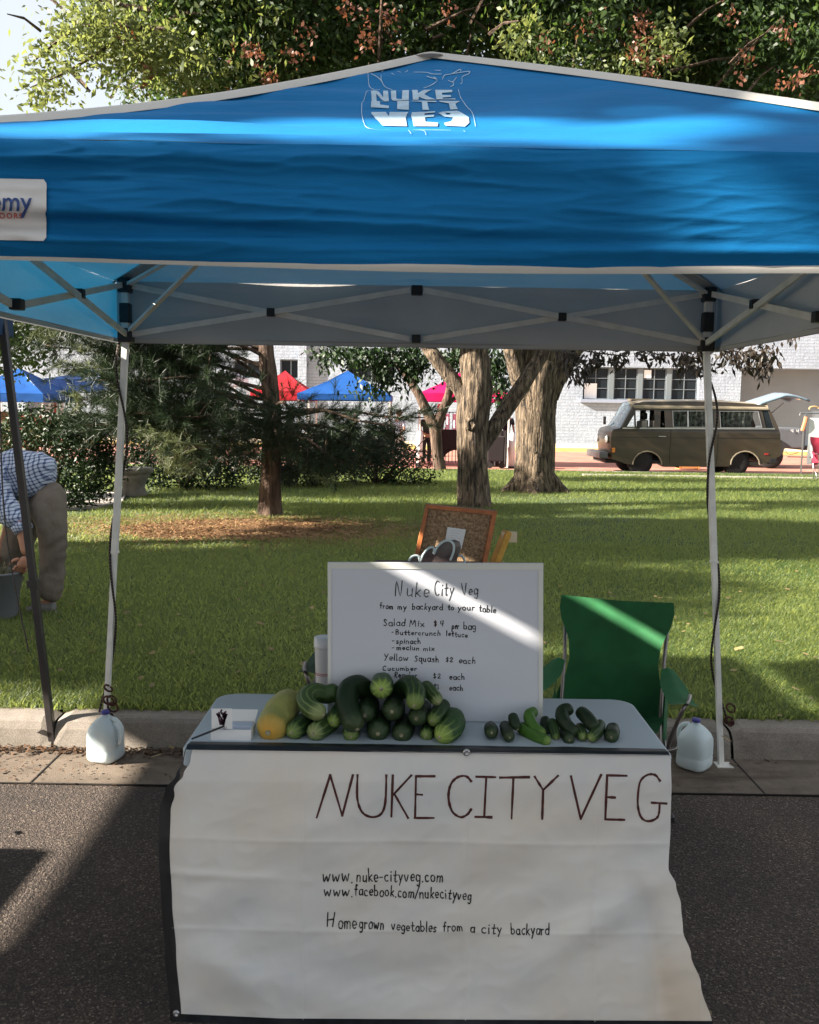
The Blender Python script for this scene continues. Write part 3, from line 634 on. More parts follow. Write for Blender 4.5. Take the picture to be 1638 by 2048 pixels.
# lettering painted on the front roof panel
def roof_pick(px, py, lift=.0022, uv=[.5, .5]):
    # find the fabric parameters (u, v) that show at this place of the photograph, then return the point of the cloth
    def pj(u, v):
        pp = hip(0, v).lerp(hip(1, v), u); pp.z -= .045*math.sin(math.pi*u)*(1-v)*v*2.2; q = CM.transposed() @ (pp-Vector((0, 0, CAMH))); return 819+FPX*q.x/-q.z, 1024-FPX*q.y/-q.z
    u, v = uv
    for _ in range(7):
        a0, b0 = pj(u, v); e = .002; a1, b1 = pj(u+e, v); a2, b2 = pj(u, v+e)
        j11, j12, j21, j22 = (a1-a0)/e, (a2-a0)/e, (b1-b0)/e, (b2-b0)/e; D = j11*j22-j12*j21
        if abs(D) < 1e-6: break
        rx, ry = px-a0, py-b0; u += max(-.15, min(.15, (rx*j22-ry*j12)/D)); v += max(-.15, min(.15, (ry*j11-rx*j21)/D)); u = min(max(u, .02), .98); v = min(max(v, .02), .94)
    s = slope_pt(0, u, v); n = (slope_pt(0, u+.01, v)-s).cross(slope_pt(0, u, v+.01)-s).normalized(); return s+n*lift
Z8 = 350/1638
def z8(l): return [(650+a*Z8, 100+b_*Z8) for a, b_ in l]
mb = MB()
polys = [
 [(430,392),(478,388),(545,440),(545,392),(588,392),(600,478),(560,482),(480,420),(485,482),(440,482)],                       # N
 [(615,395),(665,392),(668,450),(720,455),(725,392),(785,392),(785,478),(640,482),(622,450)],                                 # U
 [(815,392),(868,390),(870,420),(930,392),(1000,390),(930,425),(1045,478),(950,480),(880,440),(875,482),(825,482)],           # K
 [(1030,392),(1190,390),(1190,408),(1095,415),(1096,428),(1180,430),(1180,442),(1100,448),(1105,462),(1220,458),(1222,472),(1045,474)], # E
 [(435,480),(592,480),(592,508),(512,508),(515,540),(598,545),(598,562),(430,560)],                                          # C
 [(655,482),(785,484),(785,570),(675,566),(678,500),(660,500)],                                                              # I
 [(810,484),(1045,486),(1040,500),(955,502),(975,572),(915,572),(905,502),(820,498)],                                        # T
 [(1065,482),(1265,478),(1220,510),(1245,570),(1175,572),(1160,508),(1075,496)],                                             # Y
 [(435,570),(570,575),(590,630),(600,632),(605,575),(780,578),(755,660),(768,705),(540,700),(470,660),(435,610)],            # V
 [(815,585),(1030,578),(1028,600),(930,610),(932,630),(1020,628),(1020,645),(935,652),(940,682),(1058,688),(1055,708),(830,705),(805,640)], # E
 [(1060,610),(1108,588),(1130,612),(1135,630),(1170,630),(1175,614),(1133,609),(1114,587),(1235,582),(1345,660),(1350,690),(1310,712),(1130,705),(1112,690),(1180,682),(1200,660),(1120,650)],  # G
]
for k_, p in enumerate(polys):
    lo_, hi_ = ((0, 469), (488, 556), (575, 999))[0 if k_ < 4 else 1 if k_ < 8 else 2]     # thin blue gaps keep the three rows apart
    p = [(a_, min(max(b_, lo_), hi_) if k_ < 4 or k_ > 7 else lo_+(b_-480)*(hi_-lo_)/92) for a_, b_ in p]
    poly_on(mb, z8(p), roof_pick)
roof_print_m = mat('roof_paint', (.36, .50, .62), .7, var=.12, scale=25)
mb.build('painted_lettering', roof_print_m, tent, recalc=False)
mb = MB()
out_l = [[(510,358),(430,370),(385,410),(345,530),(360,680),(450,735),(600,740)], [(400,230),(415,320),(460,352)], [(430,245),(520,285),(560,325),(630,362)], [(525,262),(525,290)],
 [(1248,385),(1280,470),(1360,575),(1408,710)], [(780,765),(805,792)], [(790,755),(860,738),(1100,742),(1180,752)], [(885,758),(930,770),(945,800)], [(1295,755),(1310,770)],
 [(830,215),(950,222),(1000,240),(1090,240)], [(1020,265),(1050,290),(1000,325),(925,355)], [(1100,282),(1120,250),(1190,235),(1265,195),(1270,215)], [(1190,235),(1310,218),(1355,215),(1340,238),(1285,262),(1285,310),(1270,325)],
 [(1155,292),(1195,305),(1230,268)], [(1195,305),(1205,330),(1175,352)], [(680,200),(710,215)], [(620,232),(645,250)], [(530,205),(545,192)], [(955,262),(1045,280)], [(750,215),(775,195)], [(1030,200),(1080,205)]]
draw_strokes(mb, [z8(l) for l in out_l], roof_pick, 1.1)
mb.build('painted_outline', roof_print_m, tent, recalc=False)

# sewn label on the left of the valance
def val_pick(px, py, lift=.003):
    q = P(px, py, TY0); u = (q.x-TX0)/(TX1-TX0); v = (q.z-ZE)/(ZV-ZE); s = val_pt(0, u, v)
    for _ in range(2):
        q = P(px, py, s.y); u = (q.x-TX0)/(TX1-TX0); v = (q.z-ZE)/(ZV-ZE); s = val_pt(0, u, v)
    s.y -= lift; return s
mb = MB()
def patch_pt(u, v, lift=.005):
    px = -285+380*u; py = (362+126*v)+(1-u)*(-6); return val_pick(px, py, lift)
cr_ = .06
mb.grid(lambda u, v: patch_pt(u if not (u == 1 and (v < .05 or v > .96)) else .985, v), 60, 16)
pt = mb.build('sewn_label', mat('label_cloth', (.62, .61, .61), .6, var=.03), tent, smooth=True, recalc=False)
def font_text(body, size, x_end, base, fn, m_, name, parent, offset=.0, spacing=1.0, align_w=None):
    cu = bpy.data.curves.new('t', 'FONT'); cu.body = body; cu.size = 1; cu.offset = offset; cu.space_character = spacing; cu.fill_mode = 'FRONT'; cu.resolution_u = 5
    ob = link(bpy.data.objects.new('t', cu)); dg = bpy.context.evaluated_depsgraph_get(); me = bpy.data.meshes.new_from_object(ob.evaluated_get(dg)); bpy.data.objects.remove(ob)
    bm = bmesh.new(); bm.from_mesh(me); bmesh.ops.subdivide_edges(bm, edges=[e for e in bm.edges if e.calc_length() > .15], cuts=2, use_grid_fill=False); bm.to_mesh(me); bm.free()
    xs = [v.co.x for v in me.vertices]; W = max(xs); kx = (align_w/W) if align_w else size
    for v in me.vertices: v.co = fn(x_end-(W-v.co.x)*kx, base-v.co.y*size)
    return put(name, me, parent, m_)
blue_ink = mat('label_blue', (.03, .07, .24), .6); red_ink2 = mat('label_red', (.50, .05, .03), .6)
font_text('Academy', 58, 68, 428, lambda a, b_: val_pick(a, b_, .0085), blue_ink, 'label_lettering', tent, offset=.012, align_w=186)
font_text('SPORTS+OUTDOORS', 15, 49, 443, lambda a, b_: val_pick(a, b_, .0085), red_ink2, 'label_lettering', tent, offset=.02, spacing=1.3, align_w=172)

# ------------------------------------------------------------------ folding table
TZ = .74
tbl = thing('folding_table', (.055, 2.2, 0), 'pale grey plastic folding table heaped with vegetables behind a white banner', 'table')
def rrect(x0, x1, y0, y1, r, n=6):
    out = []
    for cx_, cy_, a0 in ((x1-r, y1-r, 0), (x0+r, y1-r, 90), (x0+r, y0+r, 180), (x1-r, y0+r, 270)):
        for i in range(n+1): a = math.radians(a0+90*i/n); out.append((cx_+r*math.cos(a), cy_+r*math.sin(a)))
    return out
MB().prism([(x_, y_) for x_, y_ in rrect(-.518, .618, 1.985, 2.395, .055) if y_ > 2.2]+[(-.518, 1.995), (-.512, 1.985), (.612, 1.985), (.618, 1.995)], TZ-.045, TZ, 'z').build('tabletop', M['table'], tbl, bevel=.006)
for sx in (-.42, .54):
    for sy in (2.03, 2.34): MB().tube([(sx, sy, TZ-.045), (sx+(.02 if sx > 0 else -.02), sy, 0)], .0125, 10).build('leg', M['chair_steel'], tbl, smooth=True)
    MB().tube([(sx, 2.03, .2), (sx, 2.34, .2)], .01, 8).build('crossbar', M['chair_steel'], tbl)

# ------------------------------------------------------------------ banner
def interp(tab, y):
    if y <= tab[0][0]: return tab[0][1]
    for (a, va), (b_, vb) in zip(tab[:-1], tab[1:]):
        if y <= b_: t = (y-a)/(b_-a); t = t*t*(3-2*t); return va+(vb-va)*t
    return tab[-1][1]
XL = [(1490, 371), (1520, 366), (1550, 352), (1580, 330), (1620, 319), (1700, 317), (1800, 322), (1900, 330), (2030, 340), (2080, 344)]
XR = [(1490, 1341), (1560, 1343), (1640, 1341), (1725, 1337), (1760, 1352), (1800, 1362), (1850, 1366), (1900, 1382), (1960, 1402), (2045, 1425), (2080, 1430)]
BYF = 1.972
def bn_depth(px, py):
    t = max(0, (py-1495)/550); s = (px-330)/1050; d = BYF-.012*min(1, t*8)
    d -= .020*t + .012*math.sin(s*5.2+t*3.0)*min(1, t*2) + .008*noise.noise((s*4, t*3, 2))*min(1, t*3)
    # crease from upper right to a point then lower left
    c = ((px-1275)*.55+(py-1790)*.83); d -= .016*math.exp(-(c/36)**2)*math.exp(-((px-1210)/170)**2)
    d += .016*math.exp(-(((px-1290)*.9-(py-1850)*.2)/26)**2)*min(1, max(0, (py-1740)/60))
    d -= .045*max(0, min(1, (px-1310)/90))*max(0, min(1, (py-1740)/200))
    d += .07*max(0, 1-(px-318)/60)**2*min(1, max(0, (py-1540)/60))
    d -= .006*math.exp(-((py-1745-.06*(px-330))/9)**2)*max(0, 1-(px-330)/330)
    d -= .010*math.exp(-(((py-1985)-.25*(px-600))/45)**2)*min(1, max(0, (700-px)/200+.5))
    d += .012*math.exp(-((py-1950)/40)**2)*math.exp(-((px-800)/150)**2)
    # fold lines kept from storage and soft rumples
    for fx in (605, 930, 1190): d -= .0028*math.exp(-abs(px-fx-4*math.sin(py*.02))/5)*min(1, t*5)
    for fy in (1683, 1862): d -= .0022*math.exp(-abs(py-fy-.012*(px-700)-2*math.sin(px*.013))/4.5)
    d += .007*noise.noise((s*9+t*3, t*7, 8))*min(1, t*4) + .0025*abs(noise.noise((s*22, t*16+s*8, 4)))*min(1, t*5)
    d -= .012*math.exp(-((px-420-(py-1900)*.9)/55)**2)*min(1, max(0, (py-1850)/80))
    return d
def bn(px, py, off=0.0): return P(px, py, bn_depth(px, py)-off)
def top_y(px): return 1497+(px-370)*.0135
def bot_y(px): return 2030+(px-340)*.045 if px < 560 else 2040+(px-560)*.006
brd = []
banner = thing('vendor_banner', (.05, 1.97, .1), 'large white cloth banner hand-lettered NUKE CITY VEG draped over the front of the table', 'banner')
def cloth_m():
    m, nt, b, vec = base_nodes('banner_cloth', .75); L = nt.links.new
    c = ramp(nt, noise_chain(nt, vec, 2.6, 5, .55), [(.28, (.58, .59, .61)), (.5, (.70, .67, .63)), (.72, (.71, .62, .52))])
    L(c, b.inputs['Base Color']); n = noise_chain(nt, vec, 450, 2); bp = nn(nt, 'ShaderNodeBump'); bp.inputs['Strength'].default_value = .15; bp.inputs['Distance'].default_value = .001; L(n, bp.inputs['Height']); L(bp.outputs[0], b.inputs['Normal']); return m
M['banner'] = cloth_m(); M['banner_black'] = mat('banner_tape', (.012, .014, .018), .45, var=.3, scale=40)
def bpt(s, t, xl=0, xr=0, off=0):
    py0 = 1494; py = py0; # rows in py
    pxl = interp(XL, 1497+t*540)+xl; pxr = interp(XR, 1497+t*540)+xr; px = pxl+(pxr-pxl)*s; y0, y1 = top_y(px), bot_y(px)
    return bn(px, y0+(y1-y0)*t, off)
body = MB().grid(lambda s, t: bpt(s, t, 15), 260, 150).build('cloth', M['banner'], banner, smooth=True, recalc=False)
# black borders: left side, bottom left, and the strip folded over the table edge
def lb(s, t):
    pxl = interp(XL, 1497+t*540); wd = 2+20*min(1, max(0, (t-.06)/.12)); px = pxl+wd*s; y0, y1 = top_y(px), bot_y(px)+12
    return bn(px, y0+(y1-y0)*t, .001)
MB().grid(lb, 4, 80).build('side_border', M['banner_black'], banner, smooth=True, recalc=False)
def bb(s, t):
    px = 342+s*1083; y = bot_y(px); return bn(px, y-3+t*16, .0012)
MB().grid(bb, 100, 3).build('bottom_border', M['banner_black'], banner, smooth=True, recalc=False)
def tb(s, t):
    px = 372+s*969
    a = bn(px, top_y(px)+1, .001); a.y = min(a.y, BYF-.006)
    x = a.x+.0*t
    k = [(a.y, a.z), (BYF+.002, TZ+.006), (BYF+.012, TZ+.0095), (BYF+.045, TZ+.0045)]
    i = t*3; j = min(int(i), 2); f = i-j; wv = .004*noise.noise((x*9, t, 1))
    return Vector((x, k[j][0]*(1-f)+k[j+1][0]*f+wv*(t > .9), k[j][1]*(1-f)+k[j+1][1]*f+abs(wv)*.4))
MB().grid(tb, 100, 9).build('top_border', M['banner_black'], banner, smooth=True, recalc=False)
for (gx, gy) in ((933, 1505), (353, 2027)):
    c = bn(gx, gy, .004); ax = Matrix.Rotation(math.pi/2, 3, 'X')
    MB().lathe(c, [(.0035, .0), (.0035, .003), (.006, .0035), (.0085, .001), (.009, -.001)], 14, ax).build('grommet', M['steel'], banner, smooth=True)
Q = 760/1638
def zq(l): return [(600+a*Q, 1520+b_*Q) for a, b_ in l]
big = [[(72,248),(130,65)],[(130,65),(182,240)],[(182,240),(228,65)], [(248,65),(247,165),(268,225),(310,246),(350,232),(368,180),(372,66)], [(400,66),(394,244)],[(480,66),(402,150)],[(410,152),(466,250)],
 [(580,70),(500,70)],[(500,70),(496,250)],[(500,148),(526,150)],[(494,250),(576,250)],
 [(738,92),(716,70),(680,74),(650,105),(640,160),(655,220),(690,246),(720,236),(738,212)], [(760,72),(842,74)],[(803,74),(794,246)],[(756,245),(826,247)],
 [(862,76),(988,74)],[(920,76),(912,252)], [(1012,72),(1048,130)],[(1112,68),(1048,130)],[(1048,130),(1044,254)], [(1168,70),(1210,254)],[(1210,254),(1298,64)],
 [(1408,68),(1324,66)],[(1324,66),(1316,256)],[(1320,160),(1358,162)],[(1316,256),(1398,258)],
 [(1552,90),(1530,64),(1494,66),(1464,100),(1456,190),(1470,246),(1500,264),(1536,252),(1548,226),(1550,186)],[(1516,184),(1580,188)]]
mb = MB(); draw_strokes(mb, [zq(l) for l in big], lambda a, b_: bn(a, b_, .0009), 4.6); mb.build('red_lettering', M['red_ink'], banner, recalc=False)
mb = MB(); R_ = random.Random(3)
for (s, x0, y0, x1, y1, h) in (('www.', 645, 1763, 706, 1765, 30), ('nuke-cityveg.com', 712, 1763, 887, 1763, 25), ('www.', 648, 1791, 706, 1794, 24), ('facebook.com/nukecityveg', 709, 1790, 943, 1800, 22),
    ('H', 652, 1854, 670, 1854, 28), ('ome', 676, 1857, 713, 1857, 28), ('grown', 718, 1857, 768, 1859, 25), ('vegetables', 783, 1860, 873, 1864, 20), ('from', 886, 1862, 926, 1863, 19), ('a', 940, 1864, 950, 1864, 21), ('city', 963, 1866, 1004, 1867, 21), ('backyard', 1022, 1869, 1099, 1870, 22)):
    mb = MB(); draw_strokes(mb, text_strokes(s, x0, y0, x1, y1, h, R_), lambda a, b_: bn(a, b_, .0009), 2.3, sm=3); mb.build('written_word', M['ink'], banner, recalc=False)

# ------------------------------------------------------------------ price board (foam board leaning back)
bl, br = P(657, 1437, 2.19), P(1085, 1443, 2.19)
BA = Vector((bl.x, 2.19, TZ+.002)); BB = Vector((br.x, 2.19, TZ+.002)); BT = 2.235
def bd(px, py, off=0.0):
    # plane leaning back: y = 2.19 + k (z-TZ)
    d = ray(px, py); k = .115; o = Vector((0, 0, CAMH)); n = Vector((0, 1, -k)).normalized(); t = (Vector((0, 2.19, TZ))-o).dot(n)/d.dot(n); return o+d*t-n*off
board = thing('price_board', (BA+BB)/2, 'white foam price board propped on the table with a hand-written price list', 'sign')
c4 = [bd(657, 1438), bd(1086, 1444), bd(1087, 1126), bd(655, 1124)]
c4[0].z = c4[1].z = TZ+.001; c4[0].y = c4[1].y = 2.19
nb_ = Vector((0, 1, -.115)).normalized()*.012
MB().add(c4+[c+nb_ for c in c4], [(0, 1, 2, 3), (7, 6, 5, 4), (1, 0, 4, 5), (2, 1, 5, 6), (3, 2, 6, 7), (0, 3, 7, 4)]).build('panel', M['white_board'], board, bevel=.002)
mb = MB()
def stripq(a, b_, c, d): mb.quad(bd(*a, .0018), bd(*b_, .0018), bd(*c, .0018), bd(*d, .0018))
stripq((655.5, 1137), (1086.5, 1140), (1086.5, 1127), (655.5, 1125)); stripq((655.5, 1430), (663, 1430), (663, 1137.5), (655.5, 1137.5)); stripq((1077, 1436), (1085.5, 1436), (1086, 1140.5), (1077, 1140.5))
mb.build('rim', M['board_rim'], board, recalc=False)
Zb = 460/1638
def zb(s, x0, y0, x1, y1, h): return text_strokes(s, 640+x0*Zb, 1120+y0*Zb, 640+x1*Zb, 1120+y1*Zb, h*Zb, R_)
mb = MB(); bdf = lambda a, b_: bd(a, b_, .0005)
for a in (('Nuke', 535, 255, 780, 262, 105), ('City', 812, 255, 950, 250, 100), ('Veg', 1008, 245, 1125, 250, 78)): draw_strokes(mb, zb(*a), bdf, 2.0, sm=3)
mb.build('grey_lettering', mat('grey_marker', (.045, .045, .05), .7), board, recalc=False)
mb = MB()
for a in (('from', 428, 345, 520, 350, 40), ('my', 552, 352, 615, 355, 40), ('backyard', 655, 352, 875, 355, 42), ('to', 910, 356, 955, 357, 40), ('your', 980, 358, 1100, 360, 45), ('table', 1132, 368, 1252, 376, 50),
    ('Salad', 452, 468, 608, 470, 50), ('Mix', 635, 472, 745, 474, 48), ('4', 852, 472, 880, 472, 44), ('per', 938, 492, 990, 492, 50), ('bag', 1022, 492, 1110, 498, 52),
    ('-', 510, 525, 524, 525, 40), ('Buttercrunch', 538, 530, 858, 538, 34), ('lettuce', 898, 540, 1052, 552, 36), ('-', 512, 590, 528, 590, 40), ('spinach', 542, 594, 718, 596, 38), ('-', 512, 640, 528, 640, 40), ('meclun', 545, 640, 708, 642, 34), ('mix', 735, 645, 815, 646, 34),
    ('Yellow', 455, 715, 628, 716, 46), ('Squash', 672, 722, 848, 726, 46), ('$2', 895, 728, 948, 728, 38), ('each', 988, 734, 1108, 738, 44), ('Cucumber', 445, 785, 690, 788, 32),
    ('Regular', 530, 836, 690, 840, 40), ('$2', 806, 842, 860, 842, 38), ('each', 920, 850, 1030, 852, 40), ('$1', 806, 918, 848, 918, 36), ('each', 920, 926, 1018, 928, 40)):
    mb = MB(); draw_strokes(mb, zb(*a), bdf, 1.9, sm=3); mb.build('written_word', M['ink'], board, recalc=False)
mb = MB(); draw_strokes(mb, zb('$', 812, 472, 836, 472, 44), bdf, 2.6, sm=3); mb.build('maroon_symbol', M['red_ink'], board, recalc=False)

# ------------------------------------------------------------------ vegetables
def veg_mat(name, skin, skin2, tip, stripe, tipstart=.55, star=1.0):
    m = bpy.data.materials.new(name); m.use_nodes = True; nt = m.node_tree; L = nt.links.new; b = nt.nodes['Principled BSDF']
    b.inputs['Specular IOR Level'].default_value = .35
    uv = nn(nt, 'ShaderNodeUVMap'); sp = nn(nt, 'ShaderNodeSeparateXYZ'); L(uv.outputs[0], sp.inputs[0]); tc = nn(nt, 'ShaderNodeTexCoord')
    oi = nn(nt, 'ShaderNodeObjectInfo')
    rn = noise_chain(nt, tc.outputs['Object'], 60, 6, .7); rr2 = nn(nt, 'ShaderNodeMapRange'); rr2.inputs[3].default_value = .34; rr2.inputs[4].default_value = .72; L(rn, rr2.inputs[0]); L(rr2.outputs[0], b.inputs['Roughness'])
    n1 = noise_chain(nt, tc.outputs['Object'], 35, 8, .75); mx = nn(nt, 'ShaderNodeMix', data_type='RGBA'); mx.inputs['A'].default_value = (*skin, 1); mx.inputs['B'].default_value = (*skin2, 1); L(n1, mx.inputs['Factor'])
    # stripes along the fruit: angular wave sharpened, only towards the blossom end (v near 1)
    a = nn(nt, 'ShaderNodeMath', operation='MULTIPLY_ADD'); L(sp.outputs[0], a.inputs[0]); a.inputs[1].default_value = 2*math.pi*10; 
    nz = noise_chain(nt, tc.outputs['Object'], 30, 3); nm = nn(nt, 'ShaderNodeMath', operation='MULTIPLY'); L(nz, nm.inputs[0]); nm.inputs[1].default_value = 4; L(nm.outputs[0], a.inputs[2])
    s = nn(nt, 'ShaderNodeMath', operation='SINE'); L(a.outputs[0], s.inputs[0])
    mr = nn(nt, 'ShaderNodeMapRange'); mr.inputs[1].default_value = .35; mr.inputs[2].default_value = .95; L(s.outputs[0], mr.inputs[0])
    f = nn(nt, 'ShaderNodeMapRange'); f.inputs[1].default_value = tipstart; f.inputs[2].default_value = 1; L(sp.outputs[1], f.inputs[0])
    mm = nn(nt, 'ShaderNodeMath', operation='MULTIPLY'); L(mr.outputs[0], mm.inputs[0]); L(f.outputs[0], mm.inputs[1]); m3 = nn(nt, 'ShaderNodeMath', operation='MULTIPLY'); L(mm.outputs[0], m3.inputs[0]); m3.inputs[1].default_value = star; m3.use_clamp = True
    mx2 = nn(nt, 'ShaderNodeMix', data_type='RGBA'); L(m3.outputs[0], mx2.inputs['Factor']); L(mx.outputs['Result'], mx2.inputs['A']); mx2.inputs['B'].default_value = (*stripe, 1)
    f2 = nn(nt, 'ShaderNodeMapRange'); f2.inputs[1].default_value = max(.8, tipstart); f2.inputs[2].default_value = 1.0; L(sp.outputs[1], f2.inputs[0])
    mx3 = nn(nt, 'ShaderNodeMix', data_type='RGBA'); L(f2.outputs[0], mx3.inputs['Factor']); L(mx2.outputs['Result'], mx3.inputs['A']); mx3.inputs['B'].default_value = (*tip, 1)
    L(mx3.outputs['Result'], b.inputs['Base Color'])
    bp = nn(nt, 'ShaderNodeBump'); bp.inputs['Strength'].default_value = .6; bp.inputs['Distance'].default_value = .004; L(noise_chain(nt, tc.outputs['Object'], 90, 3), bp.inputs['Height']); L(bp.outputs[0], b.inputs['Normal']); return m
V = {'dark': veg_mat('cucumber_dark', (.007, .018, .006), (.012, .030, .009), (.05, .075, .03), (.04, .10, .02), .75, .5),
     'mid': veg_mat('cucumber_mid', (.009, .028, .007), (.020, .052, .011), (.22, .30, .08), (.12, .20, .05), .4, .85),
     'pale': veg_mat('cucumber_pale', (.022, .055, .012), (.055, .10, .025), (.32, .36, .15), (.24, .31, .12), .2, .75),
     'star': veg_mat('cucumber_star', (.016, .05, .014), (.03, .085, .02), (.34, .46, .10), (.24, .34, .08), .6, 1.1),
     'bright': veg_mat('cucumber_bright', (.035, .11, .012), (.07, .16, .02), (.26, .36, .08), (.06, .16, .03), .2, .8),
     'yellow': veg_mat('squash_yellow', (.24, .25, .07), (.36, .35, .11), (.60, .30, .03), (.42, .38, .12), .6, .5)}
M['stem'] = mat('stem_scar', (.26, .24, .15), .8, var=.4, scale=90)
def veg(name, kind, pts, r, label, cat='cucumber', group=None, flip=False, taper=(.55, .8), bumps=.05):
    """pts: centre line from the back end to the blossom end in world space"""
    line = catmull(pts, 7) if len(pts) > 2 else [Vector(pts[0]).lerp(Vector(pts[1]), i/12) for i in range(13)]
    # extend rounded ends
    n = len(line); rs = []; d0 = (line[0]-line[1]).normalized(); d1 = (line[-1]-line[-2]).normalized()
    head = [line[0]+d0*r*k for k in (.62, .55, .40, .2)]; tail = [line[-1]+d1*r*k for k in (.2, .42, .60, .70, .73)]
    body_r = [r*(1-.10*abs(i/(n-1)*2-1)**2) for i in range(n)]
    hr = [.12*r, .40*r, .68*r, .84*r]; tr = [.86*r, .70*r, .48*r, .24*r, .07*r]
    full = head+line+tail; rr = hr+body_r+tr
    sd = hash(label) % 97
    rf = lambda t, a: 1+bumps*1.6*noise.noise((math.cos(a)*1.3+sd, math.sin(a)*1.3, t*5))+.022*math.cos(a*5+sd)+.02*noise.noise((math.cos(a)*5+sd, math.sin(a)*5, t*14))
    c = sum(full, Vector())/len(full)
    o = thing(name, (c.x, c.y, min(p.z for p in full)-r*.5), label, cat, group)
    MB().tube(full, rr, 22, rfun=rf).build('skin', V[kind], o, smooth=True)
    e = full[-1]+d1*.0006; ax = d1.to_track_quat('Z', 'Y').to_matrix()
    MB().lathe(e, [(.006*r/.03, -.003), (.0048*r/.03, .0012), (.001, .0018)], 9, ax).build('blossom_scar', M['stem'], o)
    return o
def rest(px, py, r): # centre of a fruit lying on the table
    return G(px, py, TZ+r*.95)
Wp = lambda l: [P(a, b_, y) for a, b_, y in l]
GB = 'large cucumbers heaped in front of the price board'; GS = 'small cucumbers in a low heap on the right of the table'
f = lambda px, py, r: G(px, py, TZ+.006+r)
def lying(front, back, r, extra=.0):
    a = f(*front, r); b_ = f(*back, r) if isinstance(back, tuple) else back; return [b_, a]
veg('yellow_squash', 'yellow', Wp([(578, 1405, 2.185), (566, 1418, 2.15), (553, 1440, 2.11), (543, 1455, 2.07)]), .041, 'fat yellow squash with an orange blossom end, leftmost fruit on the table', 'squash', bumps=.07)
r = .026
veg('cucumber', 'mid', Wp([(617, 1438, 2.13), (604, 1450, 2.10), (589, 1461, 2.06)]), .0245, 'dark striped cucumber lying right beside the yellow squash', group=GB)
veg('cucumber', 'pale', Wp([(664, 1442, 2.13), (648, 1452, 2.10), (632, 1463, 2.055)]), .0255, 'thick cucumber with a washed-out pale end, second in the bottom row', group=GB)
veg('cucumber', 'pale', Wp([(668, 1384, 2.15), (650, 1388, 2.15), (628, 1385, 2.14), (613, 1397, 2.12), (618, 1413, 2.09), (636, 1424, 2.07)]), .0245, 'curled cucumber with dark stem end and whitish scarred tip, on top at left', group=GB)
veg('cucumber', 'star', Wp([(684, 1412, 2.15), (676, 1428, 2.12), (668, 1440, 2.09)]), .021, 'short cucumber with yellow-green tip peeping out under the curled pale one', group=GB)
veg('cucumber', 'mid', Wp([(708, 1440, 2.12), (704, 1458, 2.085), (702, 1468, 2.06)]), .0215, 'cucumber with a pale ribbed tip below the long arched one', group=GB)
veg('cucumber', 'bright' if 0 else 'dark', Wp([(733, 1382, 2.17), (718, 1372, 2.15), (699, 1379, 2.13), (693, 1400, 2.10), (698, 1425, 2.07), (708, 1446, 2.045)]), .0285, 'longest cucumber, smooth green and arched over the left of the heap', group=GB)
veg('cucumber', 'dark', Wp([(738, 1405, 2.17), (736, 1418, 2.12), (732, 1426, 2.09)]), .0265, 'very dark cucumber pointing forward between the arch and the star-tipped one', group=GB)
veg('cucumber', 'star', Wp([(765, 1366, 2.175), (764, 1370, 2.14), (763, 1376, 2.08)]), .029, 'topmost cucumber of the heap showing a yellow-green star end', group=GB)
veg('cucumber', 'dark', Wp([(760, 1440, 2.16), (757, 1452, 2.11), (756, 1462, 2.07)]), .029, 'thick dark cucumber in the middle of the bottom row', group=GB)
veg('cucumber', 'dark', Wp([(790, 1405, 2.17), (788, 1415, 2.12), (785, 1421, 2.08)]), .0275, 'round-ended dark cucumber just below and right of the star-tipped one', group=GB)
veg('cucumber', 'dark', Wp([(812, 1445, 2.16), (808, 1458, 2.11), (804, 1467, 2.065)]), .026, 'dark cucumber with a pale star-shaped scar, bottom row', group=GB)
veg('cucumber', 'mid', Wp([(800, 1384, 2.17), (810, 1372, 2.15), (824, 1372, 2.12), (831, 1388, 2.08), (830, 1402, 2.055)]), .0245, 'striped cucumber bent over the top right of the heap', group=GB)
veg('cucumber', 'dark', Wp([(845, 1415, 2.17), (840, 1426, 2.12), (835, 1434, 2.08)]), .0245, 'dark cucumber under the bent striped one', group=GB)
veg('cucumber', 'pale', Wp([(853, 1373, 2.16), (862, 1385, 2.13), (873, 1399, 2.10)]), .0175, 'slim light green cucumber slanting down at the top right of the heap', group=GB)
veg('cucumber', 'mid', Wp([(886, 1412, 2.16), (878, 1426, 2.12), (868, 1438, 2.085)]), .021, 'medium cucumber with a speckled light tip under the slim one', group=GB)
veg('cucumber', 'mid', Wp([(860, 1452, 2.15), (856, 1462, 2.10), (853, 1469, 2.07)]), .018, 'small cucumber wedged in the bottom row near the right end', group=GB)
veg('cucumber', 'star', Wp([(897, 1436, 2.16), (908, 1440, 2.12), (903, 1456, 2.08), (888, 1468, 2.05)]), .0285, 'fat bent cucumber with yellow-striped end, right end of the heap', group=GB)
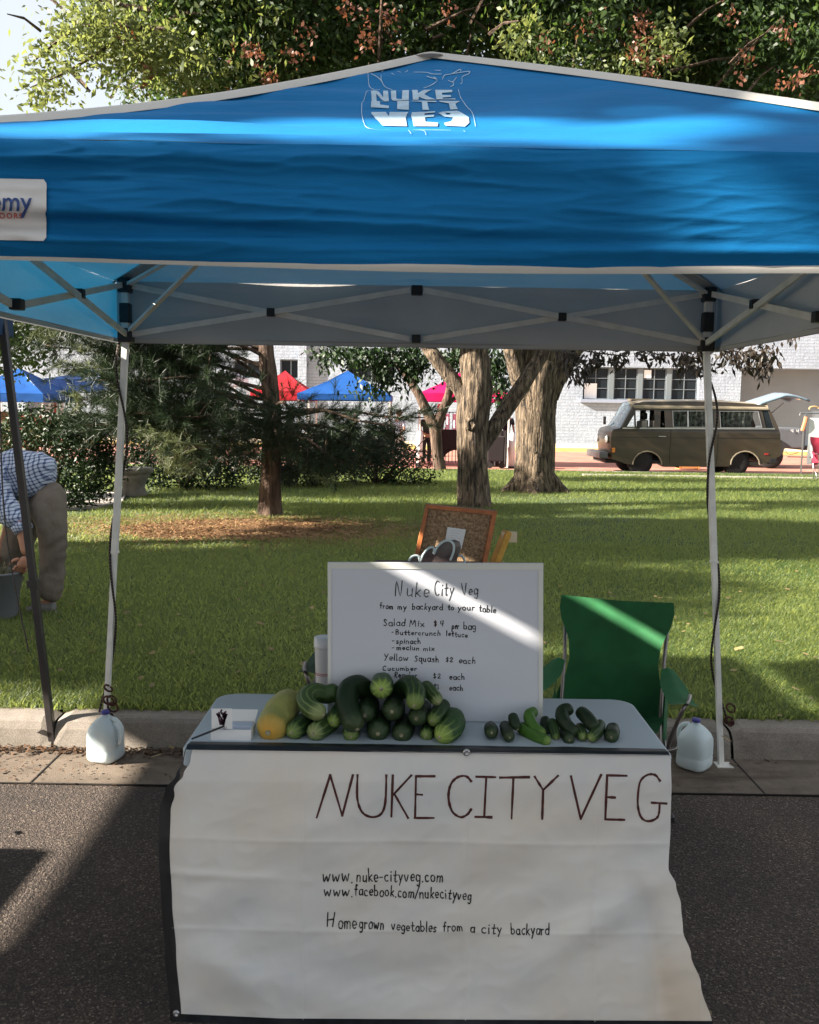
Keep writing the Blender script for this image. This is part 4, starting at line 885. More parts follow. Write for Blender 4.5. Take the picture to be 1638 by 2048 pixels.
for (kind, l, r, lab) in [
 ('dark', [(981, 1455, 2.13), (983, 1464, 2.07)], .0175, 'near-black small cucumber, leftmost of the right-hand heap'),
 ('dark', [(1010, 1452, 2.13), (1014, 1462, 2.09), (1018, 1472, 2.055)], .0155, 'dark small cucumber with a pale dot, second from the left of the right heap'),
 ('dark', [(1026, 1433, 2.12), (1028, 1442, 2.11), (1032, 1452, 2.10)], .0135, 'small dark cucumber standing up on the left of the right heap'),
 ('bright', [(1067, 1424, 2.15), (1058, 1432, 2.13), (1065, 1450, 2.11), (1082, 1466, 2.09)], .0145, 'bright green cucumber slanting across the top of the right heap'),
 ('bright', [(1044, 1456, 2.12), (1062, 1469, 2.09), (1092, 1482, 2.05)], .0155, 'bright green cucumber with a light tip lying along the table edge'),
 ('dark', [(1091, 1440, 2.16), (1090, 1452, 2.14), (1092, 1466, 2.12)], .0135, 'small dark cucumber behind the bright green pair'),
 ('mid', [(1104, 1444, 2.12), (1108, 1458, 2.10), (1111, 1472, 2.08)], .0125, 'slim green cucumber upright in the middle of the right heap'),
 ('dark', [(1137, 1418, 2.15), (1124, 1426, 2.14), (1129, 1445, 2.11), (1147, 1463, 2.09)], .0175, 'crooked dark cucumber bent like an elbow on the right heap'),
 ('dark', [(1130, 1462, 2.13), (1138, 1478, 2.06)], .0155, 'dark cucumber tucked below the crooked one at the table edge'),
 ('mid', [(1160, 1455, 2.13), (1165, 1472, 2.07)], .0135, 'green-tipped cucumber between the crooked one and its dark neighbour'),
 ('dark', [(1163, 1425, 2.15), (1176, 1438, 2.12), (1186, 1452, 2.10)], .0180, 'thick dark cucumber leaning back to the left, near the end of the right heap'),
 ('mid', [(1200, 1448, 2.12), (1196, 1462, 2.09), (1184, 1474, 2.06)], .0145, 'curved green cucumber under the leaning dark one'),
 ('dark', [(1226, 1458, 2.12), (1224, 1465, 2.10), (1223, 1472, 2.07)], .0185, 'egg-shaped dark cucumber, rightmost on the table')]:
    veg('cucumber', kind, Wp(l), r, lab, group=GS)
# card box, card and pen at the left corner of the table
cb = thing('card_box', G(468, 1470, TZ), 'small white open box of cards on the left corner of the table', 'box')
a = G(424, 1476, TZ+.001); b_ = G(502, 1479, TZ+.001); D = .062; H = .026; th = .0018; x0, x1, y0 = a.x, b_.x, a.y-.01
bx = MB(); y1 = y0+D
bx.box(((x0+x1)/2, (y0+y1)/2, TZ+.002), (x1-x0, D, .003)); bx.box(((x0+x1)/2, y0, TZ+H/2), (x1-x0, th, H)); bx.box(((x0+x1)/2, y1, TZ+H/2), (x1-x0, th, H))
bx.box((x0, (y0+y1)/2, TZ+H/2), (th, D-th, H)); bx.box((x1, (y0+y1)/2, TZ+H/2), (th, D-th, H)); bx.build('tray', M['paper'], cb)
MB().quad((x0, y1+.001, TZ+H), (x1, y1+.001, TZ+H), (x1+.004, y1+.02, TZ+H+.022), (x0+.004, y1+.02, TZ+H+.022)).build('lid_flap', M['paper'], cb)
MB().box(((x0+x1)/2+.002, (y0+y1)/2+.012, TZ+.014), (x1-x0-.01, .028, .022)).build('card_stack', mat('card_blue_white', (.55, .62, .75), .6), cb)
yc = y0-.003
def cdp(px, py, off=0): return P(px, py, yc-.004-off)
card = thing('business_card', cdp(444, 1457), 'white card with a drawn purple tulip leaning on the card box', 'card')
MB().quad(cdp(423, 1457), cdp(465, 1458), cdp(464, 1417), cdp(423, 1417)).build('paper', M['paper'], card)
Zc = 160/1638; zc_ = lambda l: [(390+x*Zc, 1390+y*Zc) for x, y in l]
mb = MB()
draw_strokes(mb, [zc_(l) for l in [[(450,385),(490,480),(520,600)],[(490,360),(510,440),(560,500),(555,600)],[(545,310),(530,350),(580,420),(590,500),(570,610)],[(630,345),(600,370),(640,410),(610,500),(590,600)],[(655,400),(620,430),(600,560)],[(470,400),(530,470),(545,580)],[(575,380),(610,400),(570,450)]]], lambda a, b_: cdp(a, b_, .0006), 3.4, sm=3)
draw_strokes(mb, [zc_(l) for l in [[(560,660),(600,700),(640,690),(640,650)],[(600,660),(610,690)]]], lambda a, b_: cdp(a, b_, .0006), .9, sm=3)
mb.build('tulip_drawing', mat('purple_ink', (.05, .015, .035), .6), card, recalc=False)
pa, pb = cdp(449, 1452, .004), G(383, 1478, TZ+.012)
MB().tube([pa, pa.lerp(pb, .5), pb], [.0022, .0026, .0022], 8).build('x', M['black_plastic'], None)
pen = bpy.data.objects['x']; pen.name = 'pen'; tag(pen, 'thin dark pen leaning against the tulip card at the table corner', 'pen')
# ------------------------------------------------------------------ camping chairs
def chair_fab(name, c): return mat(name, c, .8, var=.12, scale=12, bump=.3, bscale=240, bdist=.001)
M['green_cloth'] = chair_fab('green_cloth', (.012, .115, .034)); M['maroon_cloth'] = chair_fab('maroon_cloth', (.26, .012, .035))
M['dkgreen_cloth'] = chair_fab('dkgreen_cloth', (.006, .035, .012))
def camp_chair(loc, fab, label, frame, cat='chair', sc=1.0, sx=1.0):
    r = thing('camping_chair', loc, label, cat); X, Y, Z = loc
    W = lambda x, y, z: Vector((X+x*sc*sx, Y+y*sc, Z+z*sc))   # front is -y
    hw = [(0, .178), (.06, .192), (.12, .190), (.20, .165), (.30, .152), (.40, .160), (.50, .190), (.56, .198), (.62, .194)]
    def back(u, v):
        z = .30+.575*v; t = v*.62; hwv = np.interp(t, [a for a, _ in hw], [b for _, b in hw]); s = u*2-1
        y = .10+.14*v+.055*(1-s*s)*(1-v*.6)+.012*noise.noise((u*3, v*4, 0)); return W(s*hwv, y, z+.012*(-(1-s*s))*(v > .97))
    MB().grid(back, 24, 30).build('backrest', fab, r, smooth=True, recalc=False)
    MB().grid(lambda u, v: W((u*2-1)*(.165+.04*v*0+.02*(1-v)), .12-.36*v, .355+.035*v-.05*(1-(u*2-1)**2)*(1-abs(v*2-1)*.3)), 16, 14).build('seat', fab, r, smooth=True, recalc=False)
    for s in (-1, 1):
        MB().grid(lambda u, v: W(s*(.18+.012*math.sin(u*3)), .10-.36*v*1.0, .34+.20*u*(1-v)**1.4+.03*v), 4, 10).build('side_sling', fab, r, smooth=True, recalc=False)
        # arm rest cloth: from the back post forward and outward
        def arm(u, v):
            y = .13-.42*v; x = .185+.06*v+(u-.5)*.085*(.5+.5*min(1, v*3)); z = .585-.045*v-.018*math.sin(math.pi*v)-.012*abs(u-.5)*2+.012*max(0, v-.85)/.15
            return W(s*x, y, z)
        MB().grid(arm, 6, 16).build('armrest', fab, r, smooth=True, recalc=False)
        MB().tube([W(s*.180, .27, .85), W(s*.172, .20, .60), W(s*.168, .08, .30), W(s*.19, -.02, .02)], .0095*sc, 8).build('back_post', frame, r, smooth=True)
        MB().tube(catmull([W(s*.258, -.16, .548), W(s*.252, -.24, .545), W(s*.24, -.27, .525), W(s*.225, -.265, .47), W(s*.195, -.24, .30), W(s*.185, -.22, .02)], 5), .009*sc, 8).build('arm_post', frame, r, smooth=True)
        MB().tube([W(s*.225, -.26, .34), W(-s*.19, -.02, .03)], .008*sc, 8).build('cross_leg', frame, r, smooth=True)
        MB().tube([W(s*.18, .04, .34), W(s*.215, -.24, .03)], .008*sc, 8).build('cross_leg', frame, r, smooth=True)
        for (fx, fy) in ((.19, -.02), (.215, -.24)): MB().lathe(W(s*fx, fy, 0), [(.018, 0), (.018, .02), (.01, .03)], 10).build('foot_cap', M['black_plastic'], r)
    return r
q = P(1230, 1208, 3.66); gc = camp_chair((q.x-.05, 3.48, .004), M['green_cloth'], 'green folding camping chair behind the right end of the table', M['chair_steel'], sc=.86, sx=1.38); gc.rotation_euler.z = math.radians(-17)
q = P(800, 1208, 3.3); camp_chair((-.15, 3.60, .004), M['dkgreen_cloth'], 'dark green camping chair hidden by the price board, one arm rest showing at its left', M['chair_steel'], sc=.95, sx=1.04)
# cool box with a tall paper cup on it
q = P(645, 1375, 3.05); ch = q.z
cbx = thing('cool_box', (q.x+.12, 3.07, 0), 'dark cool box behind the price board carrying a paper cup', 'cooler'); 
MB().box((q.x+.14, 3.12, (ch-.05)/2+.004), (.36, .24, ch-.05)).build('body', mat('cooler_dark', (.02, .012, .014), .5), cbx, bevel=.012)
MB().box((q.x+.14, 3.12, ch-.0235), (.37, .25, .044)).build('lid', mat('cooler_lid', (.03, .02, .022), .45), cbx, bevel=.01)
cup = thing('paper_cup', (q.x+.005, 3.05, ch), 'tall white cup with red lines behind the left side of the price board', 'cup'); cz = P(645, 1273, 3.05).z-ch; cw = .034
c0 = Vector((q.x+.005, 3.05, ch))
MB().lathe(c0, [(cw*.8, 0), (cw*.83, .002), (cw*.98, cz*.80), (cw*.98, cz*.81)], 28).build('cup_body', mat('cup_white', (.62, .63, .66), .5), cup, smooth=True)
MB().lathe(c0, [(cw*1.05, cz*.80), (cw*1.06, cz*.82), (cw*1.02, cz*.99), (cw*.9, cz)], 28).build('lid', mat('lid_white', (.68, .70, .74), .35), cup, smooth=True)
for zz in (.30, .27): MB().lathe(c0, [(cw*.90, cz*zz), (cw*.91, cz*(zz+.012))], 28).build('red_stripe', mat('cup_red', (.35, .01, .03), .5), cup)

# easel with cork board, pale wooden arm and a scalloped cut-out
def easel():
    Y = 2.95; r = thing('easel', (P(935, 1100, Y).x, 3.1, 0), 'yellow wooden easel behind the price board holding a cork board', 'easel')
    yw = mat('yellow_wood', (.62, .34, .05), .5, var=.15, scale=30)
    a, b_ = P(1015, 1062, Y+.05), P(990, 1125, Y+.03)
    d = (b_-a).normalized(); e = b_+d*((b_.z-.14)/abs(d.z)); 
    MB().bar(a, e, .034, .022).build('leg', yw, r, bevel=.002)
    c = P(1016, 1070, Y+.05); MB().box(c+Vector((.004, -.0, -.006)), (.052, .026, .036)).build('clamp_block', mat('pale_wood', (.72, .60, .40), .5), r, bevel=.002)
    a2 = P(925, 1030, Y+.10); e2 = P(925, 1118, Y+.10); e2 = e2+Vector((-.02, .1, -(e2.z-.14))); MB().bar(Vector((a2.x+.03, Y+.10, a2.z)), Vector((a2.x-.02, Y+.14, .14)), .03, .02).build('leg', yw, r)
    a3 = P(855, 1118, Y+.02); MB().bar(a3, Vector((a3.x-.12, Y+.02, .14)), .03, .02).build('leg', yw, r)
    a4, b4 = P(815, 1130, Y-.01), P(1010, 1131, Y-.01); MB().bar(a4, b4, .03, .02).build('ledge', yw, r)
easel()
CY = 2.95
def ck(px, py, off=0.0): return P(px, py, CY-.03+(1125-py)*.0005-off)
cork = thing('cork_board', ck(910, 1125), 'tilted cork board in an orange-brown wooden frame standing behind the price board', 'board')
cork_m = bpy.data.materials.new('cork'); cork_m.use_nodes = True; nt = cork_m.node_tree; b = nt.nodes['Principled BSDF']; b.inputs['Roughness'].default_value = .9; tc = nn(nt, 'ShaderNodeTexCoord')
nt.links.new(ramp(nt, noise_chain(nt, tc.outputs['Object'], 120, 6, .7), [(.30, (.03, .018, .012)), (.42, (.20, .125, .07)), (.6, (.40, .27, .16)), (.75, (.55, .40, .26))]), b.inputs['Base Color'])
fo = [(852, 1008), (994, 1022), (973, 1128), (826, 1128)]; fi = [(857, 1016), (984, 1029), (964, 1128), (834, 1128)]
bk = Vector((0, .02, 0)); pts = [ck(*p) for p in fo]; MB().add([p+bk*.3 for p in pts]+[p+bk for p in pts], [(0, 1, 2, 3), (7, 6, 5, 4)]+[(i, (i+1) % 4, 4+(i+1) % 4, 4+i) for i in range(4)]).build('cork_panel', cork_m, cork)
fw = mat('frame_wood', (.42, .13, .035), .45, var=.2, scale=30)
for i, j in ((0, 1), (1, 2), (3, 0)):
    o1, o2, i1, i2 = (ck(*fo[k]) if n_ == 0 else ck(*fi[k]) for n_, k in ((0, i), (0, j), (1, i), (1, j)))
    v = [o1, o2, i2, i1]; fr = Vector((0, -.012, 0)); mbx = MB().add([p+fr for p in v]+[p+bk*1.6 for p in v], [(0, 1, 2, 3), (7, 6, 5, 4)]+[(k, (k+1) % 4, 4+(k+1) % 4, 4+k) for k in range(4)]); mbx.build('frame_rail', fw, cork)
note = thing('paper_note', ck(910, 1100), 'white paper note pinned to the cork board', 'paper'); pn = [(895, 1054), (932, 1059), (923, 1098), (888, 1095)]
MB().add([ck(*p, .003) for p in pn], [(0, 1, 2, 3)]).build('sheet', M['paper'], note, recalc=False)
mb = MB()
for k in range(6): draw_strokes(mb, [[(901-.7*k+2*(k % 2), 1060+5*k), (922-.7*k-3*(k % 3), 1062.3+5*k)]], lambda a, b_: ck(a, b_, .0036), .5, sm=0)
mb.build('pencil_lines', mat('pencil', (.42, .45, .52), .7), note, recalc=False)
# scalloped ornament with a pale rim
orn = thing('scalloped_ornament', P(880, 1125, 2.62), 'dark scalloped cut-out with a pale blue rim peeping over the price board', 'ornament')
Zo = 300/1638; so_ = lambda l: [(760+x*Zo, 1000+y*Zo) for x, y in l]
rim = [(315,665),(345,622),(390,606),(425,620),(438,672),(470,600),(520,535),(560,517),(590,530),(588,590),(620,520),(680,462),(740,442),(790,465),(808,520),(795,590),(765,660)]
OY = 2.62; lp = [P(a, b_, OY) for a, b_ in so_(rim)]
MB().tube(catmull(lp, 4), .0035, 8).build('rim', mat('pale_rim', (.55, .66, .68), .5), orn, smooth=True)
bpoly = so_(rim)+so_([(765, 760), (315, 760)]); pv = [P(a, b_, OY+.004) for a, b_ in bpoly]; n_ = len(pv); tess = tessellate_polygon([[Vector((p.x, p.z, 0)) for p in pv]])
dp = Vector((.024, .05, -.004)); MB().add(pv+[p+dp for p in pv], [tuple(t) for t in tess]+[tuple(i+n_ for i in t) for t in tess]+[(i, (i+1) % n_, n_+(i+1) % n_, n_+i) for i in range(n_)]).build('body', mat('ornament_body', (.07, .045, .045), .6, col2=(.16, .14, .13), scale=14), orn)
lp2 = [P(a, b_, OY+.05) for a, b_ in so_([(858, 612), (880, 605), (905, 625), (925, 670), (930, 700)])]; MB().tube(catmull(lp2, 4), .0035, 8).build('rim', bpy.data.materials['pale_rim'], orn, smooth=True)
# support for the ornament: the top of a crate behind the board
a, c = P(760, 1131, 2.6), P(1000, 1133, 2.6)
crate = thing('display_crate', ((a.x+c.x)/2, 2.64, .004), 'low crate stack hidden behind the price board, only its reddish top edge showing', 'crate')
MB().box(((a.x+c.x)/2-.03, 2.66, a.z/2-.002), (c.x-a.x-.02, .16, a.z-.008)).build('crate_body', M['wood_dark'], crate, bevel=.004)
mb = MB(); rr = random.Random(5)
for k in range(16): x = a.x+.02+k*.010; mb.lathe((x, 2.60+rr.uniform(-.01, .02), a.z-.006), [(.008, 0), (.010, .004), (.006, .0075+rr.random()*.003)], 7)
mb.build('shiny_wrappers', mat('red_wrapper', (.55, .20, .14), .3, var=.4, scale=60), crate)

# ------------------------------------------------------------------ people
def skin_mesh(name, chains, mt, parent, sub=2, label=None, fold=0):
    """chains: list of (list of points, list of radii or (rx,ry)); later chains may start at ('j', chain, index) to join an existing vertex"""
    verts, edges, rad = [], [], []; ids = []
    for pts, rs in chains:
        cur = []
        for k, p in enumerate(pts):
            if isinstance(p, tuple) and p and p[0] == 'j': cur.append(ids[p[1]][p[2]]); continue
            verts.append(Vector(p)); rr_ = rs[k]; rad.append(rr_ if isinstance(rr_, tuple) else (rr_, rr_)); cur.append(len(verts)-1)
        edges += list(zip(cur[:-1], cur[1:])); ids.append(cur)
    me = bpy.data.meshes.new(name); me.from_pydata(verts, edges, []); ob = link(bpy.data.objects.new('tmp', me))
    m = ob.modifiers.new('k', 'SKIN'); m.use_smooth_shade = True; sv = me.skin_vertices[0].data
    for i, r_ in enumerate(rad): sv[i].radius = r_
    sv[0].use_root = True
    s = ob.modifiers.new('s', 'SUBSURF'); s.levels = sub; s.render_levels = sub
    dg = bpy.context.evaluated_depsgraph_get(); out = bpy.data.meshes.new_from_object(ob.evaluated_get(dg)); bpy.data.objects.remove(ob)
    if fold:
        ns = [v.normal.copy() for v in out.vertices]
        for v, nrm in zip(out.vertices, ns):
            c = v.co; k = noise.noise((c.x*7+c.z*5, c.y*6, c.z*9-c.x*6)); k2 = noise.noise((c.x*16, c.y*14, c.z*22+c.x*12)); v.co = c+nrm*fold*(1-3*abs(k)+.5*k2)
    o = put(name, out, parent, mt, True)
    if label: o['label'] = label
    return o
M['skin'] = mat('skin', (.42, .20, .12), .55, var=.08, scale=20); M['skin'].node_tree.nodes['Principled BSDF'].inputs['Subsurface Weight'].default_value = .1
M['khaki'] = mat('khaki_trousers', (.155, .125, .098), .85, var=.12, scale=6, bump=1.0, bscale=7, bdist=.05, stretch=(1, 1, .6))
def check_mat(name, base, chk, per=.024):
    m, nt, b, vec = base_nodes(name, .85); L = nt.links.new; sp = nn(nt, 'ShaderNodeSeparateXYZ')
    mp = nn(nt, 'ShaderNodeMapping'); mp.inputs['Rotation'].default_value = (.1, .25, .2); L(vec, mp.inputs[0]); L(mp.outputs[0], sp.inputs[0]); outs = []
    nz = noise_chain(nt, vec, 5, 2)
    for k in (0, 2):
        a = nn(nt, 'ShaderNodeMath', operation='MULTIPLY'); L(sp.outputs[k], a.inputs[0]); a.inputs[1].default_value = 1/per
        a2 = nn(nt, 'ShaderNodeMath', operation='ADD'); L(a.outputs[0], a2.inputs[0]); nm = nn(nt, 'ShaderNodeMath', operation='MULTIPLY'); L(nz, nm.inputs[0]); nm.inputs[1].default_value = 3.5; L(nm.outputs[0], a2.inputs[1])
        f_ = nn(nt, 'ShaderNodeMath', operation='FRACT'); L(a2.outputs[0], f_.inputs[0]); g_ = nn(nt, 'ShaderNodeMath', operation='LESS_THAN'); L(f_.outputs[0], g_.inputs[0]); g_.inputs[1].default_value = .36; outs.append(g_.outputs[0])
    mxn = nn(nt, 'ShaderNodeMath', operation='ADD'); L(outs[0], mxn.inputs[0]); L(outs[1], mxn.inputs[1]); hf = nn(nt, 'ShaderNodeMath', operation='MULTIPLY'); L(mxn.outputs[0], hf.inputs[0]); hf.inputs[1].default_value = .62; hf.use_clamp = True
    mx = nn(nt, 'ShaderNodeMix', data_type='RGBA'); L(hf.outputs[0], mx.inputs['Factor']); mx.inputs['A'].default_value = (*base, 1); mx.inputs['B'].default_value = (*chk, 1); L(mx.outputs['Result'], b.inputs['Base Color'])
    bp = nn(nt, 'ShaderNodeBump'); bp.inputs['Strength'].default_value = .7; bp.inputs['Distance'].default_value = .03; L(noise_chain(nt, vec, 7, 3), bp.inputs['Height']); L(bp.outputs[0], b.inputs['Normal']); return m
M['check'] = check_mat('checked_shirt', (.50, .56, .68), (.012, .03, .12))
def hand(parent, wrist, palm_c, fdir, pdir, size=.18, curl=.9, name='hand'):
    """palm plus five separate curled fingers; fdir = finger direction, pdir = palm normal"""
    fdir = fdir.normalized(); pdir = (pdir-fdir*pdir.dot(fdir)).normalized(); sd = fdir.cross(pdir)
    s = size/.18; base = wrist+fdir*.085*s
    skin_mesh(name, [([wrist, wrist+fdir*.045*s, base], [(.021*s, .026*s), (.026*s, .036*s), (.020*s, .036*s)])], M['skin'], parent, 2)
    for k, (off, ln) in enumerate(((-.030, .070), (-.010, .080), (.010, .076), (.029, .060))):
        p = base+sd*off*s-fdir*.012*s; pts = [p]; d = fdir.copy()
        for j, fr in enumerate((.42, .32, .26)):
            d = (d*math.cos(curl*.55)+pdir*math.sin(curl*.55)).normalized(); pts.append(pts[-1]+d*ln*fr*s*1.15)
            
        skin_mesh('finger', [(pts, [.0105*s, .0098*s, .0088*s, .0075*s])], M['skin'], parent, 2)
    th = wrist+fdir*.03*s+sd*-.030*s; d = (fdir*.6-sd*.7+pdir*.5).normalized()
    skin_mesh('thumb', [([th, th+d*.034*s, th+(d*.034+(fdir*.7+pdir*.6-sd*.1).normalized()*.030)*s, th+(d*.034+(fdir*.7+pdir*.6-sd*.1).normalized()*.052)*s], [.013*s, .0115*s, .010*s, .0085*s])], M['skin'], parent, 2)
def bending_person():
    Y = 6.0; g = G(90, 1228, .13); Y = g.y+.02
    r = thing('person', (g.x-.1, Y, .13), 'person bending over a bucket at the left edge in a checked shirt and khaki trousers', 'person')
    p = lambda a, b_, dy=0: P(a, b_, Y+dy)
    # body core (skin surface), one continuous figure: pelvis, trunk, neck, head, arms, legs
    pel = p(98, 985, .1); ch = p(-15, 945, .08); nk = p(-95, 985, .08); hd = p(-135, 1015, .08)
    kR, aR, tR = p(108, 1105, 0), p(102, 1200, 0), p(62, 1226, 0); hR = p(103, 1010, 0)
    hL, kL, aL, tL = p(80, 1015, .24), p(22, 1108, .26), p(14, 1196, .3), p(-30, 1216, .3)
    sh = p(-8, 990, -.10); el = p(42, 1048, -.18); wr_ = p(53, 1112, -.22)
    sh2 = p(-8, 985, .28); el2 = p(20, 1050, .32); wr2 = p(0, 1105, .2)
    skin_mesh('body', [([pel, p(40, 958, .1), ch, nk, hd, p(-165, 1040, .08)], [.06, .075, .12, .055, .085, .06]),
        ([('j', 0, 0), hR, kR, aR, tR], [0, .06, .05, .04, .03]), ([('j', 0, 0), hL, kL, aL, tL], [0, .06, .05, .04, .03]),
        ([('j', 0, 2), sh, el, wr_], [0, .055, .043, .030]), ([('j', 0, 2), sh2, el2, wr2], [0, .055, .043, .028])], M['skin'], r, 2)
    skin_mesh('shirt', [([p(108, 962, .09), p(70, 950, .09), p(25, 948, .09), ch, p(-75, 975, .09)], [(.135, .165), (.165, .18), (.17, .185), (.18, .19), .10]),
        ([('j', 0, 3), p(-5, 1000, -.11), p(22, 1030, -.15), p(44, 1052, -.18)], [0, .095, .082, .070]),
        ([('j', 0, 3), p(-5, 995, .27), p(18, 1045, .3)], [0, .085, .07])], M['check'], r, 3, fold=.010)
    ct = mb = MB(); MB().tube([p(40, 1047, -.18), p(49, 1062, -.185)], [.064, .061], 18).build('cuff', M['check'], r, smooth=True)
    skin_mesh('trousers', [([p(95, 965, .1), p(104, 990, .08), p(102, 1040, .0), p(106, 1075, 0), p(107, 1110, 0), p(103, 1160, 0), p(100, 1206, 0)], [(.145, .16), (.138, .15), .114, .096, .088, .084, .086]),
        ([('j', 0, 1), p(70, 1020, .24), p(40, 1070, .26), p(24, 1115, .26), p(17, 1160, .29), p(13, 1192, .3)], [0, .13, .105, .098, .090, .085])], M['khaki'], r, 3, fold=.0075)
    shoe = mat('shoe_grey', (.17, .16, .15), .7, var=.2, scale=20); sole = mat('shoe_sole', (.35, .34, .32), .7)
    for (an, to) in (((102, 1212, 0), (52, 1228, -.03)), ((14, 1206, .3), (-36, 1214, .28))):
        A, T = p(*an), p(*to); A.z = .13+.045; T.z = .13+.028
        s_ = skin_mesh('shoe', [([A+Vector((.035, 0, 0)), A, A.lerp(T, .5), T], [(.04, .045), (.045, .055), (.042, .038), (.036, .024)])], shoe, r, 2)
        MB().prism([(A.x+.08, A.y-.035), (A.x+.08, A.y+.035), (T.x+.03, T.y+.045), (T.x-.03, T.y+.02), (T.x-.03, T.y-.02), (T.x+.03, T.y-.045)], .128, .145, 'z').build('sole', sole, s_)
        MB().tube([A.lerp(T, .35)+Vector((0, -.03, .045)), A.lerp(T, .35)+Vector((0, .03, .045))], .004, 6).build('lace', sole, s_)
    hand(r, wr_, None, (p(36, 1150, -.24)-wr_), Vector((-.5, .3, -.6)), .19, 1.0)
    hand(r, wr2, None, Vector((-.2, -.2, -1)), Vector((-.6, -.3, 0)), .18, .9)
    hc = p(-150, 1028, .08); MB().lathe(hc, [(.02, -.11), (.075, -.07), (.098, 0), (.085, .06), (.045, .10), (.01, .11)], 20, Matrix.Rotation(-1.9, 3, 'Y')).build('hair', mat('hair_grey', (.08, .06, .05), .8), r, smooth=True)
    # bucket
    bk_ = p(2, 1142, -.2); bb_ = p(8, 1206, -.2)
    bu = thing('bucket', (bk_.x, bk_.y, .135), 'grey plastic bucket with garden cuttings held by the bending person', 'bucket')
    h = bk_.z-.135; grey = mat('bucket_grey', (.15, .155, .165), .6, var=.06)
    axr = Matrix.Rotation(.10, 3, 'Y'); c = Vector((bk_.x-.01, bk_.y, .135))
    MB().lathe(c, [(.095, 0), (.10, .01), (.135, h*.95), (.142, h*.96), (.142, h), (.130, h), (.125, h*.9), (.09, .02)], 28).build('bucket_body', grey, bu, smooth=True)
    MB().tube([c+Vector((.142*math.cos(a_), .142*math.sin(a_), h-.02-.09*math.sin(a_/1.0) if a_ < math.pi else h)) for a_ in [i/12*math.pi for i in range(13)]], .003, 6).build('bail_handle', M['steel'], bu)
    rr = random.Random(4); mb = MB()
    for k in range(60):
        a_ = rr.uniform(0, 6.28); R_2 = rr.uniform(0, .1); s_ = c+Vector((R_2*math.cos(a_), R_2*math.sin(a_), h-.03)); e = s_+Vector((rr.uniform(-.04, .04), rr.uniform(-.04, .04), rr.uniform(.03, .08)))
        mb.quad(s_, s_+Vector((.006, 0, 0)), e+Vector((.004, 0, 0)), e)
    tag(mb.build('cuttings', mat('cuttings', (.16, .15, .08), .9, island=.4), bu), kind='stuff')
bending_person()
def small_person(loc, face, h, shirt, trous, label, hat=None, hair=(.03, .02, .015), pose=0):
    r = thing('person', loc, label, 'person'); s = h/1.75; R = Matrix.Rotation(face, 3, 'Z'); L0 = Vector(loc)
    W = lambda x, y, z: L0+R @ (Vector((x, y, z))*s)     # faces -y
    sm_ = mat('shirt_c', shirt, .8, var=.1); tm = mat('trouser_c', trous, .8, var=.1)
    body = skin_mesh('body', [([W(0, 0, .95), W(0, .01, 1.15), W(0, 0, 1.38), W(0, 0, 1.50), W(0, -.02, 1.62), W(0, -.02, 1.70)], [.10*s, .095*s, .11*s, .045*s, .078*s, .06*s]),
        ([('j', 0, 0), W(.09, 0, .88), W(.10, -.02, .48), W(.10, .02, .09), W(.11, -.10, .035)], [0, .075*s, .05*s, .04*s, .03*s]), ([('j', 0, 0), W(-.09, 0, .88), W(-.10, .03, .48), W(-.10, .04, .09), W(-.11, -.08, .035)], [0, .075*s, .05*s, .04*s, .03*s]),
        ([('j', 0, 2), W(.18, 0, 1.40), W(.24, .02, 1.14), W(.20, -.16-.1*pose, .98+.1*pose), W(.19, -.22-.1*pose, .94+.12*pose)], [0, .05*s, .038*s, .027*s, .03*s]), ([('j', 0, 2), W(-.18, 0, 1.40), W(-.24, .02, 1.14), W(-.20, -.14, .96), W(-.19, -.2, .90)], [0, .05*s, .038*s, .027*s, .03*s])], M['skin'], r, 1)
    skin_mesh('shirt', [([W(0, 0, .92), W(0, .01, 1.15), W(0, 0, 1.36), W(0, 0, 1.46)], [.135*s, .12*s, .135*s, .06*s]), ([('j', 0, 2), W(.19, 0, 1.39), W(.235, .02, 1.2)], [0, .065*s, .055*s]), ([('j', 0, 2), W(-.19, 0, 1.39), W(-.235, .02, 1.2)], [0, .065*s, .055*s])], sm_, r, 1)
    skin_mesh('trousers', [([W(0, 0, .96), W(.09, 0, .86), W(.10, -.02, .48), W(.10, .02, .1)], [.12*s, .095*s, .075*s, .062*s]), ([('j', 0, 0), W(-.09, 0, .86), W(-.10, .03, .48), W(-.10, .04, .1)], [0, .095*s, .075*s, .062*s])], tm, r, 1)
    MB().lathe(W(0, 0, 1.56), [(.06*s, 0), (.095*s, .05*s), (.10*s, .11*s), (.075*s, .17*s), (.02*s, .195*s)], 12).build('hair', mat('hair_c', hair, .8), r, smooth=True)
    if hat: MB().lathe(W(0, -.02, 1.64), [(.17*s, 0), (.17*s, .012*s), (.10*s, .02*s), (.095*s, .10*s), (.03*s, .12*s)], 14).build('hat', mat('hat_c', hat, .8), r, smooth=True)
    return r

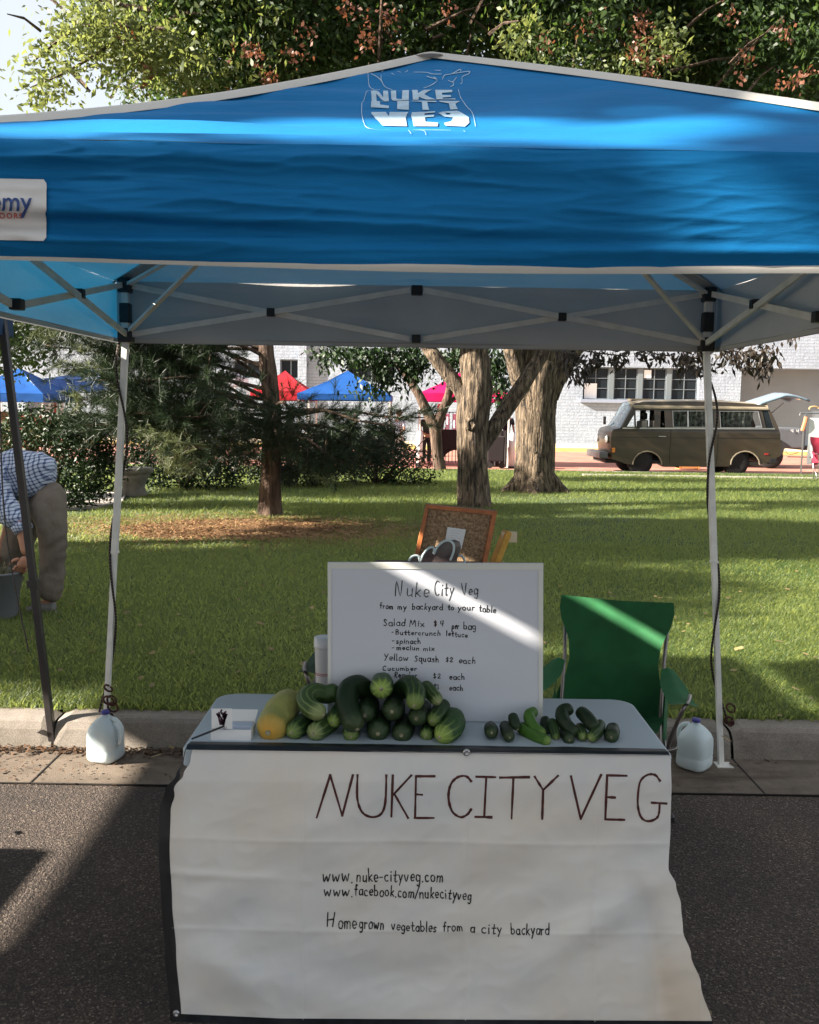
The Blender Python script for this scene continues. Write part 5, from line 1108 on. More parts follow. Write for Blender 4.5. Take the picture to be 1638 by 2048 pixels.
# ------------------------------------------------------------------ stone bench
bq = G(268, 992, .13); BL = P(268, 941, bq.y)
bn_ = thing('stone_bench', (bq.x, bq.y, .12), 'round concrete seat on a flared pedestal at the edge of the lawn', 'bench')
stone = mat('stone', (.22, .20, .17), .9, var=.25, scale=6, bump=.6, bscale=30, bdist=.01)
hz = P(268, 935, bq.y).z-.12; c = Vector((bq.x, bq.y, .12))
MB().lathe(c, [(.22, 0), (.21, .05), (.17, .14), (.20, hz*.6), (.27, hz*.8)], 28).build('pedestal', stone, bn_, smooth=True)
MB().lathe(c, [(.25, hz*.8), (.30, hz*.82), (.325, hz*.86), (.325, hz*.96), (.31, hz), (.01, hz+.005)], 32, sx=.95).build('seat_slab', stone, bn_, smooth=True)
b2 = G(500, 952, .12); bn2 = thing('stone_bench', (b2.x, b2.y+.5, .12), 'low pale slab bench half hidden under the pine branches', 'bench')
MB().box((b2.x, b2.y+.5, .12+.36), (1.2, .4, .07)).build('seat_slab', M['path'], bn2, bevel=.01)
for s in (-.45, .45): MB().box((b2.x+s, b2.y+.5, .12+.16), (.12, .34, .33)).build('bench_support', M['path'], bn2)
# ------------------------------------------------------------------ trees
def bark_mat(name, c1, c2, c3, sx=26, strength=1.0, dist=.05):
    m, nt, b, vec = base_nodes(name, .95); L = nt.links.new
    mp = nn(nt, 'ShaderNodeMapping'); mp.inputs['Scale'].default_value = (1, 1, .17); L(vec, mp.inputs[0])
    nz = nn(nt, 'ShaderNodeTexNoise'); nz.inputs['Scale'].default_value = sx; nz.inputs['Detail'].default_value = 6; nz.inputs['Roughness'].default_value = .6; nz.inputs['Distortion'].default_value = .6; L(mp.outputs[0], nz.inputs['Vector'])
    L(ramp(nt, nz.outputs[0], [(.36, c1), (.5, c2), (.66, c3)]), b.inputs['Base Color'])
    bp = nn(nt, 'ShaderNodeBump'); bp.inputs['Strength'].default_value = strength; bp.inputs['Distance'].default_value = dist; L(nz.outputs[0], bp.inputs['Height']); L(bp.outputs[0], b.inputs['Normal']); return m
M['bark'] = bark_mat('bark', (.010, .007, .005), (.11, .08, .052), (.26, .195, .135), 24, 1.0, .09); M['pine_bark'] = bark_mat('pine_bark', (.03, .018, .012), (.09, .055, .038), (.17, .115, .08), 20)
def limb(mb, pts, rs, n=26, rough=.07, seed=0):
    line = catmull(pts, 8); m_ = len(line); rr_ = list(np.interp(np.linspace(0, len(rs)-1, m_), range(len(rs)), rs))
    L_ = sum((line[i+1]-line[i]).length for i in range(m_-1))
    def rf(t, a):
        return 1+rough*(noise.noise((math.cos(a)*2.2+seed, math.sin(a)*2.2, t*L_*1.1))+.8*noise.noise((math.cos(a)*6+seed, math.sin(a)*6, t*L_*1.6)))
    mb.tube(line, rr_, n, rfun=rf)
def leaves(name, centers, n_per, spread, size, mt, parent, seed=0, droop=.3, aspect=.42, kind='stuff', flat=.0):
    """sprays of pointed leaves about given twig centres"""
    rg = np.random.default_rng(seed); C_ = np.repeat(np.asarray(centers, dtype=np.float64), n_per, axis=0); N = len(C_)
    off = rg.normal(0, 1, (N, 3))*np.asarray(spread); off[:, 2] -= droop*np.abs(rg.normal(0, 1, N))*np.asarray(spread)[2] if not np.isscalar(spread) else 0
    p = C_+off; d = rg.normal(0, 1, (N, 3)); d[:, 2] -= droop*1.5; d /= np.linalg.norm(d, axis=1)[:, None]
    t = rg.normal(0, 1, (N, 3)); t[:, 2] *= .4; w_ = np.cross(d, t); w_ /= np.linalg.norm(w_, axis=1)[:, None]
    s = size*(.6+.8*rg.random(N))[:, None]; nrm = np.cross(d, w_)
    v = np.stack([p, p+d*s*.45+w_*s*aspect*.5+nrm*s*.04, p+d*s, p+d*s*.45-w_*s*aspect*.5+nrm*s*.04], axis=1)
    me = fast_mesh(name, v, faces4=np.arange(N*4).reshape(-1, 4)); o = put(name, me, parent, mt); 
    if kind: o['kind'] = kind
    return o
def ellipsoid_pts(c, r, n, seed, shell=.35, zmin=None, cull=None):
    rg = np.random.default_rng(seed); out = []
    while len(out) < n:
        v = rg.normal(0, 1, 3); v /= np.linalg.norm(v); k = rg.random()**shell; p = np.array(c)+v*np.array(r)*k
        q = noise.noise((p[0]*.55, p[1]*.55, p[2]*.7))
        if q < -.12 - .25*(1-k) : continue
        if cull and cull(p): continue
        out.append(p)
    return np.array(out)
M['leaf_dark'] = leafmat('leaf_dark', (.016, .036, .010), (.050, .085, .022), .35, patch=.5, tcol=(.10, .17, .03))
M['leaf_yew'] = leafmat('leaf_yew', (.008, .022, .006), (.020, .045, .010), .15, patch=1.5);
M['leaf_light'] = leafmat('leaf_light', (.045, .075, .020), (.115, .135, .045), .42, patch=.7, tcol=(.27, .31, .08))  # backlit leaves: sunlight put into a paler leaf colour
M['leaf_brown'] = leafmat('leaf_hanging', (.012, .009, .006), (.034, .022, .012), .12, patch=1)
M['pod'] = leafmat('seed_pods', (.07, .026, .015), (.17, .065, .035), .25, patch=1, tcol=(.28, .10, .045))
def in_view_low(p):   # keep the space right behind the stall open
    q = CM.transposed() @ (Vector(p)-Vector((0, 0, CAMH))); py = 1024-FPX*q.y/-q.z; return py > 690
# tree 1 (nearest trunk, with a knot and two limbs)
T1 = G(948, 1017, .10); Y1 = T1.y; p1 = lambda a, b_, dy=0: P(a, b_, Y1+dy)
t1 = thing('shade_tree', T1, 'forked tree with a knot in its sunlit trunk, straight behind the price board', 'tree', 'big shade trees on the lawn')
mb = MB(); W1 = Y1/FPX
limb(mb, [T1-Vector((0, 0, .1)), p1(948, 1005), p1(946, 940), p1(945, 880), p1(946, 830), p1(952, 780), p1(950, 735), p1(948, 690), p1(950, 600), p1(935, 480), p1(930, 330), p1(960, 180)], [43*W1, 34*W1, 30*W1, 30*W1, 32*W1, 33*W1, 30*W1, 27*W1, 24*W1, 19*W1, 13*W1, 8*W1], 44, .10, 1)
tr = mb.build('trunk', M['bark'], t1, smooth=True)
mb = MB(); limb(mb, [p1(950, 850, .05), p1(935, 805), p1(918, 775), p1(893, 745), p1(868, 712), p1(850, 685), p1(800, 600, -.5), p1(720, 470, -1), p1(600, 330, -1.2), p1(470, 200, -1)], [22*W1, 20*W1, 15*W1, 14*W1, 14*W1, 13*W1, 12*W1, 10*W1, 8*W1, 5*W1], 26, .09, 2); mb.build('limb', M['bark'], t1, smooth=True)
mb = MB(); limb(mb, [p1(955, 905, .08), p1(985, 860, .1), p1(1015, 815, .2), p1(1045, 770, .2), p1(1080, 715, .3), p1(1120, 640, .3), p1(1220, 480, 0), p1(1380, 330, 0)], [16*W1, 16*W1, 16*W1, 15*W1, 14*W1, 12*W1, 10*W1, 6*W1], 24, .09, 3); mb.build('limb', M['bark'], t1, smooth=True)
kp = p1(940, 842, -29*W1/W1*W1); kp = p1(939, 848, -.0); kp.y -= 29.5*W1; R90 = Matrix.Rotation(math.pi/2, 3, 'X')
mb = MB(); mb.tube([kp+Vector((math.cos(a_)*.050, -.012+.01*math.sin(a_*3), math.sin(a_)*.075)) for a_ in [i/16*2*math.pi for i in range(17)]], .030, 8); k_ = mb.build('knot', M['bark'], t1, smooth=True)
MB().lathe(kp+Vector((0, -.005, 0)), [(.045, 0), (.03, .012), (.005, .015)], 12, R90).build('knot_hole', M['dark_void'], k_)
# tree 2 (thick trunk)
T2 = G(1068, 987, .10); Y2 = T2.y; p2_ = lambda a, b_, dy=0: P(a, b_, Y2+dy); W2 = Y2/FPX
t2 = thing('shade_tree', T2, 'thickest tree, its trunk flaring at the root, left of the parked van', 'tree', 'big shade trees on the lawn')
mb = MB(); limb(mb, [T2-Vector((0, 0, .1)), p2_(1068, 978), p2_(1068, 955), p2_(1069, 900), p2_(1070, 840), p2_(1074, 780), p2_(1078, 735), p2_(1085, 690), p2_(1090, 600), p2_(1110, 450), p2_(1150, 300), p2_(1200, 160)], [60*W2, 47*W2, 41*W2, 38*W2, 38*W2, 41*W2, 45*W2, 46*W2, 34*W2, 24*W2, 16*W2, 10*W2], 44, .10, 4); mb.build('trunk', M['bark'], t2, smooth=True)
mb = MB(); limb(mb, [p2_(1062, 800, -.1), p2_(1042, 760, -.2), p2_(1028, 715, -.3), p2_(1018, 670, -.4), p2_(980, 560, -.5), p2_(900, 380, -.5), p2_(820, 220)], [22*W2, 20*W2, 17*W2, 16*W2, 14*W2, 10*W2, 6*W2], 24, .09, 5); mb.build('limb', M['bark'], t2, smooth=True)
mb = MB(); limb(mb, [p2_(1090, 790, 0), p2_(1110, 745), p2_(1135, 705), p2_(1180, 650), p2_(1300, 520), p2_(1450, 380), p2_(1600, 240)], [28*W2, 28*W2, 26*W2, 22*W2, 17*W2, 12*W2, 7*W2], 24, .09, 6); mb.build('limb', M['bark'], t2, smooth=True)
for k in range(5):
    a_ = [-.4, .9, 2.4, 3.5, 4.6][k]; mb = MB(); s_ = T2+Vector((0, 0, .45)); e = T2+Vector((math.cos(a_)*.68, math.sin(a_)*.6, -.02)); limb(mb, [s_+(e-s_)*.12*Vector((1, 1, 0)).length, s_.lerp(e, .6)-Vector((0, 0, .05)), e], [.20, .14, .05], 14, .1, k); mb.build('root', M['bark'], t2, smooth=True)
# small tree beyond
T3 = G(880, 943, .10); Y3 = T3.y; p3_ = lambda a, b_, dy=0: P(a, b_, Y3+dy); W3 = Y3/FPX
t3 = thing('young_tree', T3, 'thin dark tree with a Y-shaped fork in front of the pink stall canopy', 'tree')
mb = MB(); limb(mb, [T3-Vector((0, 0, .1)), p3_(880, 938), p3_(874, 900), p3_(870, 855), p3_(866, 840)], [15*W3, 13*W3, 11*W3, 12*W3, 12*W3], 18, .1, 7); mb.build('trunk', M['pine_bark'], t3, smooth=True)
for l, rs in (([(866, 850), (850, 815), (838, 790), (822, 765), (806, 740), (780, 690)], [11, 10, 9, 8, 7, 5]), ([(870, 850), (888, 815), (898, 785), (900, 755), (905, 720), (915, 660)], [11, 9, 8, 7, 6, 5]), ([(885, 822), (905, 800), (918, 790), (940, 760)], [6, 4, 4, 3]), ([(836, 790), (828, 770), (835, 745), (850, 710)], [6, 5, 4, 3])):
    mb = MB(); limb(mb, [p3_(*q_) for q_ in l], [r_*W3 for r_ in rs], 14, .1, 8); mb.build('limb', M['pine_bark'], t3, smooth=True)
cc = ellipsoid_pts(P(770, 560, Y3), (2.2, 1.6, 1.5), 380, 31, cull=lambda p: False); leaves('crown', cc, 28, (.16, .16, .14), .10, M['leaf_yew'], t3, 3)
# crowns of the two big trees; sprays, gaps and lit edges
def crown(tree, blobs, seed, n_scale=1.0):
    k = 0
    for (c, r, n, mt, sz) in blobs:
        cc = ellipsoid_pts(c, r, int(n*n_scale), seed+k, .42, cull=in_view_low); leaves('crown', cc, 26, (.20, .20, .13), sz, M[mt], tree, seed+k); k += 1
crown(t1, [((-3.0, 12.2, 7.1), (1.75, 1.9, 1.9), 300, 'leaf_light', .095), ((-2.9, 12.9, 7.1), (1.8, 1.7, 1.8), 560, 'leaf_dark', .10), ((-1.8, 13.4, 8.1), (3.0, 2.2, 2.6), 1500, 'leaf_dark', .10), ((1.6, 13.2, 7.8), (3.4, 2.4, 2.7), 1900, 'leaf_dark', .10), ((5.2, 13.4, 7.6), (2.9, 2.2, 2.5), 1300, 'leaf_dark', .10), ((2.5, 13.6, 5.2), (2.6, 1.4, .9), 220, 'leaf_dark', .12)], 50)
crown(t2, [((-.2, 17.5, 9.3), (4.2, 2.4, 3.0), 1100, 'leaf_dark', .15), ((4.5, 16.6, 8.6), (4.0, 2.6, 3.2), 1300, 'leaf_dark', .15), ((9.0, 17.5, 8.8), (3.4, 2.6, 3.2), 900, 'leaf_dark', .15)], 70)
def twigs(tree, c, r, n, seed, rad=.008):
    rg = random.Random(seed); mb = MB()
    for k in range(n):
        p = Vector(c)+Vector((rg.uniform(-1, 1)*r[0], rg.uniform(-1, 1)*r[1], rg.uniform(-1, 1)*r[2])); d = Vector((rg.uniform(-1, 1), rg.uniform(-1, 1), rg.uniform(-.2, .9))).normalized()*rg.uniform(.5, 1.4)
        mb.tube([p, p+d*.5+Vector((0, 0, .05)), p+d], [rad*2, rad*1.4, rad*.5], 4, cap=False)
    o = mb.build('twigs', M['pine_bark'], tree); o['kind'] = 'stuff'
twigs(t1, (0, 13, 7.4), (5, 1.6, 1.8), 260, 3, .012); twigs(t2, (4, 17, 8), (6, 2, 2.5), 200, 4, .012)
# rust coloured seed pods
pods = []
rg = random.Random(9)
for (px, py, w_, h_, n) in ((505, 105, 25, 20, 18), (290, 145, 16, 20, 12), (535, 150, 16, 16, 10), (600, 105, 12, 18, 8), (740, 75, 22, 20, 16), (780, 35, 20, 12, 10), (690, 15, 18, 10, 9), (888, 12, 14, 14, 7), (1285, 55, 16, 42, 34), (1278, 105, 10, 14, 8), (1300, 145, 8, 10, 6), (1100, 80, 10, 16, 6), (1180, 55, 18, 14, 8), (1330, 115, 8, 8, 5), (1495, 125, 12, 24, 8), (1565, 70, 16, 16, 8), (1580, 165, 24, 14, 8), (1450, 30, 10, 14, 5), (340, 190, 60, 6, 6), (255, 70, 12, 14, 5), (1610, 150, 14, 22, 8), (620, 60, 30, 20, 7)):
    for _ in range(int(n*.42)): pods.append(P(px+rg.gauss(0, w_*.7), py+rg.gauss(0, h_*.7), 10.9+rg.uniform(0, .8)))
leaves('seed_pods', [tuple(p) for p in pods], 11, (.05, .05, .06), .055, M['pod'], t1, 12, aspect=.7)
# backlit leafy tips against the sky, sun painted in as a paler green
tips = []
for (px, py, w_, h_, n) in ((170, 60, 45, 45, 24), (110, 120, 30, 35, 8), (85, 100, 18, 60, 5), (230, 90, 60, 50, 34), (100, 180, 30, 12, 6), (330, 120, 60, 50, 30), (75, 215 if 0 else 170, 15, 30, 5), (190, 20, 60, 25, 22), (1330, 90, 20, 50, 14), (1250, 120, 20, 25, 8), (1150, 150, 40, 10, 8), (1040, 60, 50, 35, 12)):
    for _ in range(n): tips.append(tuple(P(px+rg.gauss(0, w_*.6), py+rg.gauss(0, h_*.6), 11.2+rg.uniform(-.3, .8))))
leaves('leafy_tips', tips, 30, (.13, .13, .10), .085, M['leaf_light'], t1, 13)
for (l, rs) in (([(330, 60), (230, 50), (150, 60), (70, 120)], [5, 4, 3, 1.5]), ([(260, 60), (190, 110), (120, 150), (60, 175)], [4, 3, 2, 1]), ([(300, 20), (200, 0), (120, -30)], [5, 3, 2])):
    mb = MB(); mb.tube(catmull([P(a_, b_, 11.3) for a_, b_ in l], 5), [r_*11.3/FPX for r_ in np.interp(np.linspace(0, len(rs)-1, (len(l)-1)*5+1), range(len(rs)), rs)], 6); mb.build('twig', M['pine_bark'], t1)
# drooping leaf tips below the canopy edge, dark against the white wall
dr = []
for (px, py, w_, h_, n) in ((1140, 712, 30, 12, 16), (1155, 740, 14, 18, 12), (1190, 715, 30, 12, 12), (1235, 715, 14, 12, 7), (1285, 702, 40, 6, 8), (1320, 705, 12, 10, 4), (1368, 715, 18, 14, 13), (1372, 730, 12, 8, 6), (1395, 700, 20, 8, 7), (1400, 735, 10, 8, 6), (1450, 702, 30, 8, 10), (1490, 712, 26, 12, 14), (1515, 722, 20, 12, 14), (1535, 700, 16, 12, 8), (1540, 720, 10, 8, 5), (1425, 735, 6, 4, 2), (1575, 655, 14, 6, 3), (1590, 660, 6, 3, 2)):
    for _ in range(n): dr.append(tuple(P(px+rg.gauss(0, w_*.55), py-4+rg.gauss(0, h_*.55), 9.2+rg.uniform(-.3, .5))))
leaves('drooping_leaves', dr, 8, (.045, .06, .04), .085, M['leaf_brown'], t1, 14, droop=1.1, aspect=.33)
for (l) in ([(1085, 640), (1130, 690), (1190, 705), (1250, 712)], [(1300, 640), (1380, 690), (1450, 698), (1520, 715)], [(1330, 640), (1365, 700), (1372, 735)], [(1200, 640), (1290, 700), (1340, 712)]):
    MB().tube(catmull([P(a_, b_, 9.4) for a_, b_ in l], 5), .008, 5).build('twig', M['pine_bark'], t1)
dr = []
for (px, py, w_, h_, n) in ((760, 705, 60, 14, 50), (830, 715, 30, 20, 40), (700, 700, 50, 10, 24), (770, 740, 26, 18, 28), (815, 745, 12, 20, 12), (990, 720, 20, 24, 36), (1000, 760, 12, 20, 20), (905, 715, 18, 14, 22), (655, 700, 30, 8, 12), (990, 790, 10, 14, 8), (740, 770, 30, 12, 14)):
    for _ in range(n): dr.append(tuple(P(px+rg.gauss(0, w_*.55), py-2+rg.gauss(0, h_*.5), 17.6+rg.uniform(0, 1.0))))
leaves('low_foliage', dr, 14, (.13, .13, .11), .12, M['leaf_yew'], t2, 15, droop=.9)
# broadleaf tree at the left behind the neighbour canopy
T4 = G(20, 985, .1); T4 = Vector((-7.6, 14.0, .1)); t4 = thing('broadleaf_tree', T4, 'bushy dark tree at the left edge beyond the slate canopy leg', 'tree')
mb = MB(); limb(mb, [T4, T4+Vector((.1, 0, 1.4)), T4+Vector((.0, .1, 2.6)), T4+Vector((.3, 0, 4.2))], [.16, .13, .11, .06], 14, .1, 9); mb.build('trunk', M['pine_bark'], t4, smooth=True)
def opx(p):
    q = CM.transposed() @ (Vector(p)-Vector((0, 0, CAMH))); return 819+FPX*q.x/-q.z, 1024-FPX*q.y/-q.z
cc = ellipsoid_pts((-6.9, 14, 3.3), (2.1, 1.5, 1.4), 620, 91, cull=lambda p: (lambda a: a[1] > 745+.0*a[0] or (a[0] > 70 and a[1] > 690 and a[0] < 160 and noise.noise((p[0]*2, p[2]*2, 0)) > -.2))(opx(p)))
leaves('crown', cc, 24, (.15, .15, .12), .10, M['leaf_dark'], t4, 16)
# pine with needle tufts
T5 = G(540, 1036, .1); Y5 = T5.y; p5 = lambda a, b_, dy=0: P(a, b_, Y5+dy); W5 = Y5/FPX
pine = thing('pine_tree', T5, 'dark pine with drooping needled branches and one straight brown trunk', 'tree')
mb = MB(); limb(mb, [T5-Vector((0, 0, .1)), p5(540, 1020), p5(541, 960), p5(543, 900), p5(545, 850), p5(541, 790), p5(536, 740), p5(532, 690), p5(535, 560), p5(540, 420), p5(545, 320)], [30*W5, 24*W5, 20*W5, 19*W5, 18*W5, 17*W5, 16*W5, 14*W5, 10*W5, 6*W5, 2*W5], 28, .11, 11); mb.build('trunk', M['pine_bark'], pine, smooth=True)
M['needle'] = leafmat('needles', (.010, .022, .009), (.034, .056, .022), .15, rough=.45, patch=.9); M['needle_lit'] = leafmat('needles_light', (.07, .09, .035), (.13, .15, .06), .2, rough=.45)  # second material is a lit copy: sun on the tips put into the colour
def needle_tufts(name, tips, dirs, nn_, ln, mt, parent, seed, wd=.0028):
    rg = np.random.default_rng(seed); T_ = np.repeat(np.asarray(tips), nn_, axis=0); D_ = np.repeat(np.asarray(dirs), nn_, axis=0); N = len(T_)
    back = rg.random(N)[:, None]*.20; base = T_-D_*back; d = D_*.75+rg.normal(0, .55, (N, 3)); d /= np.linalg.norm(d, axis=1)[:, None]
    side = np.cross(d, rg.normal(0, 1, (N, 3))); side /= np.linalg.norm(side, axis=1)[:, None]; l = ln*(.7+.5*rg.random(N))[:, None]
    v = np.stack([base-side*wd, base+side*wd, base+d*l], axis=1); me = fast_mesh(name, v, faces3=np.arange(N*3).reshape(-1, 3)); o = put(name, me, parent, mt); o['kind'] = 'stuff'; return o
rg = random.Random(21); tips, dirs = [], []
def branch(a, b_, r0, dens=26, spread=.26, light=False, out=(None, None)):
    line = catmull([a, a.lerp(b_, .4)+Vector((0, 0, .12)), a.lerp(b_, .75)+Vector((0, 0, .02)), b_], 5); mb = MB(); mb.tube(line, list(np.linspace(r0, r0*.25, len(line))), 7); mb.build('branch', M['pine_bark'], pine, smooth=True)
    ax = (b_-a).normalized()
    for k in range(dens):
        t = .22+.78*rg.random()**.7; p = a.lerp(b_, t); d = (ax*.7+Vector((rg.gauss(0, .6), rg.gauss(0, .6), rg.gauss(.1, .45)))).normalized(); L_ = spread*(.5+rg.random()); 
        out[0].append(tuple(p+d*L_)); out[1].append(tuple(d))
br = [((545, 860), (330, 830), -.6), ((545, 850), (240, 800), .3), ((543, 880), (360, 905), -.8), ((543, 830), (300, 720), .4), ((543, 800), (210, 700), -.2), ((540, 770), (330, 660), .6), ((545, 870), (700, 930), -.6), ((545, 860), (740, 900), .2), ((543, 830), (780, 850), -.5), ((543, 840), (850, 835), .1), 
      ((540, 720), (380, 690), -.4), ((543, 860), (460, 880), -1.2), ((543, 820), (600, 830), -1.3), ((543, 900), (690, 880), .9), ((543, 840), (430, 780), -1.1), ((540, 830), (110, 870), .6), ((540, 760), (90, 690), .5), ((540, 700), (130, 650), -.3), ((540, 780), (200, 760), -.5), ((543, 850), (170, 850), .2), ((543, 820), (230, 830), -.4), ((543, 850), (300, 880), -.3), ((540, 740), (250, 680), -.2), ((540, 700), (160, 740), .2), ((540, 800), (150, 800), .7), ((543, 810), (270, 860), 1.0), ((543, 890), (640, 920), .4), ((543, 850), (800, 900), .8),
      ((540, 690), (250, 600), .3), ((540, 690), (420, 560), -.5), ((540, 600), (420, 480), 0), ((540, 560), (560, 420), .3), ((543, 830), (330, 770), 1.2), ((543, 870), (560, 890), -1.0)]
for i_, (a_, b_, dy) in enumerate(br):
    A = p5(*a_); B = p5(*b_, dy); 
    light = i_ in (0, 2)
    branch(A, B, .028, 84 if b_[0] < 300 else 34, .34, out=(tips, dirs))
    for s in range(2):       # side branchlets
        t = .45+.2*s+.1*rg.random(); q = A.lerp(B, t); e = q+Vector((rg.uniform(-.5, .5), rg.uniform(-.5, .5), rg.uniform(-.45, .25))); branch(q, e, .012, 11, .2, out=(tips, dirs))
needle_tufts('needles', tips, dirs, 60, .155, M['needle'], pine, 5)
lt, ld = [], []
for (px, py, w_, h_, n, dy) in ((350, 920, 45, 28, 26, -1.0), (330, 885, 30, 12, 8, -.9), (310, 872, 20, 8, 8, -.8), (215, 745, 60, 20, 16, 0), (140, 735, 40, 18, 10, 0), (100, 660, 60, 24, 26, .3), (180, 690, 50, 20, 18, .2), (390, 690, 60, 12, 14, 0), (640, 950, 12, 8, 3, -1), (400, 730, 40, 14, 8, 0), (150, 800, 16, 14, 5, -.2)):
    for _ in range(n): lt.append(tuple(p5(px+rg.gauss(0, w_*.5), py+rg.gauss(0, h_*.5), dy+rg.uniform(-.2, .2)))); d = Vector((rg.gauss(-.4, .6), rg.gauss(-.3, .5), rg.gauss(-.1, .5))).normalized(); ld.append(tuple(d))
needle_tufts('light_needles', lt, ld, 46, .12, M['needle_lit'], pine, 6)
MB().tube(catmull([p5(543, 890, -.1), p5(440, 893, -.8), p5(380, 888, -1.0), p5(335, 883, -1.05)], 5), [.02]*16, 7).build('branch', M['needle_lit'], pine)
MB().tube(catmull([p5(543, 870, -.1), p5(440, 885, -.8), p5(370, 900, -1.0), p5(340, 920, -1.05)], 5), [.012]*16, 7).build('branch', M['pine_bark'], pine)
# shrubs
def shrub(name, c, r, n, leaf, size, label, seed, per=24, needles=False, core=True):
    s = thing(name, (c[0], c[1], .12), label, 'shrub')
    cc = [p for p in ellipsoid_pts(c, r, n, seed, .3) if p[2] > .12]
    leaves('foliage', cc, per, (.09, .09, .08), size, leaf, s, seed, droop=.1)
    mb = MB(); rr = random.Random(seed)
    for k in range(9): e = Vector(c)+Vector((rr.uniform(-1, 1)*r[0]*.7, rr.uniform(-1, 1)*r[1]*.6, rr.uniform(.1, .7)*r[2])); mb.tube([(c[0]+rr.uniform(-.1, .1), c[1], .1), Vector((c[0], c[1], .1)).lerp(e, .5), e], [.025, .018, .008], 5)
    mb.build('stems', M['pine_bark'], s); return s
M['leaf_rose'] = leafmat('leaf_rose', (.03, .045, .015), (.09, .09, .03), .3, patch=2)
shrub('yew_shrub', (-5.0, 12.4, .75), (.95, .8, .75), 420, M['leaf_yew'], .06, 'dense dark green clipped bush behind the bending person', 201)
shrub('yew_shrub', (-3.9, 15.5, .7), (1.1, .7, .8), 380, M['leaf_yew'], .07, 'near-black bush behind the round concrete seat', 202)
shrub('yew_shrub', (-2.3, 16.6, .6), (1.2, .6, .75), 340, M['leaf_yew'], .07, 'low dark bush under the left pine branches', 203)
shrub('yew_shrub', (-.6, 17.2, .6), (1.3, .6, .7), 340, M['leaf_yew'], .07, 'low dark bush right of the pine trunk', 204)
rs_ = shrub('rose_bush', (-6.3, 13.6, .66), (1.5, .6, .62), 330, M['leaf_rose'], .07, 'sprawling rose bush with red flowers in front of the blue market canopies', 205)
rp = [tuple(p) for p in ellipsoid_pts((-6.1, 13.0, .95), (1.5, .4, .5), 110, 7, .15)]; leaves('rose_blooms', rp, 14, (.025, .025, .022), .06, leafmat('rose_petal', (.45, .03, .03), (.62, .20, .15), .35), rs_, 8, droop=0, aspect=.9)
# unseen trees added outside the frame to shade stall and lawn and cut skylight
def shade_tree(base, c, r, n, label, seed, size=.2):
    t = thing('street_tree', base, label, 'tree'); mb = MB(); b0 = Vector(base); cv = Vector(c)
    limb(mb, [b0, b0.lerp(cv, .3)+Vector((.1, 0, 0)), b0.lerp(cv, .6), cv], [.26, .2, .16, .06], 16, .1, seed); mb.build('trunk', M['bark'], t, smooth=True)
    for k in range(5):
        mb = MB(); a_ = k*1.26+seed; e = cv+Vector((math.cos(a_)*r[0]*.7, math.sin(a_)*r[1]*.7, .3*r[2])); limb(mb, [b0.lerp(cv, .5), b0.lerp(cv, .7).lerp(e, .4), e], [.12, .09, .03], 10, .1, k); mb.build('limb', M['bark'], t, smooth=True)
    leaves('crown', ellipsoid_pts(c, r, n, seed, .45), 26, (.26, .26, .2) if n > 400 else (.16, .16, .14), size, M['leaf_dark'], t, seed)
SHADE = [((-11.2, -4.8, 0), (-11.4, -3.6, 6.2), (4.5, 2.6, 2.2), 1500), ((-6.4, -.6, 0), (-5.9, .02, 5.0), (.8, .32, .85), 170), ((-6.3, .9, 0), (-5.9, .95, 5.75), (.7, .35, .35), 90),
 ((-3, -6, 0), (-3, -5.2, 7), (4.2, 2.4, 2.8), 900), ((5, -6, 0), (5, -5, 7), (4.2, 2.6, 2.8), 900), ((9.5, 2.5, 0), (9.2, 2.0, 6.3), (3.2, 3.2, 2.6), 900), ((-11.0, 4.6, .1), (-10.9, 4.3, 4.7), (2.5, 2.1, 1.6), 1500), ((-7.4, 8.0, .1), (-7.2, 7.7, 5.2), (2.9, 1.4, 1.4), 1300)]
for i_, (b0, c_, r_, n_) in enumerate(SHADE): shade_tree(b0, c_, r_, n_, ['leafy street tree shading the road in front of the stalls', 'small street tree at the roadside left of the stalls', 'slim young street tree beside the small one left of the stalls', 'broad street tree behind the road in front of the banner', 'broad street tree across the road on the right', 'street tree at the kerb to the right of the stall', 'leafy lawn tree shading the grass beside the slate canopy', 'leafy lawn tree between the slate canopy and the bushy tree at the left'][i_], 300+i_)
# ------------------------------------------------------------------ van (side on, nose to the left)
VY = 22.6+.55; VS = 82.0
vx0 = P(1193, 900, VY).x; vscale = VY/FPX
def vp(zx, zy): # zoom coordinates -> (x, z)
    q = P(1100+zx/3.045, 650+zy/3.045, VY); return (q.x, q.z)
van = thing('camper_van', (P(1380, 940, VY).x, VY+.9, 0), 'old brown camper van with raised tailgate, parked nose to the left by the wall', 'van')
vb = mat('van_paint', (.040, .028, .015), .38, var=.08, scale=2, coat=.25); vroof = mat('van_roof', (.27, .225, .16), .5, var=.06, scale=2); vchrome = mat('van_chrome', (.45, .44, .42), .3, .7)
curt = check_mat('curtain_plaid', (.10, .11, .10), (.010, .012, .012), .16); seatm = mat('van_seat', (.50, .44, .40), .8)
VW = 1.68
def tumble(z): return 0 if z < 1.12 else (z-1.12)*.16
def vz(zy, zx=800): return vp(zx, zy)[1]
lowz = vz(855); belt = vz(634)
prof = [vp(*q) for q in [(378, 818), (370, 700), (374, 655), (386, 636), (432, 626), (452, 598), (482, 550), (508, 500), (522, 478), (570, 468), (700, 465), (900, 464), (1100, 470), (1250, 480), (1320, 492), (1342, 508), (1362, 545), (1392, 620), (1402, 660), (1405, 740), (1398, 800), (1330, 838)]]
bottom = [vp(*q) for q in [(1278, 848)]]; 
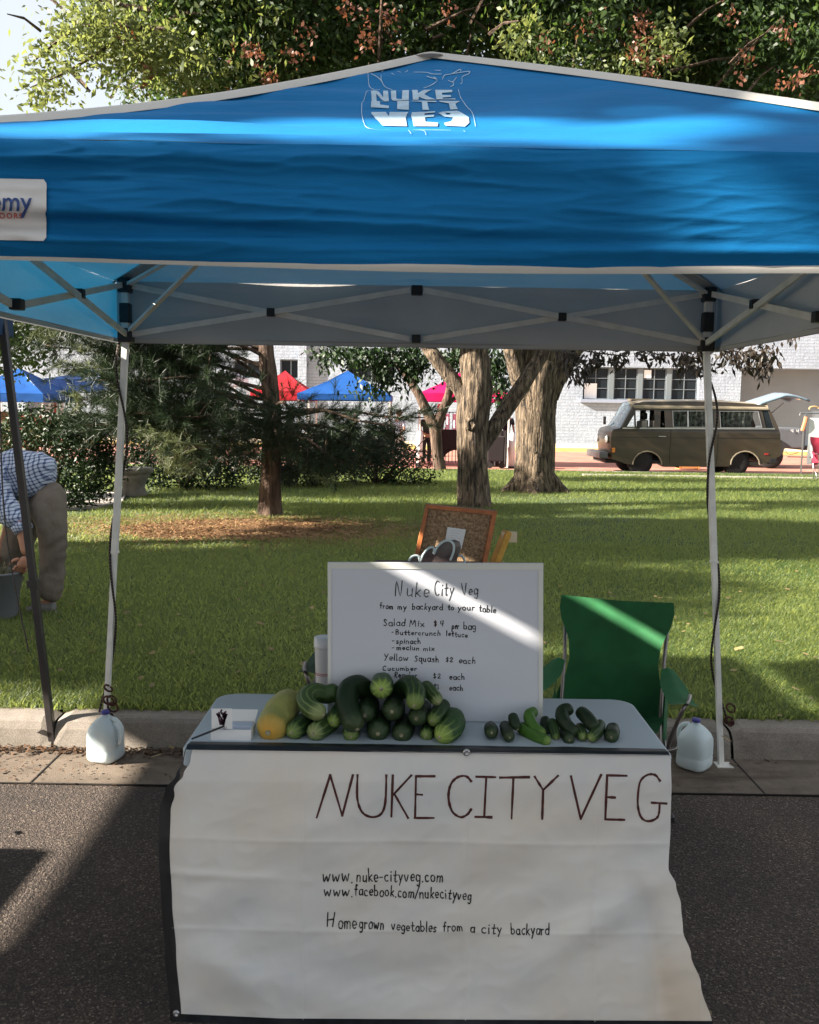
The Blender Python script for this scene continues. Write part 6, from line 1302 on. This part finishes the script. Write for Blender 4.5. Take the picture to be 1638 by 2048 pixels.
def arch_pts(cx_, cy_, r_, a0=0, a1=180, n=10): return [vp(cx_+r_*math.cos(math.radians(a0+(a1-a0)*i/n)), cy_-r_*.92*math.sin(math.radians(a0+(a1-a0)*i/n))) for i in range(n+1)]
bottom += arch_pts(1188, 850, 86)+[vp(1090, 862), vp(700, 862)]+arch_pts(592, 850, 92)+[vp(460, 846), vp(420, 830)]
outline = prof+bottom
wins = [[(464, 628), (515, 628), (515, 548)], [(526, 628), (640, 628), (640, 518), (526, 520)], [(672, 628), (702, 628), (702, 522), (680, 522)], [(752, 622), (990, 622), (990, 524), (752, 524)], [(1040, 625), (1292, 625), (1275, 526), (1040, 526)], [(1318, 626), (1365, 628), (1338, 524), (1300, 522)]]
def side(y0, sgn, name):
    holes = [[Vector((*vp(*q), 0)) for q in w_] for w_ in wins]; loops = [[Vector((a, b_, 0)) for a, b_ in outline]]+holes; pts_ = [v for l in loops for v in l]
    mb = MB(); mb.add([(v.x, y0+sgn*tumble(v.y), v.y) for v in pts_], [tuple(t) for t in tessellate_polygon(loops)]); me = mb.mesh(name)
    bm = bmesh.new(); bm.from_mesh(me); bmesh.ops.bisect_plane(bm, geom=bm.verts[:]+bm.edges[:]+bm.faces[:], plane_co=(0, 0, 1.12), plane_no=(0, 0, 1))
    for v in bm.verts: v.co.y = y0+sgn*tumble(v.co.z)
    bm.to_mesh(me); bm.free(); return put(name, me, van, vb)
side(VY, 1, 'body_side'); side(VY+VW, -1, 'body_side')
def band(i0, i1, name, mt, inset=0.0, crown_=.05, n=10):
    def fn(u, v):
        k = i0+(i1-i0)*v; j = min(int(k), len(prof)-2); t = k-j; x = prof[j][0]*(1-t)+prof[j+1][0]*t; z = prof[j][1]*(1-t)+prof[j+1][1]*t
        ya, yb = VY+tumble(z)+inset, VY+VW-tumble(z)-inset; b_ = math.sin(math.pi*u)**.5*crown_; d = Vector((prof[j+1][1]-prof[j][1], 0, -(prof[j+1][0]-prof[j][0]))); d = -d.normalized()
        return Vector((x, ya+(yb-ya)*u, z))+d*b_
    return MB().grid(fn, n, max(1, (i1-i0)*2)).build(name, mt, van, smooth=True)
band(0, 4, 'front_panel', vb, crown_=.06); band(4, 8, 'windscreen', mat('windscreen_glass', (.10, .16, .20), .06, spec=.9), .05, .05); band(8, 15, 'roof', vroof, 0, .06); band(18, 21, 'rear_panel', vb)
for l in ([(436, 624), (510, 498)],): MB().bar((*[vp(*l[0])[0], VY-.004+tumble(vp(*l[0])[1])], vp(*l[0])[1]), (vp(*l[1])[0], VY+tumble(vp(*l[1])[1]), vp(*l[1])[1]), .07, .05).build('windscreen_pillar', vb, van)
gut_ = MB(); gut_.bar((vp(520, 508)[0], VY+.08, vz(508)), (vp(1340, 512)[0], VY+.08, vz(512, 1340)), .03, .03); gut_.build('rain_gutter', vroof, van)
# light band at the roof side
def rs2(u, v):
    x0_, x1_ = vp(490, 500)[0], vp(1338, 505)[0]; x = x0_+(x1_-x0_)*u; z0_, z1_ = vz(507), vz(470); z = z0_+(z1_-z0_)*v; return Vector((x, VY+tumble(z)-.02+.1*v*v, z))
MB().grid(rs2, 10, 4).build('roof_edge', vroof, van, smooth=True, recalc=False)
MB().bar((vp(440, 634)[0], VY-.008, belt), (vp(1368, 632)[0], VY-.008, vz(632, 1368)), .02, .035).build('belt_trim', vchrome, van)
MB().bar((vp(400, 690)[0], VY-.004, vz(690)), (vp(1395, 690)[0], VY-.004, vz(690, 1395)), .01, .012).build('swage_line', mat('van_shadow', (.02, .016, .012), .6), van)
for xx in (742, 1030): MB().bar((vp(xx, 520)[0], VY-.003, vz(640)), (vp(xx, 520)[0], VY-.003, vz(845)), .012, .008).build('door_gap', M['dark_void'], van)
gl = mat('van_glass', (.9, .95, .95), .03); gb_ = gl.node_tree.nodes['Principled BSDF']; gb_.inputs['Transmission Weight'].default_value = 1; gb_.inputs['IOR'].default_value = 1.05
for k, w_ in enumerate(wins):
    q3 = [Vector((*vp(*q), 0)) for q in w_]
    for y0, sg in ((VY+.012, 1), (VY+VW-.012, -1)):
        MB().add([(q.x, y0+sg*tumble(q.y), q.y) for q in q3], [tuple(range(len(q3)))]).build('side_window', M['glass_dark'] if k == 5 else gl, van, recalc=False)
for k in (3, 4):
    x0_, x1_ = vp(wins[k][0][0]+(6 if k == 3 else 26), 0)[0], vp(wins[k][1][0]-(6 if k == 3 else 14), 0)[0]; n_ = 9
    for yy in (VY+.10, VY+VW-.12):
        MB().grid(lambda u, v: Vector((x0_+(x1_-x0_)*u, yy+.03*math.sin(u*40)+tumble(1.2), vz(628)+(vz(518)-vz(628))*v)), 40, 2).build('curtain', curt, van, recalc=False)
    wl = [vp(*q) for q in wins[k]]
    fb = MB()
    for q in range(len(wl)): a_, b_ = wl[q], wl[(q+1) % len(wl)]; fb.bar((a_[0], VY-.004+tumble(a_[1]), a_[1]), (b_[0], VY-.004+tumble(b_[1]), b_[1]), .012, .03, up=(0, 1, 0))
    fb.build('window_frame', vchrome, van)
    if k == 3: MB().bar((vp(872, 0)[0], VY, vz(622)), (vp(872, 0)[0], VY+.09, vz(522)), .03, .03).build('window_divider', vchrome, van)
for xx in (590, 640, 665):
    c = vp(xx, 620); MB().box((c[0], VY+(.45 if xx != 640 else 1.2), c[1]-.02), (.16, .42, .36)).build('seat_back', seatm, van, bevel=.04); MB().box((c[0]+.02, VY+(.45 if xx != 640 else 1.2), c[1]+.26), (.10, .24, .17)).build('headrest', M['dark_void'], van, bevel=.03)
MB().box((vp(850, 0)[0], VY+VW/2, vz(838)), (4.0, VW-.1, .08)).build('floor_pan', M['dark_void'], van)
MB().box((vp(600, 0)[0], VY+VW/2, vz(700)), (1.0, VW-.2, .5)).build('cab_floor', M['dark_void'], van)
for cx_ in (592, 1188):
    for yy, s_ in ((VY+.04, 1), (VY+VW-.24, -1)):
        x_ = vp(cx_, 0)[0]; R_w = .32; wh = MB().lathe((x_, yy, R_w), [(R_w*.62, 0), (R_w*.95, .0), (R_w, .04), (R_w, .16), (R_w*.95, .2), (R_w*.3, .2)], 28, Matrix.Rotation(-math.pi/2, 3, 'X')).build('wheel', M['rubber'], van, smooth=True)
        MB().lathe((x_, yy+.01, R_w), [(R_w*.62, .0), (R_w*.5, .05), (R_w*.2, .03), (.03, .02)], 20, Matrix.Rotation(-math.pi/2, 3, 'X')).build('rim', mat('rim_steel', (.12, .12, .12), .5, .6), wh, smooth=True)
    mb = MB(); mb.tube([(*(lambda q: (q[0], VY-.006, q[1]))(q_),) for q_ in arch_pts(cx_, 850, 88)], .018, 6); mb.build('arch_trim', vroof, van)
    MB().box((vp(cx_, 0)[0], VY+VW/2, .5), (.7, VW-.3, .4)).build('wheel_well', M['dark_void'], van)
MB().box((vp(372, 0)[0]-.06, VY+VW/2, vz(800)), (.22, VW+.06, .18)).build('front_bumper', mat('bumper_dark', (.10, .10, .11), .4, .5), van, bevel=.03)
MB().box((vp(1398, 0)[0]+.05, VY+VW/2, vz(830, 1398)), (.2, VW+.02, .15)).build('rear_bumper', M['black_plastic'], van, bevel=.03)
MB().box((vp(386, 770)[0], VY-.01, vz(768)), (.08, .03, .12)).build('indicator_lamp', mat('amber', (.6, .2, .02), .3), van, bevel=.005)
MB().box((vp(1318, 778)[0], VY-.006, vz(778)), (.10, .02, .04)).build('side_marker', mat('marker_red', (.35, .02, .02), .3), van)
for yy in (VY+.22, VY+VW-.22): MB().lathe((vp(372, 705)[0]-.05, yy, vz(705)), [(.10, 0), (.10, .03), (.08, .05), (.02, .06)], 18, Matrix.Rotation(-math.pi/2, 3, 'Y')).build('headlight', mat('headlight', (.7, .7, .68), .15), van, smooth=True)
MB().bar((vp(660, 680)[0], VY-.02, vz(680)), (vp(705, 680)[0], VY-.02, vz(680)), .02, .02).build('door_handle', vchrome, van)
MB().box((vp(530, 610)[0], VY-.12, vz(612)), (.06, .14, .20)).build('wing_mirror', M['black_plastic'], van, bevel=.02); MB().box((vp(420, 580)[0], VY+VW+.05, vz(590)), (.06, .14, .22)).build('wing_mirror', M['black_plastic'], van, bevel=.02)
MB().tube([(vp(440, 600)[0], VY+.6, vz(615)), (vp(480, 585)[0], VY+.6, vz(575))], .015, 6).build('wiper', M['black_plastic'], van)
for xx in (590, 1060): MB().box((vp(xx, 462)[0], VY+.8, vz(456)), (.5 if xx < 800 else .35, .5, .05)).build('roof_hatch', vroof, van)
for xx in (840, 940): MB().bar((vp(xx+50, 0)[0], VY+.35, vz(486)), (vp(xx+30, 0)[0], VY+1.2, vz(466)), .02, .02).build('roof_rib', vroof, van)
def tg(u, v):
    pts_ = [vp(*q) for q in [(1275, 482), (1330, 462), (1400, 440), (1450, 424), (1500, 426), (1560, 440), (1605, 456)]]; k = v*6; j = min(int(k), 5); t = k-j
    x = pts_[j][0]*(1-t)+pts_[j+1][0]*t; z = pts_[j][1]*(1-t)+pts_[j+1][1]*t; ww = (VW-.24)*(1-.08*v); return Vector((x, VY+.12+(VW-.24-ww)/2+ww*u, z+.07*math.sin(math.pi*u)))
MB().grid(tg, 10, 12).build('tailgate', mat('tailgate_paint', (.16, .22, .28), .25, coat=.6), van, smooth=True).modifiers.new('t', 'SOLIDIFY').thickness = .06
for yy in (VY+.16, VY+VW-.16): MB().tube([(vp(1345, 540)[0], yy, vz(545)), (vp(1440, 462)[0], yy, vz(462))], .012, 6).build('gas_strut', M['black_metal'], van)
# grey pickup behind
PY = 27.0; gp = mat('pickup_paint', (.10, .105, .115), .4, var=.05); pu = thing('pickup_truck', (P(1520, 900, PY).x-2, PY+.9, 0), 'grey pickup truck mostly hidden behind the van, only the end of its bed showing', 'truck')
xe = P(1612, 880, PY).x; z0_, z1_ = P(1590, 897, PY).z, P(1590, 856, PY).z
MB().box((xe-.8, PY+.9, (z0_+z1_)/2), (1.6, 1.75, z1_-z0_)).build('bed', gp, pu, bevel=.05)
MB().box((xe-3.3, PY+.9, (z0_+z1_)/2-.02), (3.35, 1.75, z1_-z0_-.05)).build('cab_lower', gp, pu, bevel=.06); MB().box((xe-2.7, PY+.9, z1_+.28), (1.6, 1.5, .6), taper=.8).build('cab_upper', M['glass_dark'], pu, bevel=.05)
for xx in (xe-1.0, xe-4.2):
    for yy in (PY, PY+1.6): MB().lathe((xx, yy, .36), [(.2, 0), (.34, 0), (.36, .04), (.36, .18), (.34, .22), (.2, .22)], 20, Matrix.Rotation(-math.pi/2, 3, 'X')).build('wheel', M['rubber'], pu, smooth=True)
MB().lathe((xe-.97, PY-.06, .62), [(.01, 0), (.3, 0), (.32, .03), (.32, .05)], 20, Matrix.Rotation(-math.pi/2, 3, 'X')).build('wheel_arch', M['dark_void'], pu)
MB().box((xe+.03, PY+.9, z0_+.02), (.12, 1.7, .14)).build('rear_bumper', M['black_plastic'], pu, bevel=.02)
mb = MB(); draw_strokes(mb, text_strokes('4', 1581, 864, 1587, 864, 5, R_)+text_strokes('4', 1592, 864, 1598, 864, 5, R_), lambda a, b_: P(a, b_, PY-.012), 1.4, sm=0); mb.build('side_lettering', M['paper'], pu, recalc=False)
# folding crate under/behind the van, seen through below
oc = thing('orange_crate', (*P(1375, 940, 26)[:2], 0), 'small orange crate seen beneath the van', 'crate'); c = P(1375, 935, 26)
for k in range(3): MB().box((c.x, 26, .06+.09*k), (.6, .4, .05)).build('slat', mat('crate_orange', (.5, .2, .06), .7) if k == 0 else bpy.data.materials['crate_orange'], oc)
for s in (-.28, .28): MB().box((c.x+s, 26, .15), (.04, .41, .28)).build('upright', bpy.data.materials['crate_orange'], oc)
# maroon camping chair and display frame at the right edge
q = G(1640, 961, .12); 
ch2 = camp_chair((q.x+.05, q.y, .13), M['maroon_cloth'], 'maroon folding chair cut off by the right edge of the lawn', M['steel'], sc=1.12); ch2.rotation_euler.z = 0
DY = 22.9; df = thing('cloth_display', P(1620, 905, DY), 'white cloth display panel on a metal tube frame at the right edge', 'display'); 
a_, b_ = P(1600, 826, DY), P(1603, 912, DY)
for xx in (a_.x+.12, a_.x+1.5): MB().tube([(xx, DY, 0), (xx, DY, a_.z-.1), (xx+.06, DY, a_.z)], .022, 8).build('post', M['steel'], df)
MB().tube([(a_.x, DY, a_.z-.06), (a_.x, DY, a_.z), (a_.x+1.6, DY, a_.z)], .02, 8).build('top_rail', M['steel'], df)
MB().tube([(a_.x-.25, DY, P(1600, 914, DY).z), (a_.x+1.6, DY, P(1600, 914, DY).z)], .015, 6).build('bottom_rail', M['wood_dark'], df)
MB().grid(lambda u, v: Vector((a_.x+.24+1.4*u, DY-.03+.05*math.sin(u*9)*(1-v), .35+(a_.z-.12-.35)*v)), 20, 8).build('cloth_panel', M['paper'], df, smooth=True, recalc=False)
MB().tube([(a_.x+.08, DY-.02, a_.z-.45), (a_.x+.12, DY-.04, a_.z-.25), (a_.x+.15, DY-.03, a_.z-.1)], .05, 7).build('hanging_tag', mat('orange_tag', (.55, .18, .08), .6), df)
MB().tube(catmull([(a_.x-.4, DY, .95), (a_.x-.25, DY, .62), (a_.x+.05, DY, .66)], 5), .008, 5).build('cable', M['black_metal'], df)
MB().tube([(a_.x+.35+.12*math.cos(t), DY, a_.z+.12+.05*math.sin(t)) for t in [i/10*3.6 for i in range(11)]], .02, 6).build('basket_rim', mat('wicker', (.5, .32, .15), .7), df)

# ------------------------------------------------------------------ far stalls
def fab_simple(name, c, t=.25, tc_=None): return fabric(name, c, tuple(x*.6 for x in c), t, tc_ or c, .7, .1, 8)
def px_tent(pxl, pxr, py_e, py_v, py_p, Y, depth, fab, legm, label, legs=(0, 1, 2, 3), lw_=.04, splay=.0):
    a = P(pxl, py_e, Y); b_ = P(pxr, py_e, Y); zv = P((pxl+pxr)/2, py_v, Y).z; ze = (a.z+b_.z)/2; zp = P((pxl+pxr)/2, py_p, Y+depth/2).z
    return far_tent('canopy_tent', a.x, b_.x, Y, Y+depth, ze, zv, zp, fab, legm, label, legs=legs, lw_=lw_, splay=splay)
mag = px_tent(838, 1022, 787, 803, 742, 25.3, 2.5, fab_simple('magenta_fabric', (.62, .015, .13), .35, (.9, .04, .25)), M['white_metal'], 'bright pink stall canopy between the tree trunks')
MBt = M['paper']
for (px, lab) in ((838, 'white leg weight tube at the left pole of the pink canopy'), (1022, 'white leg weight tube at the right pole of the pink canopy')):
    q = P(px, 940, 25.2); t_ = thing('leg_weight', (q.x, 25.15, 0), lab, 'weight', 'weight tubes of the pink canopy'); MB().lathe((q.x, 25.15, 0), [(.09, 0), (.09, .95), (.05, 1.0)], 14).build('tube', MBt, t_, smooth=True); MB().lathe((q.x, 25.15, 0), [(.095, .0), (.095, .06)], 14).build('base_cap', M['black_plastic'], t_)
blk = mat('black_drape', (.012, .008, .009), .9)
def draped(x0, x1, y0, y1, z, label, m_=blk, arch=None):
    t_ = thing('market_table', ((x0+x1)/2, (y0+y1)/2, 0), label, 'table')
    MB().box(((x0+x1)/2, (y0+y1)/2, z), (x1-x0, y1-y0, .04)).build('tabletop', m_, t_, bevel=.01)
    for (a, b_) in (((x0, y0), (x1, y0)), ((x1, y0), (x1, y1)), ((x1, y1), (x0, y1)), ((x0, y1), (x0, y0))):
        A, B = Vector((*a, 0)), Vector((*b_, 0)); n = Vector(((B-A).y, -(B-A).x, 0)).normalized()
        def fn(u, v):
            p = A.lerp(B, u)+n*(.02+.03*(1-v)*math.sin(u*22)); zb_ = .03+(arch or 0)*max(0, math.sin(math.pi*u))**.5; p.z = zb_+(z-zb_)*v; return p
        MB().grid(fn, 30, 4).build('table_skirt', m_, t_, smooth=True, recalc=False)
    return t_
xa, xb = P(880, 900, 25.8).x, P(930, 900, 25.8).x
draped(P(884, 900, 26).x, P(938, 900, 26).x, 26, 26.7, 1.02, 'black draped table with an arched gap under its cloth, beneath the pink canopy', arch=.42)
draped(P(978, 900, 25.6).x, P(1014, 900, 25.6).x, 25.6, 26.4, 1.02, 'dark draped table at the right side of the pink canopy')
small_person((P(853, 900, 25.7).x, 25.7, 0), .6, 1.62, (.012, .008, .01), (.01, .008, .01), 'person dressed in black with an orange straw hat left of the small tree', hat=(.42, .20, .05))
small_person((P(879, 900, 27.6).x, 27.6, 0), -.3, 1.80, (.03, .02, .025), (.02, .02, .03), 'person with a bald head under the pink canopy behind the black table', hair=(.35, .18, .12))
small_person((P(1012, 900, 27.3).x, 27.3, 0), .3, 1.70, (.015, .015, .02), (.02, .02, .03), 'person in black at the right side of the pink canopy')
small_person((P(797, 900, 25.5).x, 25.5, 0), -.8, 1.60, (.50, .55, .70), (.55, .40, .38), 'person in pale clothes standing beside the pine branches near the pink canopy', hair=(.10, .05, .03))
gr = thing('wire_rack', (P(905, 900, 27.4).x, 27.4, 0), 'black wire display rack with pale cloths under the pink canopy', 'rack')
xa, xb = P(884, 900, 27.4).x, P(925, 900, 27.4).x
for k in range(7): x_ = xa+(xb-xa)*k/6; MB().tube([(x_, 27.4, .0), (x_, 27.4, 1.55)], .012, 5).build('wire', M['black_metal'], gr)
for z_ in (1.55, .95): MB().tube([(xa, 27.4, z_), (xb, 27.4, z_)], .014, 5).build('rail', M['black_metal'], gr)
for k in (1, 3, 4): x_ = xa+(xb-xa)*(k+.5)/6; MB().grid(lambda u, v: Vector((x_-.05+.1*u, 27.36+.01*math.sin(u*9), .75+.75*v)), 4, 2).build('hanging_cloth', MBt, gr, recalc=False)
sc_ = thing('shopping_stroller', (P(1000, 930, 24.9).x-.35, 24.9, 0), 'dark folded cart with small wheels by the right pole of the pink canopy', 'cart')
x_ = P(990, 930, 24.9).x
MB().box((x_, 24.95, .55), (.45, .4, .7), taper=1.1).build('bag', blk, sc_, bevel=.03); MB().tube([(x_-.25, 24.9, .15), (x_-.3, 24.9, 1.1)], .012, 6).build('handle', M['steel'], sc_)
for s in (-.15, .18): MB().lathe((x_+s, 24.85, .09), [(.09, 0), (.09, .04)], 14, Matrix.Rotation(-math.pi/2, 3, 'X')).build('wheel', M['rubber'], sc_)
blue_f = fab_simple('stall_blue', (.014, .075, .27), .15, (.02, .12, .4)); blue_d = fab_simple('stall_navy', (.012, .035, .13), .1, (.02, .14, .5)); red_f = fab_simple('stall_red', (.36, .02, .03), .15, (.6, .05, .05))
px_tent(594, 782, 788, 800, 741, 25.0, 2.6, blue_f, M['white_metal'], 'plain blue stall canopy seen above the pine branches')
px_tent(500, 618, 782, 800, 741, 29.0, 2.6, red_f, M['white_metal'], 'red stall canopy behind the pine trunk')
draped(P(735, 900, 26).x, P(790, 900, 26).x, 26, 26.8, .95, 'dark red draped table under the plain blue stall canopy', mat('wine_drape', (.07, .008, .010), .9))
draped(P(600, 900, 26).x, P(690, 900, 26).x, 26, 26.8, .85, 'pale draped table behind the pine branches', mat('pale_drape', (.45, .36, .30), .9))
px_tent(-95, 86, 786, 803, 735, 24.0, 2.8, blue_f, M['white_metal'], 'blue market canopy at the left edge beyond the rose bush')
px_tent(88, 220, 758, 783, 738, 27.5, 2.6, blue_d, M['white_metal'], 'dark blue market canopy right behind the printed banner on the left')
px_tent(395, 470, 752, 770, 728, 31, 2.6, fab_simple('stall_white', (.6, .64, .72), .2, (.7, .72, .8)), M['white_metal'], 'white stall canopy glimpsed between pine branches')
ban = thing('printed_banner', (P(92, 835, 25.2).x, 25.2, 0), 'white printed stall banner with a telephone number hanging at the left', 'banner')
BYY = 25.2; a_, b_ = P(54, 787, BYY), P(104, 850, BYY)
MB().box(((a_.x+b_.x)/2, BYY+.02, (a_.z+b_.z)/2), (b_.x-a_.x, .02, a_.z-b_.z)).build('sheet', MBt, ban)
mb = MB(); fnb = lambda a, b_: P(a, b_, BYY-.002)
for t_ in (('DOMESTIC', 55, 797, 80, 796, 5), ('DE', 82, 796, 87, 796, 5), ('806-374-7465', 50, 806, 103, 804, 7.5)):
    draw_strokes(mb, text_strokes(*t_, R_), fnb, 1.3, sm=2)
mb.build('lettering', mat('banner_text', (.12, .04, .04), .7), ban, recalc=False)
for x_ in (a_.x-.03, b_.x+.03): MB().bar((x_, BYY+.03, 0), (x_, BYY+.03, a_.z+.02), .04, .04).build('post', M['white_metal'], ban)
ban2 = thing('fabric_display', (P(114, 835, 25.4).x, 25.4, 0), 'display strips of white, red and teal cloth beside the printed banner', 'display')
for k, c_ in enumerate(((.75, .75, .75), (.5, .05, .05), (.75, .75, .75), (.25, .38, .42), (.78, .78, .76), (.78, .78, .76))):
    x_ = P(105.5+k*4, 800, 25.4).x; MB().box((x_, 25.4, 1.35), (.052, .02, 1.25)).build('strip', mat('strip%d' % k, c_, .8), ban2)
MB().bar((P(104, 800, 25.4).x, 25.42, 1.98), (P(130, 800, 25.4).x, 25.42, 1.98), .03, .03).build('rail', M['steel'], ban2)
for s in (104, 130): MB().bar((P(s, 800, 25.4).x, 25.42, 0), (P(s, 800, 25.4).x, 25.42, 2.0), .03, .03).build('post', M['steel'], ban2)
draped(P(-60, 900, 24.6).x, P(40, 900, 24.6).x, 24.6, 25.4, 1.35, 'brown draped counter of the left market stall', mat('brown_drape', (.16, .09, .05), .9))
small_person((P(62, 900, 24.8).x, 24.8, 0), .4, 1.45, (.05, .01, .015), (.03, .02, .02), 'person in dark clothes in front of the printed banner', hair=(.02, .01, .01))

# ------------------------------------------------------------------ grass, litter
rg = np.random.default_rng(5); N = 430000
u = rg.random(N); y = 3.97*(21.9/3.97)**u; x = (rg.random(N)*2-1)*(y*.50+.55)+.02*y
def fbm(px, py, s, seed, oct_=3):
    v = np.zeros_like(px); a = 1.0; tot = 0
    for o_ in range(oct_):
        k = s*2**o_; v += a*np.sin(px*k*1.31+seed+1.7*np.sin(py*k*.9+seed*2))*np.cos(py*k*1.13-seed+1.3*np.sin(px*k*.77)); tot += a; a *= .55
    return v/tot
lit_c = G(455, 1062, .12); dl = ((x-lit_c.x)/1.35)**2+((y-lit_c.y)/.95)**2+.5*fbm(x, y, 2.2, 3)
keep = (rg.random(N) < np.clip((dl-.55)*1.4, .07, 1))
pathm = (x < -4.25) & (y > 11.6) & (y < 15.0); keep &= ~pathm
x, y = x[keep], y[keep]; n = len(x)
gh = .6*fbm(x, y, 1.1, 9)+.4*fbm(x, y, 4.3, 2); ht = (.040+.0013*y)*(.75+.5*rg.random(n))*(1+.35*gh); ht *= np.where(y < 4.12, 1.15, 1); wd = (.0016+.00045*y)*(.7+.6*rg.random(n))
ang = rg.random(n)*2*np.pi; lean = (.25+.85*rg.random(n))*ht; dx, dy_ = np.cos(ang), np.sin(ang)
z = np.full(n, LZ-.004)
wx, wy = -np.sin(ang+rg.normal(0, .5, n)), np.cos(ang+rg.normal(0, .5, n))
# blades fall a little towards the viewer side so that their width shows
bpos = np.stack([x, y, z], 1); W_ = np.stack([wx*wd, wy*wd*.4, np.zeros(n)], 1); mid = bpos+np.stack([dx*lean*.4, dy_*lean*.4, ht*.62], 1); tipv = bpos+np.stack([dx*lean, dy_*lean, ht*(.75+.3*rg.random(n))], 1)
v = np.stack([bpos-W_, bpos+W_, mid+W_*.8, mid-W_*.8, tipv], 1).reshape(-1, 3)
i5 = np.arange(n)*5; f4 = np.stack([i5, i5+1, i5+2, i5+3], 1); f3 = np.stack([i5+3, i5+2, i5+4], 1)
# far blades: single triangles
far = y > 9.5
def grass_mesh(sel, simple):
    idx = np.where(sel)[0]; k = len(idx)
    if simple:
        vv = np.stack([bpos[idx]-W_[idx], bpos[idx]+W_[idx], tipv[idx]], 1).reshape(-1, 3); return fast_mesh('grass', vv, faces3=np.arange(k*3).reshape(-1, 3))
    vv = np.stack([bpos[idx]-W_[idx], bpos[idx]+W_[idx], mid[idx]+W_[idx]*.8, mid[idx]-W_[idx]*.8, tipv[idx]], 1).reshape(-1, 3)
    # quad + triangle, stored as triangles
    b5 = np.arange(k)*5; tri = np.concatenate([np.stack([b5, b5+1, b5+2], 1), np.stack([b5, b5+2, b5+3], 1), np.stack([b5+3, b5+2, b5+4], 1)])
    return fast_mesh('grass', vv, faces3=tri)
M['grass'] = leafmat('grass', (.019, .052, .019), (.112, .138, .052), .44, rough=.45, patch=.55, tcol=(.56, .64, .17))
for sel, simple, lab in ((~far, False, 'short green lawn grass from the kerb to the pine'), (far, True, 'lawn grass in the farther part of the park')):
    o = put('grass', grass_mesh(sel, simple), None, M['grass']); tag(o, lab, 'grass', None, 'stuff')
# pine straw round the pine and dead leaves in the gutter
def litter(name, cx_, cy_, rx, ry, n, ln, mt, z0, label, cat, seed, wd=.002):
    rg = np.random.default_rng(seed); px, py = cx_+rg.normal(0, .5, n)*rx, cy_+rg.normal(0, .5, n)*ry; a = rg.random(n)*6.28; l = ln*(.5+rg.random(n))/2
    p = np.stack([px, py, np.full(n, z0)+rg.random(n)*.012], 1); d = np.stack([np.cos(a)*l, np.sin(a)*l, rg.normal(0, .15, n)*l], 1); w_ = np.stack([-np.sin(a)*wd, np.cos(a)*wd, rg.normal(0, .3, n)*wd], 1)
    o = put(name, fast_mesh(name, np.stack([p-d-w_, p-d+w_, p+d+w_, p+d-w_], 1), faces4=np.arange(n*4).reshape(-1, 4)), None, mt); tag(o, label, cat, None, 'stuff')
litter('pine_straw', lit_c.x+.15, lit_c.y, 1.9, 1.2, 26000, .13, leafmat('straw', (.13, .07, .035), (.34, .20, .10), .1, patch=1.2), LZ+.012, 'rust coloured pine needles scattered on the lawn near the pine trunk', 'pine needles', 31, .004)
litter('gutter_debris', -1.6, 3.80, 2.6, .06, 1500, .022, leafmat('debris', (.05, .025, .012), (.16, .09, .05), .1), .008, 'dry leaf crumbs along the foot of the kerb', 'leaf litter', 32, .004)
litter('gutter_debris', -1.0, 3.60, 2.2, .16, 500, .012, bpy.data.materials['debris'], .008, 'fine brown crumbs scattered over the sunlit gutter', 'leaf litter', 33, .003)
litter('dead_leaves', 0, 5.5, 5, 2.8, 260, .035, leafmat('dead_leaf', (.20, .14, .06), (.36, .27, .13), .2), LZ+.035, 'few dry leaves lying on the near lawn', 'leaves', 34, .010)
